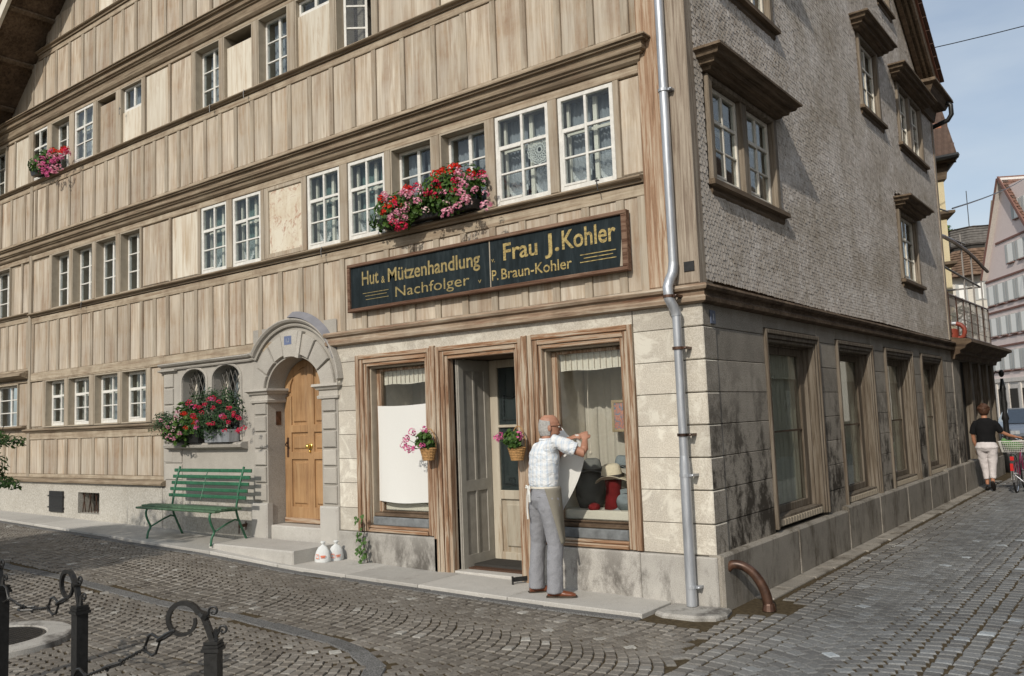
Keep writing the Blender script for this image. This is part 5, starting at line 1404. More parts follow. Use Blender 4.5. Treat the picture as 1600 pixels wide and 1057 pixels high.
# ---- bench
B = thing('garden_bench', 'green slatted bench with bent iron legs against the wall beside the oak door', 'bench', (-7.25, -.5, .27))
def bp_(name, mb, mat='green', **k): return mk(name, mb, M[mat], B, (0, 0, 0), **k)
# local coordinates: x along wall, y towards wall, z up; seat at .43
for k, (y0, y1, z) in enumerate(((-.36, -.285, .405), (-.275, -.205, .425), (-.195, -.125, .428), (-.115, -.045, .422), (-.035, .03, .412))):
    mb = MB(); mb.cbox(-.93, .93, y0, y1, z-.014, z+.012, .008); bp_('seat_slat', mb, 'green_old')
for k in range(5):
    z = .52+.075*k*1.12; y = .055+.022*k
    mb = MB(); mb.cbox(-.80, .97, y, y+.022, z, z+.045, .006); bp_('back_slat', mb)
for x in (-.68, .0, .80):
    if x: 
        mb = MB().tube(smoothpath([(x, .20, -.01), (x, .12, .16), (x, .045, .36), (x, .06, .52), (x, .10, .72), (x, .165, .93)], 3), .015, 8); bp_('leg', mb, smooth=True)
        mb = MB().tube(smoothpath([(x-.0, -.33, -.02), (x, -.315, .08), (x, -.28, .15), (x, -.32, .24), (x, -.345, .33), (x, -.32, .395), (x, -.2, .40), (x, .04, .39)], 3), .015, 8); bp_('leg', mb, smooth=True)
        mb = MB().tube([(x, -.28, .15), (x, -.10, .23), (x, .02, .27), (x, .09, .25)], .012, 8); bp_('brace', mb, smooth=True)
    else:
        mb = MB().tube([(x, .045, .50), (x, .16, .90)], .008, 6); bp_('back_rod', mb)
B.location = (-7.22, -.36, .275)

# ---- boot scrapers
def scraper(x, y, z, ang, label):
    mb = MB(); mb.tube([(0, .05, .02), (0, -.12, .02)], .009, 6); mb.box(-.005, .005, -.17, .0, -.01, .035); mb.tube([(0, -.12, .02), (0, -.17, .06), (0, -.17, -.08)], .009, 6); mb.tube([(0, -.02, .06), (0, -.02, -.05)], .009, 6)
    return mk('boot_scraper', mb, M['rust'], None, (x, y, z), ang, label=label, category='boot scraper')
scraper(-6.62, -.02, .42, R(20), 'rusty iron boot scraper on the wall between bench and granite step')
mb = MB(); mb.box(-.010, .0, -.13, .06, .03, .075); mb.box(-.010, .010, -.145, -.13, -.02, .085); mb.box(-.010, .010, .06, .075, .0, .09)
mk('boot_scraper', mb, M['iron'], None, (-2.02, -.05, .06), R(-30), label='dark iron boot scraper beside the brown doormat', category='boot scraper')
# ---- doormat
mb = MB(); mb.cbox(-.37, .37, -.015, .0, -.19, .19, .004)
o = mk('doormat', mb, plain('brown_mat', (.085, .05, .035), 1, .05, scale=120, var=.5, bump=.8), None, (-2.58, .365, .102), (R(-90), 0, 0), label='dark brown doormat lying before the glazed shop door', category='doormat')

# ---- bags
def bag(loc, s, ang, label, lean=0):
    t = link('plastic_bag', None, None, loc, (lean, 0, ang), label=label, category='bag'); t['group'] = 'tied white bags beside the granite step'
    vs = []; pf = [(.55, 0), (.95, .02), (1.0, .12), (.92, .35), (.78, .6), (.55, .78), (.22, .88), (.12, .93), (.22, .97), (.34, 1.05), (.2, 1.08)]
    mb = MB(); n = 18; F_ = []
    for i, (r_, z) in enumerate(pf):
        for j in range(n):
            th = 2*math.pi*j/n; q = 1+.07*math.sin(5*th+i)+.05*math.sin(3*th-i*.7); vs.append((r_*.095*s*q*math.cos(th), r_*.07*s*q*math.sin(th), z*.23*s))
    for i in range(len(pf)-1):
        for j in range(n): F_.append((i*n+j, i*n+(j+1) % n, (i+1)*n+(j+1) % n, (i+1)*n+j))
    F_.append(tuple(range(n-1, -1, -1))); F_.append(tuple((len(pf)-1)*n+j for j in range(n))); mb.add(vs, F_)
    mk('bag_body', mb, M['plastic'], t, smooth=True)
    pr_ = MB(); rr = .0965*s
    def at(a, z): 
        th = R(a); return (rr*.98*math.cos(th), rr*.75*math.sin(th)-.002, z)
    for a0, a1, z0, z1 in ((225, 228, .06, .11), (247, 250, .06, .11), (225, 250, .06, .067), (225, 250, .103, .11), (262, 296, .083, .095), (262, 292, .068, .076)):
        st_ = 5; q = []
        for i in range(st_+1): q.append(at(a0+(a1-a0)*i/st_, z0*s))
        for i in range(st_, -1, -1): q.append(at(a0+(a1-a0)*i/st_, z1*s))
        q = [(x*1.05, y*1.08, z) for x, y, z in q]
        pr_.add(q, [tuple(range(len(q)))])
    mk('red_print', pr_, M['redprint'], t)
    return t
M['plastic'] = cloth('white_plastic', (.78, .80, .80), 1, 30, .2); M['redprint'] = plain('orange_red_print', (.70, .16, .07), .5, var=.05)
bag((-4.73, -.33, .115), 1.0, R(38), 'front white plastic bag with red print, tied, beside the granite step')
bag((-4.695, -.17, .115), .98, R(60), 'rear white plastic bag leaning on the portal base behind the first', R(7))

# ---- plants
def leaf_cloud(n, c, r, size, rnd=1., up=.5, shape=5, flat=.0, clump=0):
    """n small curled leaves scattered through an ellipsoid; arrays of vertices / faces"""
    mb = MB()
    cl = [Vector((random.gauss(0, .5), random.gauss(0, .5), random.gauss(0, .5))) for _ in range(clump)] if clump else None
    for i in range(n):
        while True:
            if cl:
                q = random.choice(cl)+Vector((random.gauss(0, .22), random.gauss(0, .22), random.gauss(0, .22)))
            else: q = Vector((random.uniform(-1, 1), random.uniform(-1, 1), random.uniform(-1, 1)))
            if q.length < 1.02 and (q.length > .35 or random.random() < .3): break
        p = Vector((c[0]+q.x*r[0], c[1]+q.y*r[1], c[2]+q.z*r[2]))
        nrm = (Vector((q.x, q.y-.5, q.z+up))+Vector((random.uniform(-1, 1), random.uniform(-1, 1), random.uniform(-1, 1)))*rnd*.7).normalized()
        a = nrm.orthogonal().normalized(); b = nrm.cross(a); th = random.uniform(0, 6.28); a, b = a*math.cos(th)+b*math.sin(th), b*math.cos(th)-a*math.sin(th)
        s_ = size*random.uniform(.6, 1.25)
        if shape == 5:    # rounded lobed leaf (fan with lifted rim)
            k = 6; vs = [p]+[p+(a*math.cos(2*math.pi*j/k)+b*math.sin(2*math.pi*j/k))*s_*(1 if j % 2 else .85)+nrm*s_*.25 for j in range(k)]
            mb.add(vs, [(0, j+1, (j+1) % k+1) for j in range(k)])
        else:             # pointed leaf folded on its rib
            mb.add([p-a*s_, p+b*s_*.45+nrm*s_*.2, p+a*s_*1.2, p-b*s_*.45+nrm*s_*.2], [(0, 1, 2), (0, 2, 3)])
    return mb
def bloom_mesh(mat, n=26, r=.042, ps=.013, name='flower_head'):
    mb = MB()
    for i in range(n):
        ph = math.acos(random.uniform(-.55, 1)); th = random.uniform(0, 6.28); nrm = Vector((math.sin(ph)*math.cos(th), math.sin(ph)*math.sin(th), math.cos(ph)))
        p = nrm*r*random.uniform(.75, 1.05); nrm = (nrm+Vector((random.uniform(-.4, .4),)*3)).normalized(); a = nrm.orthogonal().normalized(); b = nrm.cross(a)
        o5 = random.uniform(0, 6)
        vs = [p]
        for j in range(10): vs.append(p+(a*math.cos(o5+j*.628)+b*math.sin(o5+j*.628))*ps*(1.1 if j % 2 else .55)+nrm*.004)
        mb.add(vs, [(0, j+1, (j+1) % 10+1) for j in range(10)])
    return mb.mesh(name, M[mat])
BL = {k: [bloom_mesh(k) for _ in range(3)] for k in ('pet_red', 'pet_crimson', 'pet_pink', 'pet_magenta')}
BLW = [bloom_mesh('pet_white', 12, .032, .011) for _ in range(2)]; BLP = [bloom_mesh('pet_pink', 16, .034, .012) for _ in range(3)]
def blooms(parent, pts, kinds, off=(0, 0, 0), sc0=1.0):
    for (x, y, z), k in zip(pts, kinds):
        me = random.choice(BLW) if k == 'pet_white' else (random.choice(BLP) if k == 'pink_small' else random.choice(BL[k]))
        o = link('flower_head', me, parent, (x, y, z), (random.uniform(-.4, .4), random.uniform(-.4, .4), random.uniform(0, 6))); s_ = sc0*random.uniform(.8, 1.2); o.scale = (s_, s_, s_*.85)
def boxmb(x0, x1, y0, y1, z0, z1, t=.012, taper=.02):
    mb = MB(); o_ = [(x0, y0, z1), (x1, y0, z1), (x1, y1, z1), (x0, y1, z1)]; b_ = [(x0+taper, y0+taper, z0), (x1-taper, y0+taper, z0), (x1-taper, y1-taper*.3, z0), (x0+taper, y1-taper*.3, z0)]
    i_ = [(x0+t, y0+t, z1), (x1-t, y0+t, z1), (x1-t, y1-t, z1), (x0+t, y1-t, z1)]; d_ = [(x, y, z1-.03) for x, y, z in i_]
    mb.add(o_+b_+i_+d_, [(7, 6, 5, 4)]+[(j, 4+j, 4+(j+1) % 4, (j+1) % 4) for j in range(4)]+[(j, (j+1) % 4, 8+(j+1) % 4, 8+j) for j in range(4)]+[(8+j, 8+(j+1) % 4, 12+(j+1) % 4, 12+j) for j in range(4)]+[(12, 13, 14, 15)]); return mb
# first-floor geranium box
W1_ = thing('window_box', 'long window box overflowing with red and pink geraniums above the shop sign', 'flower box', (-3.15, -.12, 3.93))
mk('planter', boxmb(-.70, .72, -.08, .09, .0, .10), M['iron'], W1_)
lf = leaf_cloud(1500, (-.38, -.03, .15), (.48, .21, .22), .027, clump=18); lf2 = leaf_cloud(2100, (.42, -.03, .24), (.45, .21, .29), .027, clump=24)
o = mk('foliage', lf, M['leaf'], W1_, kind='stuff'); o = mk('foliage', lf2, M['leaf'], W1_, kind='stuff')
px_b = [(596, 312, 'r'), (612, 325, 'r'), (604, 330, 'r'), (600, 335, 'r'), (607, 312, 'p'), (601, 305, 'p'), (615, 313, 'r'), (621, 320, 'c'), (628, 303, 'p'), (634, 303, 'p'), (636, 296, 'r'), (643, 298, 'c'), (641, 306, 'p'), (652, 290, 'c'), (655, 299, 'p'), (668, 303, 'c'), (672, 300, 'c'), (682, 289, 'c'), (690, 292, 'r'), (683, 305, 'c'), (681, 273, 'r'), (691, 268, 'r'), (707, 264, 'r'), (712, 262, 'r'), (711, 283, 'c'), (717, 266, 'q'), (717, 275, 'p'), (709, 297, 'c'), (720, 302, 'p'), (736, 270, 'r'), (737, 277, 'p'), (752, 273, 'c'), (757, 279, 'p'), (723, 290, 'p'), (697, 304, 'p'), (697, 318, 'w'), (715, 322, 'p'), (727, 312, 'p'), (731, 316, 'w'), (728, 309, 'q'), (759, 303, 'q'), (760, 322, 'p'), (698, 334, 'p'), (704, 327, 'q'), (665, 328, 'w'), (652, 315, 'q'), (637, 320, 'p'), (634, 328, 'q'), (622, 332, 'q'), (632, 341, 'p'), (618, 347, 'q'), (611, 340, 'p'), (628, 354, 'r2'), (622, 357, 'r2'), (618, 336, 'p'), (606, 322, 'r'), (742, 297, 'q'), (613, 345, 'p'), (615, 348, 'r2')]
# those heads sit on the outer face of the foliage; positions in the box's own coordinates
HEADS = []
def unproj_y(px, py, Y):
    d = CR*((px-800)/1338.59)-CU*((py-528.5)/1338.59)+CF; t = (Y-CAM.y)/d.y; return CAM+d*t
for x, y, k in px_b:
    p = unproj_y(x, y, -.12-.22+random.uniform(-.04, .04)); HEADS.append(((p.x+3.15, p.y+.12, p.z-3.93), {'r': 'pet_red', 'c': 'pet_crimson', 'p': 'pet_pink', 'q': 'pink_small', 'w': 'pet_white', 'r2': 'pet_crimson'}[k]))
blooms(W1_, [h[0] for h in HEADS], [h[1] for h in HEADS], sc0=1.25)
# second-floor box
W2_ = thing('window_box', 'small window box of pink geraniums high on the left of the second floor', 'flower box', (-12.3, -.12, 6.36))
mk('planter', boxmb(-.4, .4, -.09, .09, 0, .14), M['iron'], W2_)
mk('foliage', leaf_cloud(800, (.0, 0, .20), (.46, .2, .25), .03, clump=14), M['leaf'], W2_, kind='stuff')
hp_ = []; hk = []
for x, y, k in [(60, 252, 'm'), (66, 248, 'm'), (72, 250, 'p'), (70, 258, 'm'), (78, 245, 'p'), (80, 238, 'm'), (83, 262, 'p'), (88, 250, 'm'), (92, 262, 'p'), (62, 262, 'p'), (67, 268, 'm'), (76, 266, 'm'), (85, 270, 'p'), (57, 256, 'p'), (82, 253, 'm'), (95, 246, 'm'), (98, 238, 'r'), (101, 233, 'r'), (103, 237, 'c'), (105, 240, 'p'), (78, 272, 'm'), (64, 257, 'p'), (88, 244, 'p'), (84, 236, 'r')]:
    p = unproj_y(x, y, -.26+random.uniform(-.04, .05)); hp_.append((p.x+12.3, p.y+.12, p.z-6.36)); hk.append({'m': 'pet_magenta', 'p': 'pet_pink', 'r': 'pet_red', 'c': 'pet_crimson'}[k])
blooms(W2_, hp_, hk, sc0=1.5)
# stone window boxes with fuchsia and geranium
W3_ = thing('window_box', 'zinc trough of fuchsias and geraniums on the stone sill of the arched windows', 'flower box', (-7.6, -.09, 1.53))
mk('planter', boxmb(-.45, .12, -.10, .08, 0, .15), M['iron'], W3_); mk('planter', boxmb(.24, .84, -.10, .08, 0, .17), M['zinc'], W3_)
mk('foliage', leaf_cloud(1500, (-.28, -.06, .25), (.46, .26, .32), .030, clump=14), M['leaf'], W3_, kind='stuff')
mk('foliage', leaf_cloud(2400, (.42, -.05, .40), (.62, .27, .36), .026, shape=4, clump=22), M['leaf_dark'], W3_, kind='stuff')
mk('foliage', leaf_cloud(900, (-.66, -.10, .24), (.34, .22, .22), .022, shape=4, clump=10), M['leaf_dark'], W3_, kind='stuff')
hp_ = []; hk = []
for x, y, k in [(286, 647, 'r'), (289, 647, 'r'), (303, 662, 'r'), (290, 669, 'r'), (302, 650, 'c'), (304, 654, 'r'), (293, 632, 'c'), (296, 628, 'c'), (307, 636, 'c'), (333, 622, 'c'), (330, 625, 'm'), (326, 624, 'c'), (333, 638, 'c'), (347, 650, 'm'), (350, 653, 'c'), (326, 663, 'c'), (332, 663, 'c'), (351, 673, 'c'), (366, 650, 'c'), (373, 654, 'c'), (374, 672, 'c'), (371, 675, 'c'), (381, 669, 'c'), (358, 638, 'c'), (365, 645, 'c'), (357, 660, 'c'), (312, 637, 'c'), (320, 632, 'c'), (308, 660, 'm'), (308, 668, 'm'), (300, 636, 'm'), (315, 645, 'c'), (342, 628, 'c'),
                (252, 657, 'q'), (258, 662, 'w'), (262, 668, 'q'), (254, 676, 'q'), (266, 680, 'q'), (270, 674, 'w'), (262, 684, 'q'), (274, 652, 'q'), (277, 645, 'q'), (268, 660, 'w'), (280, 678, 'q'), (270, 686, 'q'), (258, 667, 'w'), (272, 668, 'w'), (276, 655, 'w')]:
    p = unproj_y(x, y, -.39+random.uniform(-.04, .05)); hp_.append((p.x+7.6, p.y+.09, p.z-1.53)); hk.append({'m': 'pet_magenta', 'p': 'pet_pink', 'r': 'pet_red', 'c': 'pet_crimson', 'q': 'pink_small', 'w': 'pet_white'}[k])
blooms(W3_, hp_, hk, sc0=.85)
# hanging wall baskets
def wall_basket(loc, hoop, heads, label):
    t = thing('hanging_basket', label, 'flower basket', loc, 0, 'wicker baskets hanging beside the shop door')
    mb = MB()
    for k in range(8):
        z = -.13+.0165*k; r_ = .060+.0045*k
        mb.tube([(r_*math.cos(a), r_*.85*math.sin(a), z) for a in np.linspace(0, 2*math.pi, 19)[:-1]], .0095, 5, closed=True)
    mb.lathe([(.05, -.14), (.056, -.138), (.088, .0), (.08, .0), (.07, -.02)], 0, 0, 14, 0, 1, .85)
    mk('basket', mb, M['wicker'], t)
    mk('handle', MB().tube([(.085*math.cos(a), .03, .20*math.sin(a)) for a in np.linspace(0, math.pi, 16)], .006, 6), M['wicker'], t)
    mk('foliage', leaf_cloud(420, (.0, -.03, .075), (.13, .10, .105), .022, clump=9), M['leaf'], t, kind='stuff')
    for (x, z) in heads:
        o = link('flower_head', random.choice(BL['pet_magenta']), t, (x, -.10, z), (.3, random.uniform(-1, 1), random.uniform(0, 6))); mk('stem', MB().tube([(x, -.10, z), (x*.5, -.06, z*.4)], .003, 4), M['leaf'], t)
    return t
wall_basket((-3.20, -.14, 1.42), 0, [(-.14, .17), (-.22, .10), (-.21, -.01), (-.10, -.01), (-.27, .03), (.04, .19), (.0, .02)], 'round wicker basket of pink geranium beside the covered shop window')
wall_basket((-1.98, -.16, 1.42), 0, [(-.17, .08), (.10, .11), (-.13, .10)], 'wicker basket of green geranium with one pink bloom behind the man')
# climbing seedling at the foot of the wall
t = thing('wall_vine', 'young leafy creeper growing up the plinth left of the shop window', 'vine', (-4.27, -.09, .10))
mk('stem', MB().tube(smoothpath([(.03, 0, 0), (.02, -.01, .12), (-.04, 0, .26), (-.01, 0, .40), (-.06, .0, .55)]), .005, 5), M['bark'], t)
for i in range(36):
    z = random.choice([random.uniform(.02, .3), random.uniform(.05, .56)]); x = .02-.10*z+random.uniform(-.11, .07)*(1-.6*z); p = Vector((x, -.03-random.random()*.05, z)); s_ = random.uniform(.022, .042)
    nrm = Vector((random.uniform(-.5, .5), -1, random.uniform(.1, .9))).normalized(); dn = Vector((random.uniform(-.6, .6), -.1, -1)).normalized(); dn = (dn-nrm*dn.dot(nrm)).normalized(); sd = nrm.cross(dn)
    mk('leaf', MB().add([p-dn*s_*.6, p+sd*s_*.75-dn*s_*.1+nrm*.008, p+sd*s_*.4+dn*s_*.6, p+dn*s_*1.2, p-sd*s_*.4+dn*s_*.6, p-sd*s_*.75-dn*s_*.1+nrm*.008], [(0, 1, 2, 3), (0, 3, 4, 5)]), M['leaf_shrub'], t)

# ---- cloth over the left shop window
def sh(u, v):
    x = -4.235+.80*u; z = .80+(1.905-.80)*v
    return (x+.012*math.sin(v*3), .115-.012*math.sin(u*7+v*2)*(1-v)-.02*math.sin(math.pi*u)*(1-v)**2, z-.030*math.sin(math.pi*u)*(1-v)*.6+.002*math.sin(u*9)*(1-v)-.012*math.sin(math.pi*u)*v)
o = mk('window_cloth', MB().grid(sh, 40, 30), M['sheet'], None, smooth=True, label='white cloth covering the whole pane of the left shop window', category='cloth')
# ---- cloth in the man's hands: pinned at the top left of the right window
def wp(px, py, Y): return unproj_y(px, py, Y)
def poly(keys, t):
    t *= len(keys)-1; i = min(int(t), len(keys)-2); f_ = t-i; a, b, c, d = keys[max(i-1, 0)], keys[i], keys[i+1], keys[min(i+2, len(keys)-1)]
    return .5*((2*b)+(c-a)*f_+(2*a-5*b+4*c-d)*f_*f_+(-a+3*b-3*c+d)*f_**3)
Lk = [wp(861, 652, .02), wp(857, 664, 0), wp(850, 700, -.03), (wp(852, 740, -.06)), wp(858, 775, -.10), wp(872, 806, -.14)]
Rk = [wp(868, 652, .02), wp(873, 662, .0), wp(890, 684, -.06), wp(912, 708, -.12), wp(903, 752, -.13), wp(876, 806, -.14)]
def hc(u, v):
    a = poly(Lk, v); b = poly(Rk, v); p = a.lerp(b, u)
    return p+Vector((.004, -.018, 0))*math.sin(u*9+v*5)*v*(1-.3*v)+Vector((0, -.05, -.02))*math.sin(math.pi*u)*v*(1-v)
o = mk('held_cloth', MB().grid(hc, 24, 40), M['sheet'], None, smooth=True, label='white cloth held up by the old man, hanging down from the window corner', category='cloth')
mk('raised_corner', MB().grid(lambda u, v: wp(904, 679, -.16).lerp(wp(910, 700, -.12), v)+Vector((.0, -.02*math.sin(3*u), 0))+(wp(898, 690, -.14)-wp(904, 690, -.14))*u, 5, 8), M['sheet'], o, smooth=True)

# ---- display in the right shop window
M['felt'] = plain('grey_felt', (.17, .18, .175), .95, .05, var=.1, scale=60); M['felt2'] = plain('blue_grey_felt', (.20, .24, .26), .95, .05, scale=60); M['straw'] = plain('pale_straw', (.62, .57, .44), .8, .1, scale=70); M['bandd'] = plain('dark_hat_band', (.045, .042, .04), .8)
M['redcloth'] = plain('red_velvet', (.14, .014, .016), .9, .1, var=.3); M['capeg'] = plain('dark_grey_cloth', (.11, .115, .11), .95, .05, var=.2)
def hat(loc, mat, s, label, tilt=(0, 0, 0), band='bandd'):
    t = link('hat', None, None, loc, tilt, label=label, category='hat'); t['group'] = 'hats displayed in the shop window'
    n = 24; vs = []; pf = [(1.0, .0), (1.0, .012), (.62, .004), (.60, .02), (.585, .09), (.54, .19), (.47, .27), (.33, .30), (.12, .275), (.0, .265)]
    mb = MB(); F_ = []
    for i, (r_, z) in enumerate(pf):
        for j in range(n):
            th = 2*math.pi*j/n; up = .035*math.cos(2*th)*(1 if r_ > .9 else 0); pinch = 1-.22*max(0, (z-.15)/.15)*abs(math.sin(th)) if r_ < .58 else 1
            vs.append((r_*.145*s*math.cos(th)*1.08, r_*.125*s*math.sin(th)*pinch, (z*.42+.0)*s+up*s*-1))
    for i in range(len(pf)-1):
        for j in range(n): F_.append((i*n+j, i*n+(j+1) % n, (i+1)*n+(j+1) % n, (i+1)*n+j))
    mb.add(vs, F_); mk('felt_body', mb, M[mat], t, smooth=True)
    bm_ = MB(); bm_.lathe([(.0905*s, .008*s), (.0895*s, .036*s)], 0, 0, 24, 0, 1.08*.97, .94, False); mk('hat_band', bm_, M[band], t, smooth=True)
    return t
def disp(px, py, Y): p = unproj_y(px, py, Y); return tuple(p)
hat(disp(926, 737, .42), 'felt', 1.05, 'grey felt hat on the tall stand beside the man, topmost in the window', (R(8), 0, R(20)))
hat(disp(973, 731, .50), 'felt2', .95, 'grey hat high at the right edge of the window display', (0, R(6), 0))
hat(disp(957, 748, .34), 'straw', 1.15, 'pale straw hat with a black band on the red stand', (R(4), R(-4), R(10)))
hat(disp(980, 787, .36), 'felt2', 1.1, 'blue-grey hat standing on edge low at the right of the window display', (R(65), R(10), R(20)))
def stand(loc, prof, mat, label, cat, sx=1, sy=1, name='hat_stand'):
    return mk(name, MB().lathe(prof, 0, 0, 18, 0, sx, sy), M[mat], None, loc, label=label, category=cat, smooth=True)
b_ = disp(925, 806, .45); stand((b_[0], b_[1], .776), [(.12, 0), (.155, .12), (.15, .25), (.11, .36), (.07, .42), (.055, .455)], 'capeg', 'dark grey draped bust under the topmost hat', 'bust', name='draped_bust')
b_ = disp(961, 808, .37); stand((b_[0], b_[1], .776), [(.10, 0), (.085, .1), (.075, .2), (.085, .27), (.08, .285)], 'redcloth', 'red cloth-covered stand under the straw hat', 'stand', name='display_stand')
b_ = disp(929, 806, .25); stand((b_[0], b_[1], .776), [(.05, 0), (.062, .02), (.055, .05), (.02, .065), (.005, .068)], 'redcloth', 'small red beret lying in front of the dark bust', 'beret', name='felt_beret')
b_ = disp(980, 808, .40); stand((b_[0], b_[1], .776), [(.06, 0), (.02, .02), (.015, .04)], 'offwhite', 'small white stand under the upright hat', 'stand')
# framed print on the backdrop
x0, x1, z0, z1 = -1.33, -1.05, 1.52, 1.845; yb_ = .62
pf = thing('framed_picture', 'small pink and blue print in a pale frame hanging in the shop window', 'picture', (0, 0, 0))
fr = MB(); fr.cbox(x0, x0+.03, yb_-.02, yb_, z0, z1, .005); fr.cbox(x1-.03, x1, yb_-.02, yb_, z0, z1, .005); fr.cbox(x0+.03, x1-.03, yb_-.02, yb_, z0, z0+.03, .005); fr.cbox(x0+.03, x1-.03, yb_-.02, yb_, z1-.03, z1, .005); mk('frame', fr, M['wicker'] if False else plain('picture_gilt_frame', (.34, .28, .18)), pf)
s = N('soft_colour_print', .5, .3); a = s.noise(14, s.coord(), 3, .6, 2.5); s.col(s.ramp(a, [(.3, (.08, .12, .18)), (.42, (.18, .25, .32)), (.5, (.42, .18, .14)), (.62, (.50, .27, .20)), (.75, (.28, .06, .06))]))
mk('print', MB().box(x0+.03, x1-.03, yb_-.01, yb_-.004, z0+.03, z1-.03), s.m, pf)
# electric flex with lamp socket hanging in the window
mk('hanging_lamp_cord', MB().tube([tuple(unproj_y(917, 566, .5)), tuple(unproj_y(919, 650, .5)), tuple(unproj_y(923, 705, .5))], .004, 5).ell(tuple(unproj_y(923, 708, .5)), (.018, .018, .018), 8, 6), M['offwhite'], None, label='pale flex with a small socket hanging inside the right shop window', category='cord')
# red sign disc in the second side window
mb = MB(); 
mb.tube([(-.008, 0, 0), (.008, 0, 0)], .17, 24); o = mk('red_disc', mb, M['redcloth'], None, (-.180, 4.35, 1.62), (0, 0, 0), label='round red disc standing inside the second side window', category='disc')

# ---- street posts with scrolled tops and chains
def post(x, y, zt, ang, label, base=None):
    gz = G(x)-.03; t = thing('chain_post', label, 'post', (x, y, gz), ang, 'black iron posts with scrolled tops in the foreground')
    h = zt-gz; mb = MB()
    w_ = .034; mb.box(-w_, w_, -w_, w_, 0, h-.045)
    for sx_ in (-1, 1): 
        pass
    mk('shaft', mb, M['iron'], t)
    mb = MB(); mb.box(-.045, .045, -.045, .045, h-.045, h-.028); mb.box(-.040, .040, -.040, .040, h-.026, h-.012); mb.box(-.036, .036, -.036, .036, h-.010, h+.004); mk('collar', mb, M['iron'], t)
    # the bar rises, leans towards -x and curls back on itself
    cx, cz, r0 = -.152, h+.105, .086
    pts = [(.0, 0, h), (-.022, 0, h+.06), (-.05, 0, h+.13)]
    for k in range(20):
        a = R(28+k*18); r_ = r0*(1-.022*max(0, k-5))
        pts.append((cx+r_*math.cos(a)*1.0, 0, cz+r_*math.sin(a)))
    rs = [.019]*3+[.018-.0004*k for k in range(20)]
    mk('scroll', MB().tube(pts, rs, 4, sq=True), M['iron'], t)
    mb = MB(); 
    for x0_, z0_, s_ in ((-.045, h+.125, 1), (.01, h+.035, .9)):
        q = [(x0_-.005, 0, z0_-.03)]
        for k in range(14): a = R(200-k*28); r_ = .026*s_*(1-.045*k); q.append((x0_+.048*s_+r_*math.cos(a), 0, z0_+.022*s_+r_*math.sin(a)))
        mb.tube(q, .0065, 6)
    mb.tube([(.012, 0, h), (.014, 0, h+.06)], [.014, .009], 6)
    mk('tendril', mb, M['iron'], t); mb = MB(); mb.tube([(-.052, 0, h+.118), (-.040, 0, h+.135)], .03, 8); mk('binding', mb, M['iron'], t)
    return t, (cx, cz)
PA = post(-.68, -4.44, .650, R(33), 'nearest black iron post, scroll and tendrils seen from the side', )
PB = post(-2.06, -4.43, .685, R(0), 'middle black iron post, between two hanging chains')
PC_ = post(-3.13, -4.43, .71, R(2), 'leftmost black iron post, beside the drain cover')
def chain(p0, p1, sag, label, dirn):
    t = thing('iron_chain', label, 'chain', tuple(p0), 0, 'chains slung between the iron posts')
    p0 = Vector(p0); p1 = Vector(p1); L_ = (p1-p0).length; n = 7
    def pt(u): p = p0.lerp(p1, u)-Vector((0, 0, sag*4*u*(1-u))); return p-p0
    us = [0, .10, .22, .44, .56, .78, .90, 1.0]
    seq = ['ring', 'lozenge', 'bar', 'lozenge', 'bar', 'lozenge', 'ring']
    for k, sname in enumerate(seq):
        a, b = pt(us[k]), pt(us[k+1]); d = (b-a); l = d.length; d.normalize(); sd = d.cross(Vector((0, 0, 1))).normalized(); upv = sd.cross(d)
        if sname == 'bar':
            m1 = MB()
            for ph in (0, math.pi): m1.tube([a+d*l*i/24+(sd*math.cos(i*1.05+ph)+upv*math.sin(i*1.05+ph))*.0055 for i in range(25)], .0055, 5)
            m1.tube([a+upv*.016*math.sin(q)+d*(.016*math.cos(q)) for q in np.linspace(0, 6.28, 11)[:-1]], .005, 5, closed=True); m1.tube([b+upv*.016*math.sin(q)+d*(.016*math.cos(q)) for q in np.linspace(0, 6.28, 11)[:-1]], .005, 5, closed=True)
            mk('twisted_link', m1, M['iron'], t)
        elif sname == 'lozenge':
            v = upv if k != 3 else sd; c = (a+b)/2; q = [a-d*.012, c+v*.05-d*.02, c+v*.05+d*.02, b+d*.012, c-v*.05+d*.02, c-v*.05-d*.02]; mk('link', MB().tube(q, .008, 6, closed=True), M['iron'], t)
        else:
            c = (a+b)/2; q = [c+d*(l*.62)*math.cos(x)+sd*.020*math.sin(x) for x in np.linspace(0, 2*math.pi, 15)[:-1]]; mk('link', MB().tube(q, .008, 6, closed=True), M['iron'], t)
    return t
def scroll_at(T, dx=-.06, dz=-.055):
    t, (cx, cz) = T; a = t.rotation_euler.z; return Vector((t.location.x+(cx+dx)*math.cos(a), t.location.y+(cx+dx)*math.sin(a), t.location.z+cz+dz))
sA, sB, sC = scroll_at(PA), scroll_at(PB, -.02, -.08), scroll_at(PC_, .03, -.09)
pBr = Vector((-2.16, -4.47, .24))
chain(sA, pBr, .035, 'heavy twisted chain running from the nearest post down to the left', 0)
chain(sB, sC, .12, 'twisted chain sagging between the middle and leftmost posts', 0)
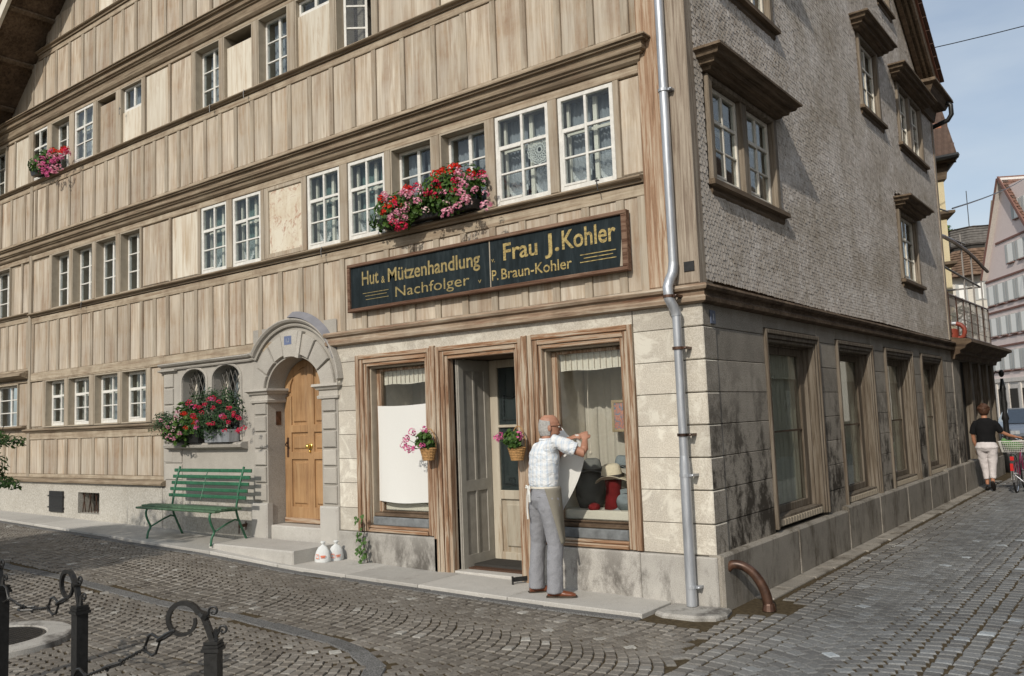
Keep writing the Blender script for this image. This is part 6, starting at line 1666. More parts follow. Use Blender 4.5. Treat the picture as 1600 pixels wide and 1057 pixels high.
# ---- drain: granite ring with iron grating
DR = thing('drain_cover', 'round granite ring with a rusty iron grating set in the cobbles', 'drain cover', (-4.43, -4.0, G(-4.5)))
mb = MB().lathe([(.62, -.03), (.61, .018), (.595, .03), (.42, .034), (.41, .02), (.405, -.03)], 0, 0, 48, caps=False); o = mk('granite_ring', mb, M['plinth'], DR, smooth=True); autosmooth(o, 30)
mb = MB()
for k in range(-12, 13):
    x = k*.031; L_ = math.sqrt(max(0, .4**2-x*x)); mb.box(x-.006, x+.006, -L_, L_, .004, .024); mb.box(-L_, L_, x-.006, x+.006, .004, .0225)
mb.lathe([(.405, -.02), (.405, .025), (.385, .026), (.38, -.02)], 0, 0, 40, caps=False)
mk('grating', mb, M['iron'], DR); mk('drain_pit', MB().lathe([(.40, -.018), (.001, -.018)], 0, 0, 30, caps=False), M['inner'], DR)
# ---- shrub in a dark tub on the left
t = thing('potted_shrub', 'leafy green shrub in a dark tub at the left edge of the picture', 'shrub', (-9.12, -2.45, G(-9.1)))
mk('tub', MB().lathe([(.16, 0), (.19, .05), (.22, .50), (.24, .52), (.23, .58), (.20, .58), (.19, .5)], 0, 0, 18), M['iron'], t)
st = MB()
for k in range(7):
    a = k*.9; st.tube(smoothpath([(0, 0, .5), (.1*math.cos(a), .1*math.sin(a), .8), (.28*math.cos(a), .28*math.sin(a), 1.15), (.5*math.cos(a), .5*math.sin(a), 1.4+.1*(k % 3))]), [.02]*4+[.014]*4+[.008]*4+[.004], 5)
st.tube(smoothpath([(.2, .0, 1.1), (.5, .1, 1.35), (.85, .2, 1.38), (1.1, .25, 1.33)]), .006, 5); st.tube(smoothpath([(.2, .0, .9), (.5, .1, .9), (.8, .2, .86), (1.0, .25, .82)]), .006, 5)
mk('stem', st, M['bark'], t)
fol = leaf_cloud(2300, (-.15, 0, 1.02), (.52, .52, .40), .034, shape=4, clump=34)
for c, r_, n in (((.42, .1, 1.42), (.30, .2, .14), 260), ((.80, .2, 1.38), (.30, .15, .07), 110), ((.55, .15, .88), (.42, .2, .06), 150), ((.85, .2, .84), (.2, .1, .05), 50)):
    q = leaf_cloud(n, c, r_, .030, shape=4); fol.add(q.v, q.f)
mk('foliage', fol, M['leaf_shrub'], t, kind='stuff')
PGm = plain('pergola_metal', (.30, .28, .26), .6)
# ================================================================== STREET BEYOND
def T(name, label, cat, loc=(0, 0, 0), rot=0, group=None): return thing(name, label, cat, loc, rot, group)
# low annexe with roof terrace, continuing the side wall
AN = T('terrace_annexe', 'single-storey annexe with dark bays and a broad wooden cornice beyond the side wall', 'annexe', (0, 10.95, 0))
def A(name, mb, mat, **k): return mk(name, mb, mat, AN, (0, -10.95, 0), **k)
posts_ = [(11.55, 11.66), (12.72, 12.98), (13.75, 13.98), (14.7, 14.95), (15.55, 15.75)]
for a, b in posts_: 
    A('bay_post', MB().box(-.12, .012, a, b, .5, 2.5), M['frame_r'])
A('bay_lintel', MB().box(-.35, .02, 11.54, 15.76, 2.5, 2.68).box(-.35, .01, 10.95, 11.545, .0, 2.68), M['stone_dark'])
A('bay_shade_sheet', MB().box(-.15, -.125, 11.66, 15.55, .5, 2.5), M['inner']);  # flat dark sheet that paints the shade inside the open bays
A('bay_sill', MB().box(-.3, .03, 11.54, 15.76, .40, .50), M['frame_r'])
A('annexe_plinth', MB().box(-.3, .06, 12.46, 15.8, -.05, .42).box(-.3, 0, 11.54, 12.46, 0, .42), M['plinth_dark'])
A('annexe_body', MB().box(-6, -.36, 10.95, 15.7, 0, 2.7), M['stone_dark'])
A('annexe_cornice', MB().sweep([(-.0, 10.93), (.0, 15.80), (-2.0, 15.80)], [(0, 2.92), (.36, 2.86), (.37, 2.80), (.28, 2.76), (.25, 2.70), (.16, 2.66), (.16, 2.60), (.08, 2.58), (.06, 2.50), (0, 2.50)]), M['dark_wood'])
A('terrace_floor', MB().box(-6, .02, 10.95, 15.7, 2.93, 2.97), M['dark_wood'])
# railing and pergola frame
RL = T('terrace_railing', 'iron balcony railing with mesh and plants on the annexe roof', 'railing', (.02, 11.0, 2.95))
mb = MB(); 
mb.tube([(0, 0, .80), (0, 4.6, .86)], .022, 6); mb.tube([(0, 0, .05), (0, 4.6, .05)], .018, 6); mk('rail', mb, M['rust'], RL)
for y in np.linspace(0, 4.6, 7): mk('rail_post', MB().tube([(0, y, 0), (0, y, .84)], .02, 6), M['rust'], RL)
mb = MB()
for y in np.arange(.08, 4.6, .075): mb.tube([(0, y, .05), (0, y, .82)], .004, 4)
for z in (.2, .4, .6): mb.tube([(.0, 0, z), (.0, 4.6, z)], .005, 4)
mk('bar_mesh', mb, PGm, RL, kind='stuff')
pl_ = leaf_cloud(500, (-.15, 2.6, .42), (.15, 1.2, .36), .05, shape=4, clump=10); mk('foliage', pl_, M['leaf_dark'], RL, kind='stuff')
PG = T('pergola_frame', 'thin metal pergola frame with a curved rust-red arch bar above the terrace', 'pergola', (-.05, 11.0, 2.97))
mk('arch_bar', MB().tube([(0, -.4, 1.90), (0, .5, 1.98), (0, 1.5, 2.02), (0, 2.9, 2.02), (0, 4.0, 1.97), (0, 4.9, 1.90), (0, 5.6, 1.86)], .04, 6), M['rust'], PG)
for y, h in ((2.3, 2.3), (3.4, 1.95), (4.5, 1.5)):
    mk('upright', MB().tube([(0, y, 0), (0, y, h)], .018, 5), PGm, PG)
mk('cross_bar', MB().tube([(0, -.2, 2.45), (0, 1.2, 2.6)], .018, 5).tube([(0, -.2, 1.95), (0, 2.8, 2.15)], .02, 5).tube([(0, -.2, 1.35), (0, 4.3, 1.35)], .022, 5).tube([(-1.4, 4.3, 1.35), (0, 4.3, 1.35)], .022, 5), PGm, PG)
# red-brown chimney pot / pipe elbow at the end of the side wall
mb = MB(); mb.lathe([(.13, -.14), (.13, .12), (.10, .14)], 0, .05, 14); mb.tube([(.06, .05, .0), (.13, .05, -.05), (.21, .05, -.02), (.235, .05, .06), (.23, .05, .14), (.17, .05, .21), (.10, .05, .235)], .042, 10)
rp = mk('ventilation_pipe', mb, plain('red_oxide_paint', (.24, .05, .03), .5, var=.2), None, (-.01, 11.15, 2.95), label='red-painted ventilation pipe elbow standing on the annexe roof', category='vent pipe', smooth=True); autosmooth(rp)
mk('pipe_muff', MB().tube([(.10, .05, .235), (-.06, .05, .25)], .040, 10), M['zinc'], rp)
# yellow house with mansard roof
YH = T('yellow_house', 'narrow cream-yellow house with cornices and a steep red tile roof behind the corner house', 'house', (0, 0, 0))
ym = stone('cream_yellow_render', (.72, .62, .38), (.64, .54, .32), None, rnd=False, grain=60)
mk('wall', MB().add([(-9, 16, 0), (-.74, 16, 0), (-3.4, 23, 0), (-9, 23, 0), (-9, 16, 8.2), (-.74, 16, 8.2), (-3.4, 23, 8.2), (-9, 23, 8.2)], [(0, 3, 2, 1), (4, 5, 6, 7), (0, 1, 5, 4), (1, 2, 6, 5), (2, 3, 7, 6), (3, 0, 4, 7)]), ym, YH)
mk('cornice', MB().sweep([(-9, 16.0), (-.74, 16.0), (-3.4, 23)], [(0, 6.38), (.16, 6.33), (.16, 6.27), (.05, 6.18), (0, 6.16)]), M['hood'], YH)
mk('cornice', MB().sweep([(-9, 16.0), (-.74, 16.0), (-3.4, 23)], [(0, 5.12), (.12, 5.08), (.12, 5.03), (.04, 4.97), (0, 4.95)]), M['hood'], YH)
mk('cornice', MB().sweep([(-9, 16.0), (-.74, 16.0), (-3.4, 23)], [(0, 4.20), (.16, 4.16), (.16, 4.10), (.05, 4.03), (0, 4.0)]), M['hood'], YH)
mk('cornice', MB().sweep([(-9, 16.0), (-.74, 16.0), (-3.4, 23)], [(0, 7.6), (.10, 7.55), (.06, 7.15), (.0, 7.1)]), M['hood'], YH)
RT = {k: plain('roof_tile_'+k, c, .85, .1, var=.3, scale=5) for k, c in dict(red=(.40, .16, .09), dark=(.115, .08, .065), mid=(.19, .11, .085)).items()}
def tile_me(w_, l_):
    mb = MB(); mb.add([(-w_/2, 0, .0), (0, 0, .018), (w_/2, 0, .0), (-w_/2, l_, -.0), (0, l_, .018), (w_/2, l_, 0), (-w_/2, 0, -.025), (w_/2, 0, -.025)], [(0, 1, 4, 3), (1, 2, 5, 4), (0, 6, 7, 2, 1)]); return mb
def tiled(parent, o, u, v, nu, nv, w_, l_, pick, lift=.02, each=True):
    """tiles over a plane: o lower corner, u unit vector along the eave, v unit vector up the slope"""
    o, u, v = Vector(o), Vector(u).normalized(), Vector(v).normalized(); nrm = u.cross(v).normalized(); 
    base = {}
    groups = {}
    for j in range(nv):
        for i in range(nu):
            k = pick(i, j)
            if k is None: continue
            p = o+u*w_*(i+.5+(0 if j % 2 else .0))+v*l_*j+nrm*lift
            Mx = Matrix((u, v, nrm)).transposed().to_4x4(); Mx.translation = p
            if each:
                if k not in base: base[k] = tile_me(w_*.97, l_*1.1).mesh('roof_tile', RT[k])
                ob = link('roof_tile', base[k], parent); ob.matrix_world = Mx @ Matrix.Rotation(R(3), 4, 'X')
            else:
                t_ = tile_me(w_*.97, l_*1.1); groups.setdefault(k, MB()).add([Mx @ Vector(q) for q in t_.v], t_.f)
    for k, g_ in groups.items(): mk('roof_tile_field', g_, RT[k], parent, kind='stuff')
# south slope of the mansard, hip on the right
sl = Vector((0, .36, 1)).normalized()
mb = MB(); e0 = (-4.0, 15.70, 7.62); 
ztop = 11.5; run = (ztop-7.62)*.36
mb.add([(-8, 15.70, 7.60), (-.33, 15.70, 7.60), (-.33-(ztop-7.6)*.25, 15.70+run, ztop), (-8, 15.70+run, ztop), (-3.3, 23.5, 7.60), (-3.3-run, 22, ztop), (-8, 24, 7.6), (-8, 22, ztop)], [(0, 1, 2, 3), (1, 4, 5, 2), (3, 2, 5, 7), (0, 6, 4, 1)])
mk('roof_body', mb, RT['dark'], YH)
def pk(i, j):
    x = -3.9+(i+.5)*.14; z = 7.62+j*.17*sl.z
    if x > -.40-(z-7.62)*.25: return None
    if j < 5: return 'dark'
    return 'dark' if x > -.54-(z-7.62)*.25 else ('red' if random.random() < .8 else 'mid')
tiled(YH, (-3.9, 15.70, 7.62), (1, 0, 0), (0, .36, 1), 26, 23, .14, .17, pk)
mk('gutter', MB().tube([(-8, 15.62, 7.60), (-.30, 15.62, 7.60)], .07, 8).tube([(-.34, 15.6, 7.6), (-3.3, 23.5, 7.6)], .07, 8), M['iron'], YH)
mk('soffit', MB().box(-8, -.42, 15.66, 16, 7.52, 7.56), M['dark_wood'], YH)

# ---- pink house across the square, in its own frame: x along its gable wall, y into the house
ang = math.atan2(-.859, .512)
PK = T('pink_gable_house', 'tall pink gabled house with rows of grey-shuttered windows at the far end of the street', 'house', (-7.59, 68.94, 0), ang)
pinkm = stone('pink_render', (.74, .62, .59), (.67, .56, .53), None, rnd=False, grain=20); lg = plain('pale_grey_trim', (.60, .56, .52), .8); shut = plain('grey_shutter', (.42, .43, .42), .7, var=.08); redt = plain('red_brown_trim', (.20, .105, .085), .8); whitep = plain('white_blind', (.80, .80, .77), .7, var=.03)
def Q(name, mb, mat, par=None, **k): return mk(name, mb, mat, par or PK, **k)
hh = 11.0; ax, az_ = 7.2, 23.0
Q('wall', MB().add([(.3, 0, 0), (14.5, 0, 0), (14.5, 0, hh), (10.4, 0, 17), (4.2, 0, 17.4), (.3, 0, hh), (.3, 10, 0), (14.5, 10, 0), (14.5, 10, hh), (10.4, 10, 17), (4.2, 10, 17.4), (.3, 10, hh)],
  [(0, 1, 2, 3, 4, 5), (11, 10, 9, 8, 7, 6), (0, 5, 11, 6), (1, 7, 8, 2), (5, 4, 10, 11), (2, 8, 9, 3), (3, 9, 10, 4)]), pinkm)
Q('shop_wall', MB().box(.2, 14.6, -.06, 0, 0, 3.0), lg); Q('string_course', MB().box(.1, 14.7, -.16, 0, 3.0, 3.3), lg)
for x in np.arange(.6, 14, 1.95):
    o = Q('shop_opening', MB().box(x+.35, x+1.6, -.075, -.061, .3, 2.5), M['inner']); Q('shop_pier', MB().box(x, x+.34, -.16, -.06, 0, 2.9), lg)
rows_ = [(3.95, 5.35, 0), (6.6, 7.95, 0), (9.0, 10.45, 0), (11.75, 13.1, 3.5), (14.7, 16.0, 5.0)]
pmesh = {}
def pkwin(x, z0, z1, w_=.78):
    f = Q('window', MB().box(-w_/2-.06, w_/2+.06, -.04, .0, -.06, z1-z0+.06), lg); f.location = (x, -.002, z0)
    mk('blind', MB().box(-w_/2+.02, w_/2-.02, -.055, -.041, .02, z1-z0-.02), whitep, f)
    for sg in (-1, 1):
        a = (-w_/2-.02) if sg < 0 else (w_/2+.02)
        s_ = mk('shutter', MB().box(-.36 if sg < 0 else 0, 0 if sg < 0 else .36, -.02, .0, 0, z1-z0), shut, f, (a, -.045, 0))
    mk('sill', MB().box(-w_/2-.1, w_/2+.1, -.14, -.0, -.12, -.06), redt, f)
for z0, z1, xs0 in rows_:
    x = 1.2 if xs0 == 0 else xs0+1.4
    while x < 14.2-(z0-11 if z0 > 11 else 0)*.6: pkwin(x, z0, z1); x += 1.62
for z in (5.75, 8.4, 10.85, 13.5): Q('string_course', MB().box(.3 if z < 11 else 1.9+(z-11)*.3, 14.5, -.07, 0, z-.08, z+.06), redt)
for z in (3.9, 6.5, 8.95): Q('string_course', MB().box(.3, 14.5, -.05, 0, z-.14, z-.06), redt)
# roof: left rake with coved eave soffits, right slope of the ridge seen above
def Pk(x, y, z): return (x, y, z)
def slab4(a, b, th, y0, y1):
    (xa, za), (xb, zb) = a, b; d = Vector((xb-xa, 0, zb-za)).normalized(); nr = Vector((-d.z, 0, d.x))*th
    v = []
    for y in (y0, y1): v += [Vector((xa, y, za)), Vector((xb, y, zb)), Vector((xb, y, zb))+nr, Vector((xa, y, za))+nr]
    return MB().add(v, [(3, 2, 1, 0), (4, 5, 6, 7), (0, 1, 5, 4), (1, 2, 6, 5), (2, 3, 7, 6), (3, 0, 4, 7)])
Q('verge_board', slab4((.55, 11.0), (4.75, 18.0), .16, -.45, -.36), redt)
Q('roof_soffit', slab4((.55, 11.0), (4.75, 18.0), .10, -.36, 10), lg)
for (x0_, z0_, x1_, z1_) in ((.75, 10.9, 1.95, 13.6), (2.2, 13.5, 3.6, 16.6)):
    mb = slab4((x0_-.35, z0_+.15), (x1_-.35, z1_+.15), .06, -.30, -.05); Q('cove_panel', mb, M['jamb'])
Q('verge_board', slab4((9.0, 12.6), (4.75, 18.0), -.25, -.45, -.36), redt)
Q('roof_soffit', slab4((9.0, 12.6), (4.75, 18.0), -.10, -.36, 10), lg)
mb = MB().add([(4.7, -.42, 18.2), (13.1, -.42, 7.85), (13.1, 12, 7.85), (4.7, 12, 18.2)], [(0, 1, 2, 3)]); Q('roof_body', mb, RT['mid'])
v = (Vector((4.7, 0, 18.2))-Vector((13.1, 0, 7.85))).normalized()
gm = {}
for j in range(40):
    for i in range(30):
        p = Vector((13.1, -.42, 7.85))+v*(.32*j)+Vector((0, .36*i+.18*(j % 2), 0)); k = random.choice(['mid', 'mid', 'mid', 'dark'])
        nr = Vector((v.z, 0, -v.x)); nr = nr if nr.z > 0 else -nr
        gm.setdefault(k, MB()).add([p+nr*.10, p+Vector((0, .34, 0))+nr*.10, p+Vector((0, .34, 0))+v*.36+nr*.04, p+v*.36+nr*.04, p, p+Vector((0, .34, 0))], [(0, 1, 2, 3), (0, 4, 5, 1)])
for k, g_ in gm.items(): Q('roof_tile_field', g_, RT[k], kind='stuff')

# ---- grey house with an octagonal turret between the two
TC = T('turret_house', 'pale house with a brown octagonal turret roof between the yellow and the pink houses', 'house', (-10.4, 83, 0))
cream2 = stone('pale_render', (.66, .62, .54), (.58, .54, .47), None, rnd=False, grain=20)
mk('wall', MB().box(-3.6, 4.5, -.6, 8, 0, 13.4), cream2, TC)
for x in (-2.6, -1.0, .6):
    for z in (11.0, 8.0, 5.0, 2.0):
        f = mk('window', MB().box(x-.5, x+.5, -.66, -.6, z, z+1.7), shut, TC); mk('blind', MB().box(x-.22, x+.22, -.70, -.66, z+.1, z+1.6), whitep, f)
def octa(rs, m_, name): mk(name, MB().lathe(rs, 0, 2.2, 8), m_, TC)
shg = plain('brown_shingle_roof', (.15, .10, .07), .9, .1, var=.45, scale=3); shg2 = plain('grey_shingle', (.15, .14, .13), .9, .1, var=.3, scale=3)
octa([(4.3, 13.3), (4.1, 13.6), (2.5, 15.9), (2.4, 16.0)], shg, 'lower_roof'); octa([(2.2, 15.9), (2.2, 16.4)], M['inner'], 'lantern_band'); octa([(2.35, 16.35), (2.5, 16.5), (2.45, 18.0), (2.5, 18.1)], shg2, 'turret_wall')
octa([(2.6, 18.05), (.3, 18.5), (.05, 18.55)], shg, 'turret_roof')
for k in range(9): mk('shingle_course', MB().lathe([(4.12-.178*k, 13.6+.256*k), (4.17-.178*k, 13.64+.256*k), (4.08-.178*k, 13.72+.256*k)], 0, 2.2, 8, caps=False), shg, TC)
for k in range(6): mk('shingle_course', MB().lathe([(2.49, 16.6+.24*k), (2.53, 16.62+.24*k), (2.47, 16.7+.24*k)], 0, 2.2, 8, caps=False), shg2, TC)
mk('downpipe', MB().tube([(1.6, -1.3, 13.2), (1.6, -.8, 12.4), (1.4, -.75, 0)], .12, 6), M['iron'], TC)
mk('antenna', MB().tube([(-.3, 2, 18.5), (-.3, 2, 22)], .04, 5).tube([(-3.0, 2, 16), (-3.0, 2, 20)], .03, 5), M['iron'], TC)
tr = T('distant_tree', 'small light green treetop behind the turret roof', 'tree', (-14.9, 96, 0))
mk('trunk', MB().tube([(0, 0, 0), (0, 0, 18)], [.4, .15], 7), M['bark'], tr); mk('crown', leaf_cloud(1200, (0, 0, 19.4), (1.5, 1.5, 1.6), .25, shape=4, clump=14), M['leaf_shrub'], tr, kind='stuff')
# a far row closing the square to the right of the lane
FH = T('far_house', 'grey house closing the square behind the pink house', 'house', (8, 86, 0))
mk('wall', MB().box(-14, 20, 0, 8, 0, 9), cream2, FH); mk('roof', MB().add([(-14.5, -.5, 9), (20.5, -.5, 9), (20.5, 4, 13), (-14.5, 4, 13), (-14.5, 8.5, 9), (20.5, 8.5, 9)], [(0, 1, 2, 3), (3, 2, 5, 4), (0, 3, 4), (1, 5, 2)]), shg, FH)

# ---- wires across the street
for k, (a, b, lab) in enumerate((((-.4, 12.0, 9.0), (8.5, 16, 11.0), 'thin overhead wire, the upper one, crossing the sky to the right'), ((-.6, 16, 6.4), (-3.2, 66, 18.5), 'thin overhead wire, the lower one, running from the yellow house to the pink gable'))):
    a, b = Vector(a), Vector(b); pts = [a.lerp(b, t)-Vector((0, 0, .25*4*t*(1-t))) for t in np.linspace(0, 1, 14)]
    mk('overhead_wire', MB().tube(pts, .010 if k == 0 else .02, 4), M['iron'], None, label=lab, category='wire')

# ---- black iron lamp / monument post behind the woman
LM = T('ornate_iron_post', 'dark ornate iron post standing at the end of the annexe', 'post', (.10, 16.2, 0))
mk('column', MB().lathe([(.12, 0), (.12, .5), (.07, .6), (.06, 1.2), (.085, 1.25), (.05, 1.4), (.075, 1.6), (.045, 1.8), (.07, 1.95), (.03, 2.2)], 0, 0, 10), M['iron'], LM, smooth=True)
mk('finial', MB().ell((0, 0, 2.32), (.06, .06, .09), 8, 6).tube([(0, 0, 2.3), (-.12, 0, 2.38), (-.16, 0, 2.30)], .015, 5), M['iron'], LM)

# ---- parked car
CARM = plain('silver_blue_paint', (.20, .23, .28), .3, .6, .5, .05); CARG = plain('car_glass', (.03, .045, .07), .08, .8, 0, .1, bump=0)
CAR = T('parked_car', 'blue-grey saloon car parked in the square at the right edge', 'car', (-.80, 27.4, 0), R(-76))
def carbody():
    W = .83; st_ = [(-2.1, .35, .62, .86), (-2.05, .28, .80, .95), (-1.5, .24, .88, 1), (-.9, .24, .92, 1), (0, .24, .93, 1), (.9, .24, .92, 1), (1.6, .25, .84, 1), (2.05, .28, .74, .95), (2.15, .36, .60, .86)]
    mb = MB(); rs = []
    for x, zb, zt, w_ in st_:
        w2 = W*w_; rs.append([(x, -w2*.93, zb), (x, -w2, zb+.12), (x, -w2, zt-.12), (x, -w2*.90, zt), (x, w2*.90, zt), (x, w2, zt-.12), (x, w2, zb+.12), (x, w2*.93, zb)])
    vs = [p for r_ in rs for p in r_]; n = 8; fs = [(i*n+j, i*n+(j+1) % n, (i+1)*n+(j+1) % n, (i+1)*n+j) for i in range(len(rs)-1) for j in range(n)]+[tuple(range(n-1, -1, -1)), tuple((len(rs)-1)*n+j for j in range(n))]
    mb.add(vs, fs); return mb
cb = mk('body', carbody(), CARM, CAR)
rf = MB(); g = [(-1.45, .90, .70), (-.75, 1.34, .56), (.55, 1.36, .56), (1.25, .90, .70)]; vs = []
for x, z, w_ in g: vs += [(x, -w_, z), (x, w_, z)]
rf.add(vs, [(0, 1, 3, 2), (2, 3, 5, 4), (4, 5, 7, 6), (0, 2, 4, 6), (1, 7, 5, 3)]); mk('cabin_glass', rf, CARG, CAR)
mk('roof', MB().cbox(-.78, .58, -.0, .0, 0, .0).box(-.76, .56, -.565, .565, 1.335, 1.385), CARM, CAR)
for x, y in ((-1.3, -.8), (-1.3, .8), (1.35, -.8), (1.35, .8)):
    w_ = mk('wheel', MB().tube([(x, y-.09, .31), (x, y+.09, .31)], .31, 18), M['inner'], CAR); mk('rim', MB().tube([(x, y-.1, .31), (x, y+.1, .31)], .18, 14), M['zinc'], w_)
for y in (-.6, .6): mk('headlight', MB().box(2.10, 2.17, y-.13, y+.13, .56, .68), M['zinc'], CAR); mk('tail_light', MB().box(-2.15, -2.08, y-.13, y+.13, .62, .76), RT['red'], CAR)
mk('bumper', MB().box(2.12, 2.22, -.75, .75, .38, .50).box(-2.22, -2.1, -.75, .75, .40, .52), M['inner'], CAR)
mk('number_plate', MB().box(2.22, 2.23, -.25, .25, .40, .49), whitep, CAR)

# ---- street tree standing left of the picture; its shade falls on the cobbles
st_ = T('street_tree', 'leafy street tree left of the picture whose shade falls on the cobbles', 'tree', (-7.2, -8.4, G(-7)))
mk('trunk', MB().tube([(0, 0, 0), (.05, 0, 1.5), (0, .1, 3), (.2, 0, 4.4)], [.16, .13, .11, .05], 9), M['bark'], st_)
mk('crown', leaf_cloud(5000, (0.3, -.1, 4.4), (1.7, 1.4, 1.3), .085, shape=4, clump=26), M['leaf_shrub'], st_, kind='stuff')

# ---- the houses on the other side of the lane (right of the picture; they show in the side windows)
plain_dark = plain('dark_window_glass', (.03, .035, .04), .1, .6, bump=0)
OH = T('opposite_house', 'pale house across the lane, right of the picture, mirrored in the side windows', 'house', (7.2, -2, 0))
mk('wall', MB().box(0, 7, 0, 30, 0, 8.5), M['dark_wood'], OH); mk('roof', MB().add([(-.6, -.6, 8.4), (3.5, -.6, 12), (3.5, 30.6, 12), (-.6, 30.6, 8.4), (7.6, -.6, 8.4), (7.6, 30.6, 8.4)], [(0, 3, 2, 1), (1, 2, 5, 4), (0, 1, 4), (3, 5, 2)]), shg, OH)
for y in np.arange(1.5, 29, 2.6):
    for z in (.9, 3.6, 6.2):
        f = mk('window', MB().box(-.06, .0, y, y+1.0, z, z+1.4), M['offwhite'], OH); mk('pane', MB().box(-.075, -.061, y+.08, y+.92, z+.08, z+1.32), plain_dark, f)
# ================================================================== PEOPLE
def remesh(o, vox, smooth=4, fac=.6):
    m = o.modifiers.new('r', 'REMESH'); m.mode = 'VOXEL'; m.voxel_size = vox; m.use_smooth_shade = True
    if smooth: s_ = o.modifiers.new('s', 'SMOOTH'); s_.iterations = smooth; s_.factor = fac
    return o
def limb(mb, pts, rs, n=14, m=0):
    """tapered round-ended limb; radii as numbers or (rx, ry) pairs in the plane across the limb"""
    pts = [Vector(p) for p in pts]
    rings = []
    for i, p in enumerate(pts):
        t = (pts[min(i+1, len(pts)-1)]-pts[max(i-1, 0)]).normalized(); x = t.cross(Vector((0, 1, 0)))
        if x.length < .1: x = t.cross(Vector((1, 0, 0)))
        x.normalize(); y = t.cross(x).normalized(); r_ = rs[i]; rx, ry = r_ if hasattr(r_, '__len__') else (r_, r_)
        rings.append((p, x*rx, y*ry))
    mb.rings(rings, n, m); return mb
def hand(mb, wrist, dirv, palmn, s=1.0, curl=.6, side=1):
    """palm, four unequal bent fingers and a thumb"""
    d = Vector(dirv).normalized(); nn = Vector(palmn); nn = (nn-d*nn.dot(d)).normalized(); sd = d.cross(nn)*side; w = Vector(wrist)
    rings = [(w, sd*.026*s, nn*.018*s), (w+d*.03*s, sd*.034*s, nn*.016*s), (w+d*.07*s, sd*.040*s, nn*.014*s), (w+d*.088*s, sd*.038*s, nn*.012*s)]; mb.rings(rings, 12)
    for k, L_ in enumerate((.068, .078, .073, .056)):
        o_ = w+d*.082*s+sd*(.029-.0195*k)*s; a = curl*(.8+.1*k); p = [o_-d*.02*s, o_]
        dd = d.copy()
        for j, f_ in enumerate((.42, .33, .25)):
            ca, sa = math.cos(a*(.5+j*.25)), math.sin(a*(.5+j*.25)); dd = (dd*ca-nn*sa).normalized(); p.append(p[-1]+dd*L_*f_*s)
        mb.tube(p, [.0085*s, .009*s, .0085*s, .0078*s, .0060*s], 8)
    o_ = w+d*.025*s+sd*.030*s; mb.tube([o_-sd*.012*s, o_+sd*.014*s+d*.018*s-nn*.010*s, o_+sd*.020*s+d*.045*s-nn*.022*s, o_+sd*.012*s+d*.066*s-nn*.030*s], [.012*s, .0115*s, .010*s, .007*s], 8)

def rotz(p, a, c=(0, 0)): x, y = p[0]-c[0], p[1]-c[1]; return Vector((c[0]+x*math.cos(a)-y*math.sin(a), c[1]+x*math.sin(a)+y*math.cos(a), p[2] if len(p) > 2 else 0))

# -------- the old man
MX, MY, MZ = -1.52, -.36, .055
MAN = thing('person', 'bald grey-haired man in pale checked shirt, grey trousers and apron holding up a cloth', 'person', (MX, MY, MZ))
shirt_m = bpy.data.materials.new('pale_blue_check_shirt')
s = N('pale_blue_check_shirt_', .85, .2)
tcx = s.coord((1, 1, 1)); sep = s.n('ShaderNodeSeparateXYZ'); s.l(tcx, sep.inputs[0])
def stripes(sock, freq, thr):
    m1 = s.n('ShaderNodeMath', operation='MULTIPLY'); m1.inputs[1].default_value = freq; s.l(sock, m1.inputs[0]); m2 = s.n('ShaderNodeMath', operation='SINE'); s.l(m1.outputs[0], m2.inputs[0]); m3 = s.n('ShaderNodeMath', operation='GREATER_THAN'); m3.inputs[1].default_value = thr; s.l(m2.outputs[0], m3.inputs[0]); return m3.outputs[0]
k = s.mix(stripes(sep.outputs[0], 120, .2), (.70, .71, .72), (.58, .63, .69)); k = s.mix(stripes(sep.outputs[2], 95, .35), k, s.mix(1, k, (.90, .94, .98), 'MULTIPLY')); k = s.mix(stripes(sep.outputs[0], 300, .85), k, (.72, .74, .74))
wr = s.noise(9, s.coord((1, 1, 1.6)), 4, .6, 1.5); s.col(k); s.bump(wr, .8, .025); M['shirt'] = s.m
s = N('grey_trouser_cloth', .9, .15); a = s.noise(7, s.coord((1, 1, .5)), 4, .6, 1.2); b = s.noise(180, s.coord(), 2); s.col(s.mix(.2, (.235, .24, .265), s.ramp(b, [(.3, .1), (.7, .5)]))); s.bump(a, .7, .02); M['trouser'] = s.m
s = N('beige_apron_cloth', .9, .1); a = s.noise(6, s.coord(), 4); s.col((.215, .20, .165)); s.bump(a, .5, .02); M['apron'] = s.m
M['hair'] = plain('grey_white_hair', (.34, .33, .315), .8, .2, var=.25, scale=70, bump=.8)
M['shoe'] = plain('brown_leather', (.16, .052, .025), .35, .5, 0, .2)
s = N('aged_skin', .5, .4); a = s.noise(22, s.coord(), 5, .7); b = s.noise(5, s.coord(), 3); s.col(s.ramp(b, [(.35, (.31, .15, .095)), (.65, (.41, .215, .145))])); s.bump(a, .25, .004); M['skin_old'] = s.m
ta = R(-24)      # torso faces +y turned towards +x
def TT(x, y, z): return rotz((x, y, z), ta)
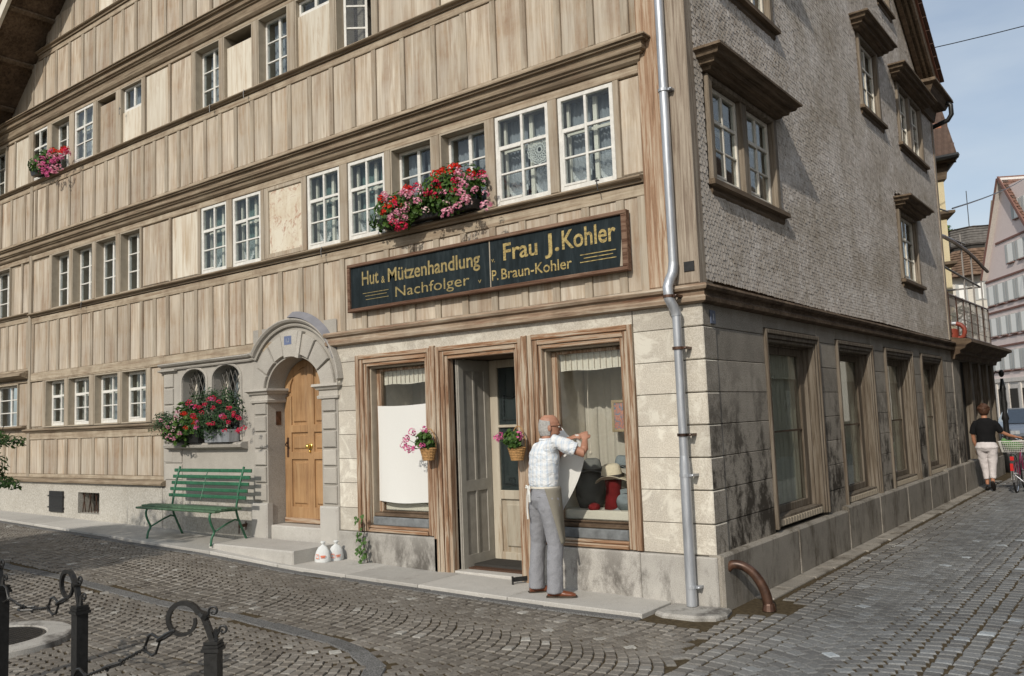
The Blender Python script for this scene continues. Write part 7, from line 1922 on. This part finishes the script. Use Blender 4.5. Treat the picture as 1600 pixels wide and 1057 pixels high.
# trousers: standing legs
tr = MB()
Lf = Vector((-.16, .04, 0)); Rf = Vector((.12, -.06, 0))
hipc = Vector((-.01, -.0, .90))
for sgn, ft, kx in ((-1, Lf, -.125), (1, Rf, .105)):
    hp_ = TT(.085*sgn, .0, .86); kn = Vector((ft.x*.9+hp_.x*.1+.01, ft.y+.02, .47))
    cuff = Vector((ft.x, ft.y-.005, .045))
    limb(tr, [hp_+Vector((0, 0, .06)), hp_+Vector((0, -.01, -.06)), hp_.lerp(kn, .45), kn, kn.lerp(cuff, .5)+Vector((.0, -.012, 0)), cuff], [(.105, .115), (.108, .118), (.092, .098), (.074, .078), (.070, .076), (.076, .088)], 18)
tr.rings([(TT(0, 0, .80), TT(.14, 0, 0), TT(0, .11, 0)), (TT(0, -.012, .88), TT(.165, 0, 0), TT(0, .128, 0)), (TT(0, -.005, .96), TT(.160, 0, 0), TT(0, .118, 0)), (TT(0, .005, 1.03), TT(.150, 0, 0), TT(0, .108, 0))], 22)
o = mk('trousers', tr, M['trouser'], MAN); remesh(o, .008, 4)
tex = bpy.data.textures.new('folds', 'CLOUDS'); tex.noise_scale = .11; tex2 = bpy.data.textures.new('creases', 'CLOUDS'); tex2.noise_scale = .045
def wrinkle(o, st_=.014):
    d = o.modifiers.new('d', 'DISPLACE'); d.texture = tex; d.strength = st_; d.mid_level = .5
    d = o.modifiers.new('e', 'DISPLACE'); d.texture = tex2; d.strength = st_*.30; d.mid_level = .5
wrinkle(o, .016)
# body: one continuous figure (head, neck, arms, trunk, hands)
hc_ = TT(.02, .09, 0)   # head leans forward a little
ha = R(-52)             # head turned further to the right
def HH(x, y, z, c=(0.035, .075, 1.545)): v = rotz((x, y, 0), ha); return Vector((c[0]+v.x, c[1]+v.y, c[2]+z))
bd = MB()
bd.rings([(HH(0, -.005, -.095), HH(.045, 0, 0)-HH(0, 0, 0), HH(0, .05, 0)-HH(0, 0, 0)), (HH(0, .012, -.06), HH(.062, 0, 0)-HH(0, 0, 0), HH(0, .078, 0)-HH(0, 0, 0)), (HH(0, .004, .0), HH(.074, 0, 0)-HH(0, 0, 0), HH(0, .096, 0)-HH(0, 0, 0)), (HH(0, -.004, .05), HH(.076, 0, 0)-HH(0, 0, 0), HH(0, .098, 0)-HH(0, 0, 0)), (HH(0, -.006, .09), HH(.062, 0, 0)-HH(0, 0, 0), HH(0, .080, 0)-HH(0, 0, 0)), (HH(0, -.006, .118), HH(.034, 0, 0)-HH(0, 0, 0), HH(0, .045, 0)-HH(0, 0, 0))], 20)
# jaw, chin, nose, brow, ears
limb(bd, [HH(0, .03, -.075), HH(0, .072, -.088)], [(.040, .036), (.022, .020)], 12)
bd.ell(HH(0, .098, -.012), (.013, .013, .022), 10, 8); bd.ell(HH(0, .107, -.026), (.015, .013, .011), 10, 8); bd.ell(HH(0, .088, .022), (.045, .012, .010), 10, 6, rot=Matrix.Rotation(ha, 3, 'Z')); bd.ell(HH(0, .086, -.056), (.024, .012, .008), 10, 6, rot=Matrix.Rotation(ha, 3, 'Z'))
for sg in (-1, 1): bd.ell(HH(.080*sg, -.008, -.008), (.011, .020, .032), 10, 8, rot=Matrix.Rotation(ha-.25*sg, 3, 'Z'))
limb(bd, [TT(0, .035, 1.34), Vector((.018, .045, 1.42)), HH(0, -.012, -.05)], [(.075, .07), (.056, .060), (.058, .062)], 16)
bd.rings([(TT(0, 0, .95), TT(.13, 0, 0), TT(0, .09, 0)), (TT(0, 0, 1.1), TT(.14, 0, 0), TT(0, .095, 0)), (TT(0, .015, 1.26), TT(.16, 0, 0), TT(0, .10, 0)), (TT(0, .02, 1.36), TT(.12, 0, 0), TT(0, .07, 0)), (TT(0, .03, 1.40), TT(.06, 0, 0), TT(0, .05, 0))], 18)
# joint positions, from where they stand against the window
def rel(px, py, Y): p = unproj_y(px, py, Y); return Vector((p.x-MX, p.y-MY, p.z-MZ))
shR = rel(868, 690, -.42); elR = rel(912, 709, -.30); wrR = rel(914, 689, -.20); hdR = rel(912, 672, -.14)
shL = TT(-.155, .03, 1.345); elL = TT(-.20, .22, 1.20); wrL = rel(889, 686, -.17); hdL = rel(902, 681, -.16)
limb(bd, [shR, shR.lerp(elR, .5), elR, elR.lerp(wrR, .35), wrR], [.052, .047, .040, .040, .027], 14)
limb(bd, [shL, shL.lerp(elL, .5), elL, elL.lerp(wrL, .4), wrL], [.050, .046, .040, .036, .026], 14)
o = mk('body', bd, M['skin_old'], MAN); remesh(o, .0065, 3, .5)
hm = MB(); hand(hm, wrR, (hdR-wrR), Vector((.5, -.8, 0)), .98, 1.0, 1); 
hm2 = MB(); hand(hm2, wrL, (hdL-wrL), Vector((.3, -.4, .8)), .98, .9, -1)
# the hands belong to the same continuous skin: add them to the body mesh
bd2 = MB(); bd2.add(bd.v, bd.f); bd2.add(hm.v, hm.f); bd2.add(hm2.v, hm2.f)
old = o.data; o.data = bd2.mesh('body', M['skin_old']); o.modifiers['r'].voxel_size = .0055; o.modifiers['s'].iterations = 2
# hair fringe round the back of a bald crown
def hairf(u, v):
    a = R(178+184*u); z = -.075+.135*v-.0*abs(u-.5); lift = 1.07-.03*v
    z += (-.0+.030*(1-abs(2*u-1)))*(v-.3)
    f_ = math.sqrt(max(.05, 1-(max(0, z-.02)/.125)**2)); lo_ = 1-.18*max(0, (-z-.03)/.05)
    rx, ry = .0765*f_*lo_*lift, .0985*f_*lo_*lift
    return HH(rx*math.cos(a)+rng.normal(0, .0008), ry*math.sin(a)-.004+rng.normal(0, .0008), z)
o = mk('hair', MB().grid(hairf, 46, 18), M['hair'], MAN, smooth=True); m_ = o.modifiers.new('t', 'SOLIDIFY'); m_.thickness = .010; m_.offset = -1
gl = MB()
for sg in (-1, 1):
    gl.tube([HH(.078*sg, .0, .012), HH(.074*sg, .06, .014), HH(.062*sg, .098, .012)], .0035, 6)
    gl.tube([HH(.034*sg+.026*math.cos(a), .106, .004+.021*math.sin(a)) for a in np.linspace(0, 2*math.pi, 15)[:-1]], .0038, 6, closed=True)
gl.tube([HH(-.01, .110, .01), HH(.01, .110, .01)], .003, 5); mk('glasses', gl, M['wicker'] if False else plain('horn_rim', (.05, .028, .015), .3), MAN)
ey = MB()
for sg in (-1, 1): ey.ell(HH(.032*sg, .083, .004), (.012, .012, .010), 10, 8)
mk('eyes', ey, M['white'], MAN)
# shirt
sh_ = MB()
sh_.rings([(TT(0, .0, .965), TT(.158, 0, 0), TT(0, .115, 0)), (TT(0, -.008, 1.03), TT(.172, 0, 0), TT(0, .128, 0)), (TT(0, -.004, 1.12), TT(.172, 0, 0), TT(0, .128, 0)), (TT(0, .004, 1.22), TT(.182, 0, 0), TT(0, .128, 0)), (TT(0, .012, 1.31), TT(.186, 0, 0), TT(0, .120, 0)), (TT(0, .020, 1.37), TT(.150, 0, 0), TT(0, .092, 0)), (TT(0, .032, 1.41), TT(.085, 0, 0), TT(0, .070, 0)), (TT(.005, .045, 1.435), TT(.062, 0, 0), TT(0, .062, 0))], 24)
slv = elR.lerp(shR, .28); limb(sh_, [TT(.12, .01, 1.34), shR, shR.lerp(slv, .5), slv], [.075, .068, .070, .072], 16)
slvL = elL.lerp(shL, .3); limb(sh_, [TT(-.10, .01, 1.34), shL, slvL], [.075, .068, .070], 16)
o = mk('shirt', sh_, M['shirt'], MAN); remesh(o, .008, 4); wrinkle(o, .018)
co = MB(); co.tube([Vector((.018, .042, 1.435))+Vector((.062*math.cos(a), .066*math.sin(a), .004*math.sin(a))) for a in np.linspace(0, 2*math.pi, 19)[:-1]], .013, 8, closed=True); mk('collar', co, M['shirt'], MAN, smooth=True)
# apron: band, tied bow at the back and the skirt on the far side
ap = MB(); ap.grid(lambda u, v: TT(.172*math.cos(R(-100+320*u-90)), .130*math.sin(R(-100+320*u-90)), .985+.018*v), 40, 1); mk('apron_band', ap, M['offwhite'], MAN)
tie = MB()
def tape(pts, w_=.008): tie.tube([TT(*p) for p in pts], w_, 4)
tape([(-.06, -.140, .995), (-.085, -.150, 1.01), (-.10, -.150, .99), (-.06, -.145, .99)]); tape([(-.06, -.140, .995), (-.03, -.150, 1.01), (-.02, -.150, .985), (-.06, -.145, .99)])
tape([(-.06, -.145, .99), (-.075, -.152, .90), (-.085, -.150, .78), (-.08, -.148, .70)], .009); tape([(-.055, -.145, .99), (-.03, -.152, .93), (-.035, -.150, .86)], .012)
tie.ell(TT(-.06, -.145, .99), (.014, .012, .014), 8, 6); mk('apron_tie', tie, M['sheet'], MAN)
def apf(u, v):
    a = R(-38+48*v+(150-48*v)*u); rr = 1.0+.10*v; x = .178*rr*math.cos(a); y = .138*rr*math.sin(a)
    z = .99-.50*v*(1-.0*u); x += .05*v*(1-u)*1.0; 
    return TT(x+.012*math.sin(u*14)*v, y-.02*v*(1-u), z)
o = mk('apron', MB().grid(apf, 40, 24), M['apron'], MAN, smooth=True); m_ = o.modifiers.new('t', 'SOLIDIFY'); m_.thickness = .004
pk_ = MB(); pk_.tube([TT(.03, -.126, .915), TT(.075, -.120, .912), TT(.115, -.104, .915)], .004, 5); pk_.tube([TT(-.115, -.104, .915), TT(-.05, -.126, .912)], .003, 5); mk('pocket_seam', pk_, M['trouser'], MAN)
# shoes
def shoe(c, a, nm):
    mb = MB()
    def q(x, y, z): v = rotz((x, y, 0), a); return Vector((c.x+v.x, c.y+v.y, z))
    ux = q(0, 1, 0)-q(0, 0, 0); sx_ = q(1, 0, 0)-q(0, 0, 0); Z = Vector((0, 0, 1))
    mb.rings([(q(0, -.075, .035), sx_*.030, Z*.032), (q(0, -.04, .042), sx_*.036, Z*.044), (q(0, .02, .040), sx_*.038, Z*.040), (q(0, .09, .030), sx_*.044, Z*.028), (q(0, .15, .024), sx_*.042, Z*.022), (q(0, .185, .018), sx_*.026, Z*.014)], 16)
    o = mk('shoe', mb, M['shoe'], MAN); remesh(o, .006, 2); so_ = MB(); pts = [(-.034, -.085), (.034, -.085), (.040, 0), (.047, .09), (.043, .155), (.02, .195), (-.02, .195), (-.043, .155), (-.047, .09), (-.040, 0)]
    so_.add([q(x, y, .0) for x, y in pts]+[q(x, y, .016) for x, y in pts], [tuple(range(9, -1, -1)), tuple(range(10, 20))]+[(i, (i+1) % 10, 10+(i+1) % 10, 10+i) for i in range(10)]); mk('sole', so_, M['bark'], o)
shoe(Lf, R(-40), 'l'); shoe(Rf, R(-62), 'r')

# -------- the woman walking away with her bicycle
WX, WY = .40, 11.35
WO = thing('person', 'woman in black top and white trousers walking away with a bicycle', 'person', (WX, WY, 0.0))
bd = MB()
hd = Vector((.0, .03, 1.50))
bd.rings([(hd+Vector((0, .02, -.11)), Vector((.042, 0, 0)), Vector((0, .045, 0))), (hd+Vector((0, .01, -.06)), Vector((.062, 0, 0)), Vector((0, .08, 0))), (hd, Vector((.074, 0, 0)), Vector((0, .092, 0))), (hd+Vector((0, 0, .06)), Vector((.070, 0, 0)), Vector((0, .088, 0))), (hd+Vector((0, 0, .10)), Vector((.04, 0, 0)), Vector((0, .05, 0)))], 16)
bd.ell(hd+Vector((0, .095, -.02)), (.012, .015, .018), 8, 6)
for sg in (-1, 1): bd.ell(hd+Vector((.076*sg, 0, -.01)), (.01, .018, .028), 8, 6)
limb(bd, [(0, 0, 1.30), (0, .01, 1.40), (0, .02, 1.46)], [.06, .05, .052])
bd.rings([((0, 0, .85), (.15, 0, 0), (0, .10, 0)), ((0, 0, 1.0), (.13, 0, 0), (0, .09, 0)), ((0, 0, 1.2), (.15, 0, 0), (0, .10, 0)), ((0, 0, 1.33), (.10, 0, 0), (0, .06, 0))], 16)
limb(bd, [(.16, 0, 1.28), (.24, .06, 1.10), (.36, .16, 1.03), (.47, .26, .99)], [.045, .038, .032, .024]); limb(bd, [(-.17, 0, 1.28), (-.22, .02, 1.08), (-.215, .07, .93), (-.19, .13, .80)], [.045, .038, .034, .024])
hand(bd, Vector((.47, .26, .99)), Vector((.6, .7, -.05)), Vector((0, 0, 1)), .9, 1.0, 1); hand(bd, Vector((-.19, .13, .80)), Vector((0, .3, -.9)), Vector((1, 0, 0)), .9, .6, 1)
limb(bd, [(-.05, .06, .12), (-.05, .06, .3)], [.03, .04]); limb(bd, [(.06, -.05, .14), (.06, -.03, .3)], [.03, .04])
# legs run inside the trousers so the figure stays one piece
limb(bd, [(-.075, 0, .9), (-.06, .06, .5), (-.05, .06, .28)], [.07, .05, .04]); limb(bd, [(.075, 0, .9), (.06, .02, .5), (.06, -.03, .28)], [.07, .05, .04])
M['skin_tan'] = plain('tanned_skin', (.42, .20, .12), .5, .4)
o = mk('body', bd, M['skin_tan'], WO); remesh(o, .008, 2)
hr = MB(); hr.ell(hd+Vector((0, -.018, .018)), (.098, .108, .118), 16, 12)
for k in range(60): 
    a = random.uniform(0, 6.28); ph = random.uniform(0, 1.5); hr.ell(hd+Vector((.095*math.sin(ph)*math.cos(a), -.02+.10*math.sin(ph)*math.sin(a), .02+.11*math.cos(ph))), (.024, .024, .022), 6, 5)
o = mk('hair', hr, plain('brown_hair', (.075, .035, .02), .6, .3, var=.4, scale=60, bump=.8), WO); remesh(o, .009, 1)
tp = MB(); tp.rings([((0, 0, .90), (.17, 0, 0), (0, .12, 0)), ((0, 0, 1.02), (.158, 0, 0), (0, .115, 0)), ((0, 0, 1.18), (.175, 0, 0), (0, .12, 0)), ((0, .0, 1.30), (.17, 0, 0), (0, .10, 0)), ((0, 0, 1.37), (.085, 0, 0), (0, .07, 0))], 20)
limb(tp, [(.13, 0, 1.29), (.20, .03, 1.20), (.245, .065, 1.10)], [.066, .062, .056]); limb(tp, [(-.13, 0, 1.29), (-.20, .01, 1.18), (-.222, .02, 1.07)], [.066, .062, .056])
o = mk('black_top', tp, plain('black_cotton', (.012, .012, .013), .9, .1, bump=.2), WO); remesh(o, .011, 3); wrinkle(o, .015)
tw = MB(); tw.rings([((0, -.01, .74), (.15, 0, 0), (0, .12, 0)), ((0, -.02, .82), (.20, 0, 0), (0, .155, 0)), ((0, -.01, .92), (.155, 0, 0), (0, .12, 0))], 20)
limb(tw, [(-.085, -.01, .82), (-.08, .03, .62), (-.065, .06, .42), (-.05, .055, .22)], [(.10, .12), (.088, .09), (.068, .07), (.055, .06)]); limb(tw, [(.085, -.01, .82), (.08, .0, .62), (.07, -.01, .42), (.06, -.03, .24)], [(.10, .12), (.088, .09), (.068, .07), (.055, .06)])
o = mk('white_trousers', tw, plain('white_cotton', (.62, .58, .58), .85, .1, var=.06, scale=12, bump=.4), WO); remesh(o, .011, 3); wrinkle(o, .02)
for x, y, z, tilt in ((-.05, .08, .035, 0), (.065, -.10, .085, -55)):
    mb = MB(); Rm = Matrix.Rotation(R(tilt), 3, 'X'); mb.ell((x, y+.03, z+.02), (.042, .12, .038), 12, 8, rot=Rm); mk('shoe', mb, M['shoe'] if False else plain('black_shoe', (.015, .013, .012), .5), WO, smooth=True)

# -------- bicycle
BC = thing('bicycle', 'upright bicycle with a wire basket on its carrier, pushed by the woman', 'bicycle', (.86, 11.15, 0), R(0))
# local: y forward, wheels at y=0 (rear) and y=1.08 (front)
def circ(c, r_, n=36): return [(c[0], c[1]+r_*math.cos(a), c[2]+r_*math.sin(a)) for a in np.linspace(0, 2*math.pi, n+1)[:-1]]
M['chrome'] = plain('chrome', (.75, .75, .77), .15, .6, .95, .05, bump=0); M['tyre'] = plain('tyre_rubber', (.03, .03, .03), .8)
for y in (0, 1.06):
    w_ = mk('wheel', MB().tube(circ((0, y, .34), .315), .009, 6, closed=True), M['chrome'], BC); mk('tyre', MB().tube(circ((0, y, .34), .335), .017, 8, closed=True), M['tyre'], w_)
    sp_ = MB()
    for k in range(28): a = 2*math.pi*k/28; sp_.tube([(.025*(-1)**k, y+.02*math.cos(a), .34+.02*math.sin(a)), (0, y+.315*math.cos(a), .34+.315*math.sin(a))], .0012, 3)
    sp_.tube([(-.04, y, .34), (.04, y, .34)], .02, 8); mk('spokes', sp_, M['chrome'], w_)
    mk('mudguard', MB().tube([(0, y+.365*math.cos(a), .34+.365*math.sin(a)) for a in np.linspace(R(-5) if y else R(20), R(150) if y else R(200), 18)], .022, 6), M['chrome'], BC)
mag = plain('purple_frame_paint', (.20, .02, .07), .35, .5)
mk('frame', MB().tube([(0, 1.06, .34), (0, .97, .62), (0, .93, .80), (0, .91, .90)], .016, 8).tube([(0, .95, .72), (0, .55, .42), (0, .46, .28)], .018, 8).tube([(0, .46, .28), (0, .33, .72)], .016, 8).tube([(.035, 0, .34), (.02, .46, .28)], .011, 6).tube([(-.035, 0, .34), (-.02, .46, .28)], .011, 6).tube([(.03, 0, .34), (0, .36, .62)], .009, 6).tube([(-.03, 0, .34), (0, .36, .62)], .009, 6), mag, BC)
mk('handlebar', MB().tube(smoothpath([(-.27, .72, .99), (-.25, .85, 1.02), (-.12, .93, .98), (0, .92, .92), (.12, .93, .98), (.25, .85, 1.02), (.27, .72, .99)]), .011, 8), M['chrome'], BC)
for x in (-.27, .27): mk('grip', MB().tube([(x, .70, .985), (x*.98, .80, 1.005)], .016, 8), M['tyre'], BC)
mk('saddle', MB().rings([((0, .20, .80), (.10, 0, 0), (0, 0, .03)), ((0, .28, .82), (.09, 0, 0), (0, 0, .03)), ((0, .40, .81), (.035, 0, 0), (0, 0, .02)), ((0, .47, .80), (.02, 0, 0), (0, 0, .015))], 12).tube([(0, .33, .7), (0, .30, .80)], .012, 6), M['tyre'], BC)
mk('carrier', MB().tube([(-.07, -.22, .72), (-.07, .22, .74), (.07, .22, .74), (.07, -.22, .72)], .006, 6, closed=True).tube([(-.07, -.1, .72), (-.05, 0, .36)], .006, 6).tube([(.07, -.1, .72), (.05, 0, .36)], .006, 6), M['chrome'], BC)
rl = mk('rear_light', MB().box(-.03, .03, -.29, -.25, .60, .67).box(-.025, .025, -.385, -.37, .42, .55), plain('red_reflector', (.55, .02, .02), .3, .5), BC)
mk('mudguard_end', MB().box(-.022, .022, -.37, -.36, .26, .42), M['white'], BC)
mk('pedal', MB().box(.10, .18, .40, .48, .14, .165).tube([(.09, .46, .28), (.10, .44, .15)], .008, 6), M['chrome'], BC); mk('stand', MB().tube([(-.03, .0, .34), (.16, -.02, .16)], .008, 6).box(.13, .20, -.06, .04, .14, .30), M['chrome'], BC)
BK = thing('wire_basket', 'white wire basket strapped on the bicycle carrier, full of green bags', 'basket', (.86, 11.13, .745))
bw = MB(); 
def ringz(z, a, b): return [(-a, -b, z), (a, -b, z), (a, b, z), (-a, b, z)]
for z in np.linspace(0, .19, 6): t_ = z/.19; bw.tube(ringz(z, .17+.04*t_, .12+.03*t_), .0035, 4, closed=True)
for k in range(13):
    u = -1+2*k/12; bw.tube([(.17*u, -.12, 0), (.21*u, -.15, .19)], .003, 4); bw.tube([(.17*u, .12, 0), (.21*u, .15, .19)], .003, 4)
for k in range(8): u = -1+2*k/7; bw.tube([(-.17, .12*u, 0), (-.21, .15*u, .19)], .003, 4); bw.tube([(.17, .12*u, 0), (.21, .15*u, .19)], .003, 4)
bw.tube(ringz(.19, .213, .153), .007, 5, closed=True); mk('wire', bw, M['white'], BK)
gb = MB(); gb.ell((.02, 0, .10), (.16, .11, .09), 14, 8); gb.ell((-.13, .0, .17), (.055, .07, .08), 12, 8); gb.ell((-.05, .0, .16), (.07, .06, .05), 12, 8); o = mk('green_bag', gb, plain('green_cloth', (.12, .24, .09), .8, bump=.4), None, (.86, 11.13, .745), label='green bag lying in the wire basket on the bicycle', category='bag'); remesh(o, .01, 2); wrinkle(o, .03)
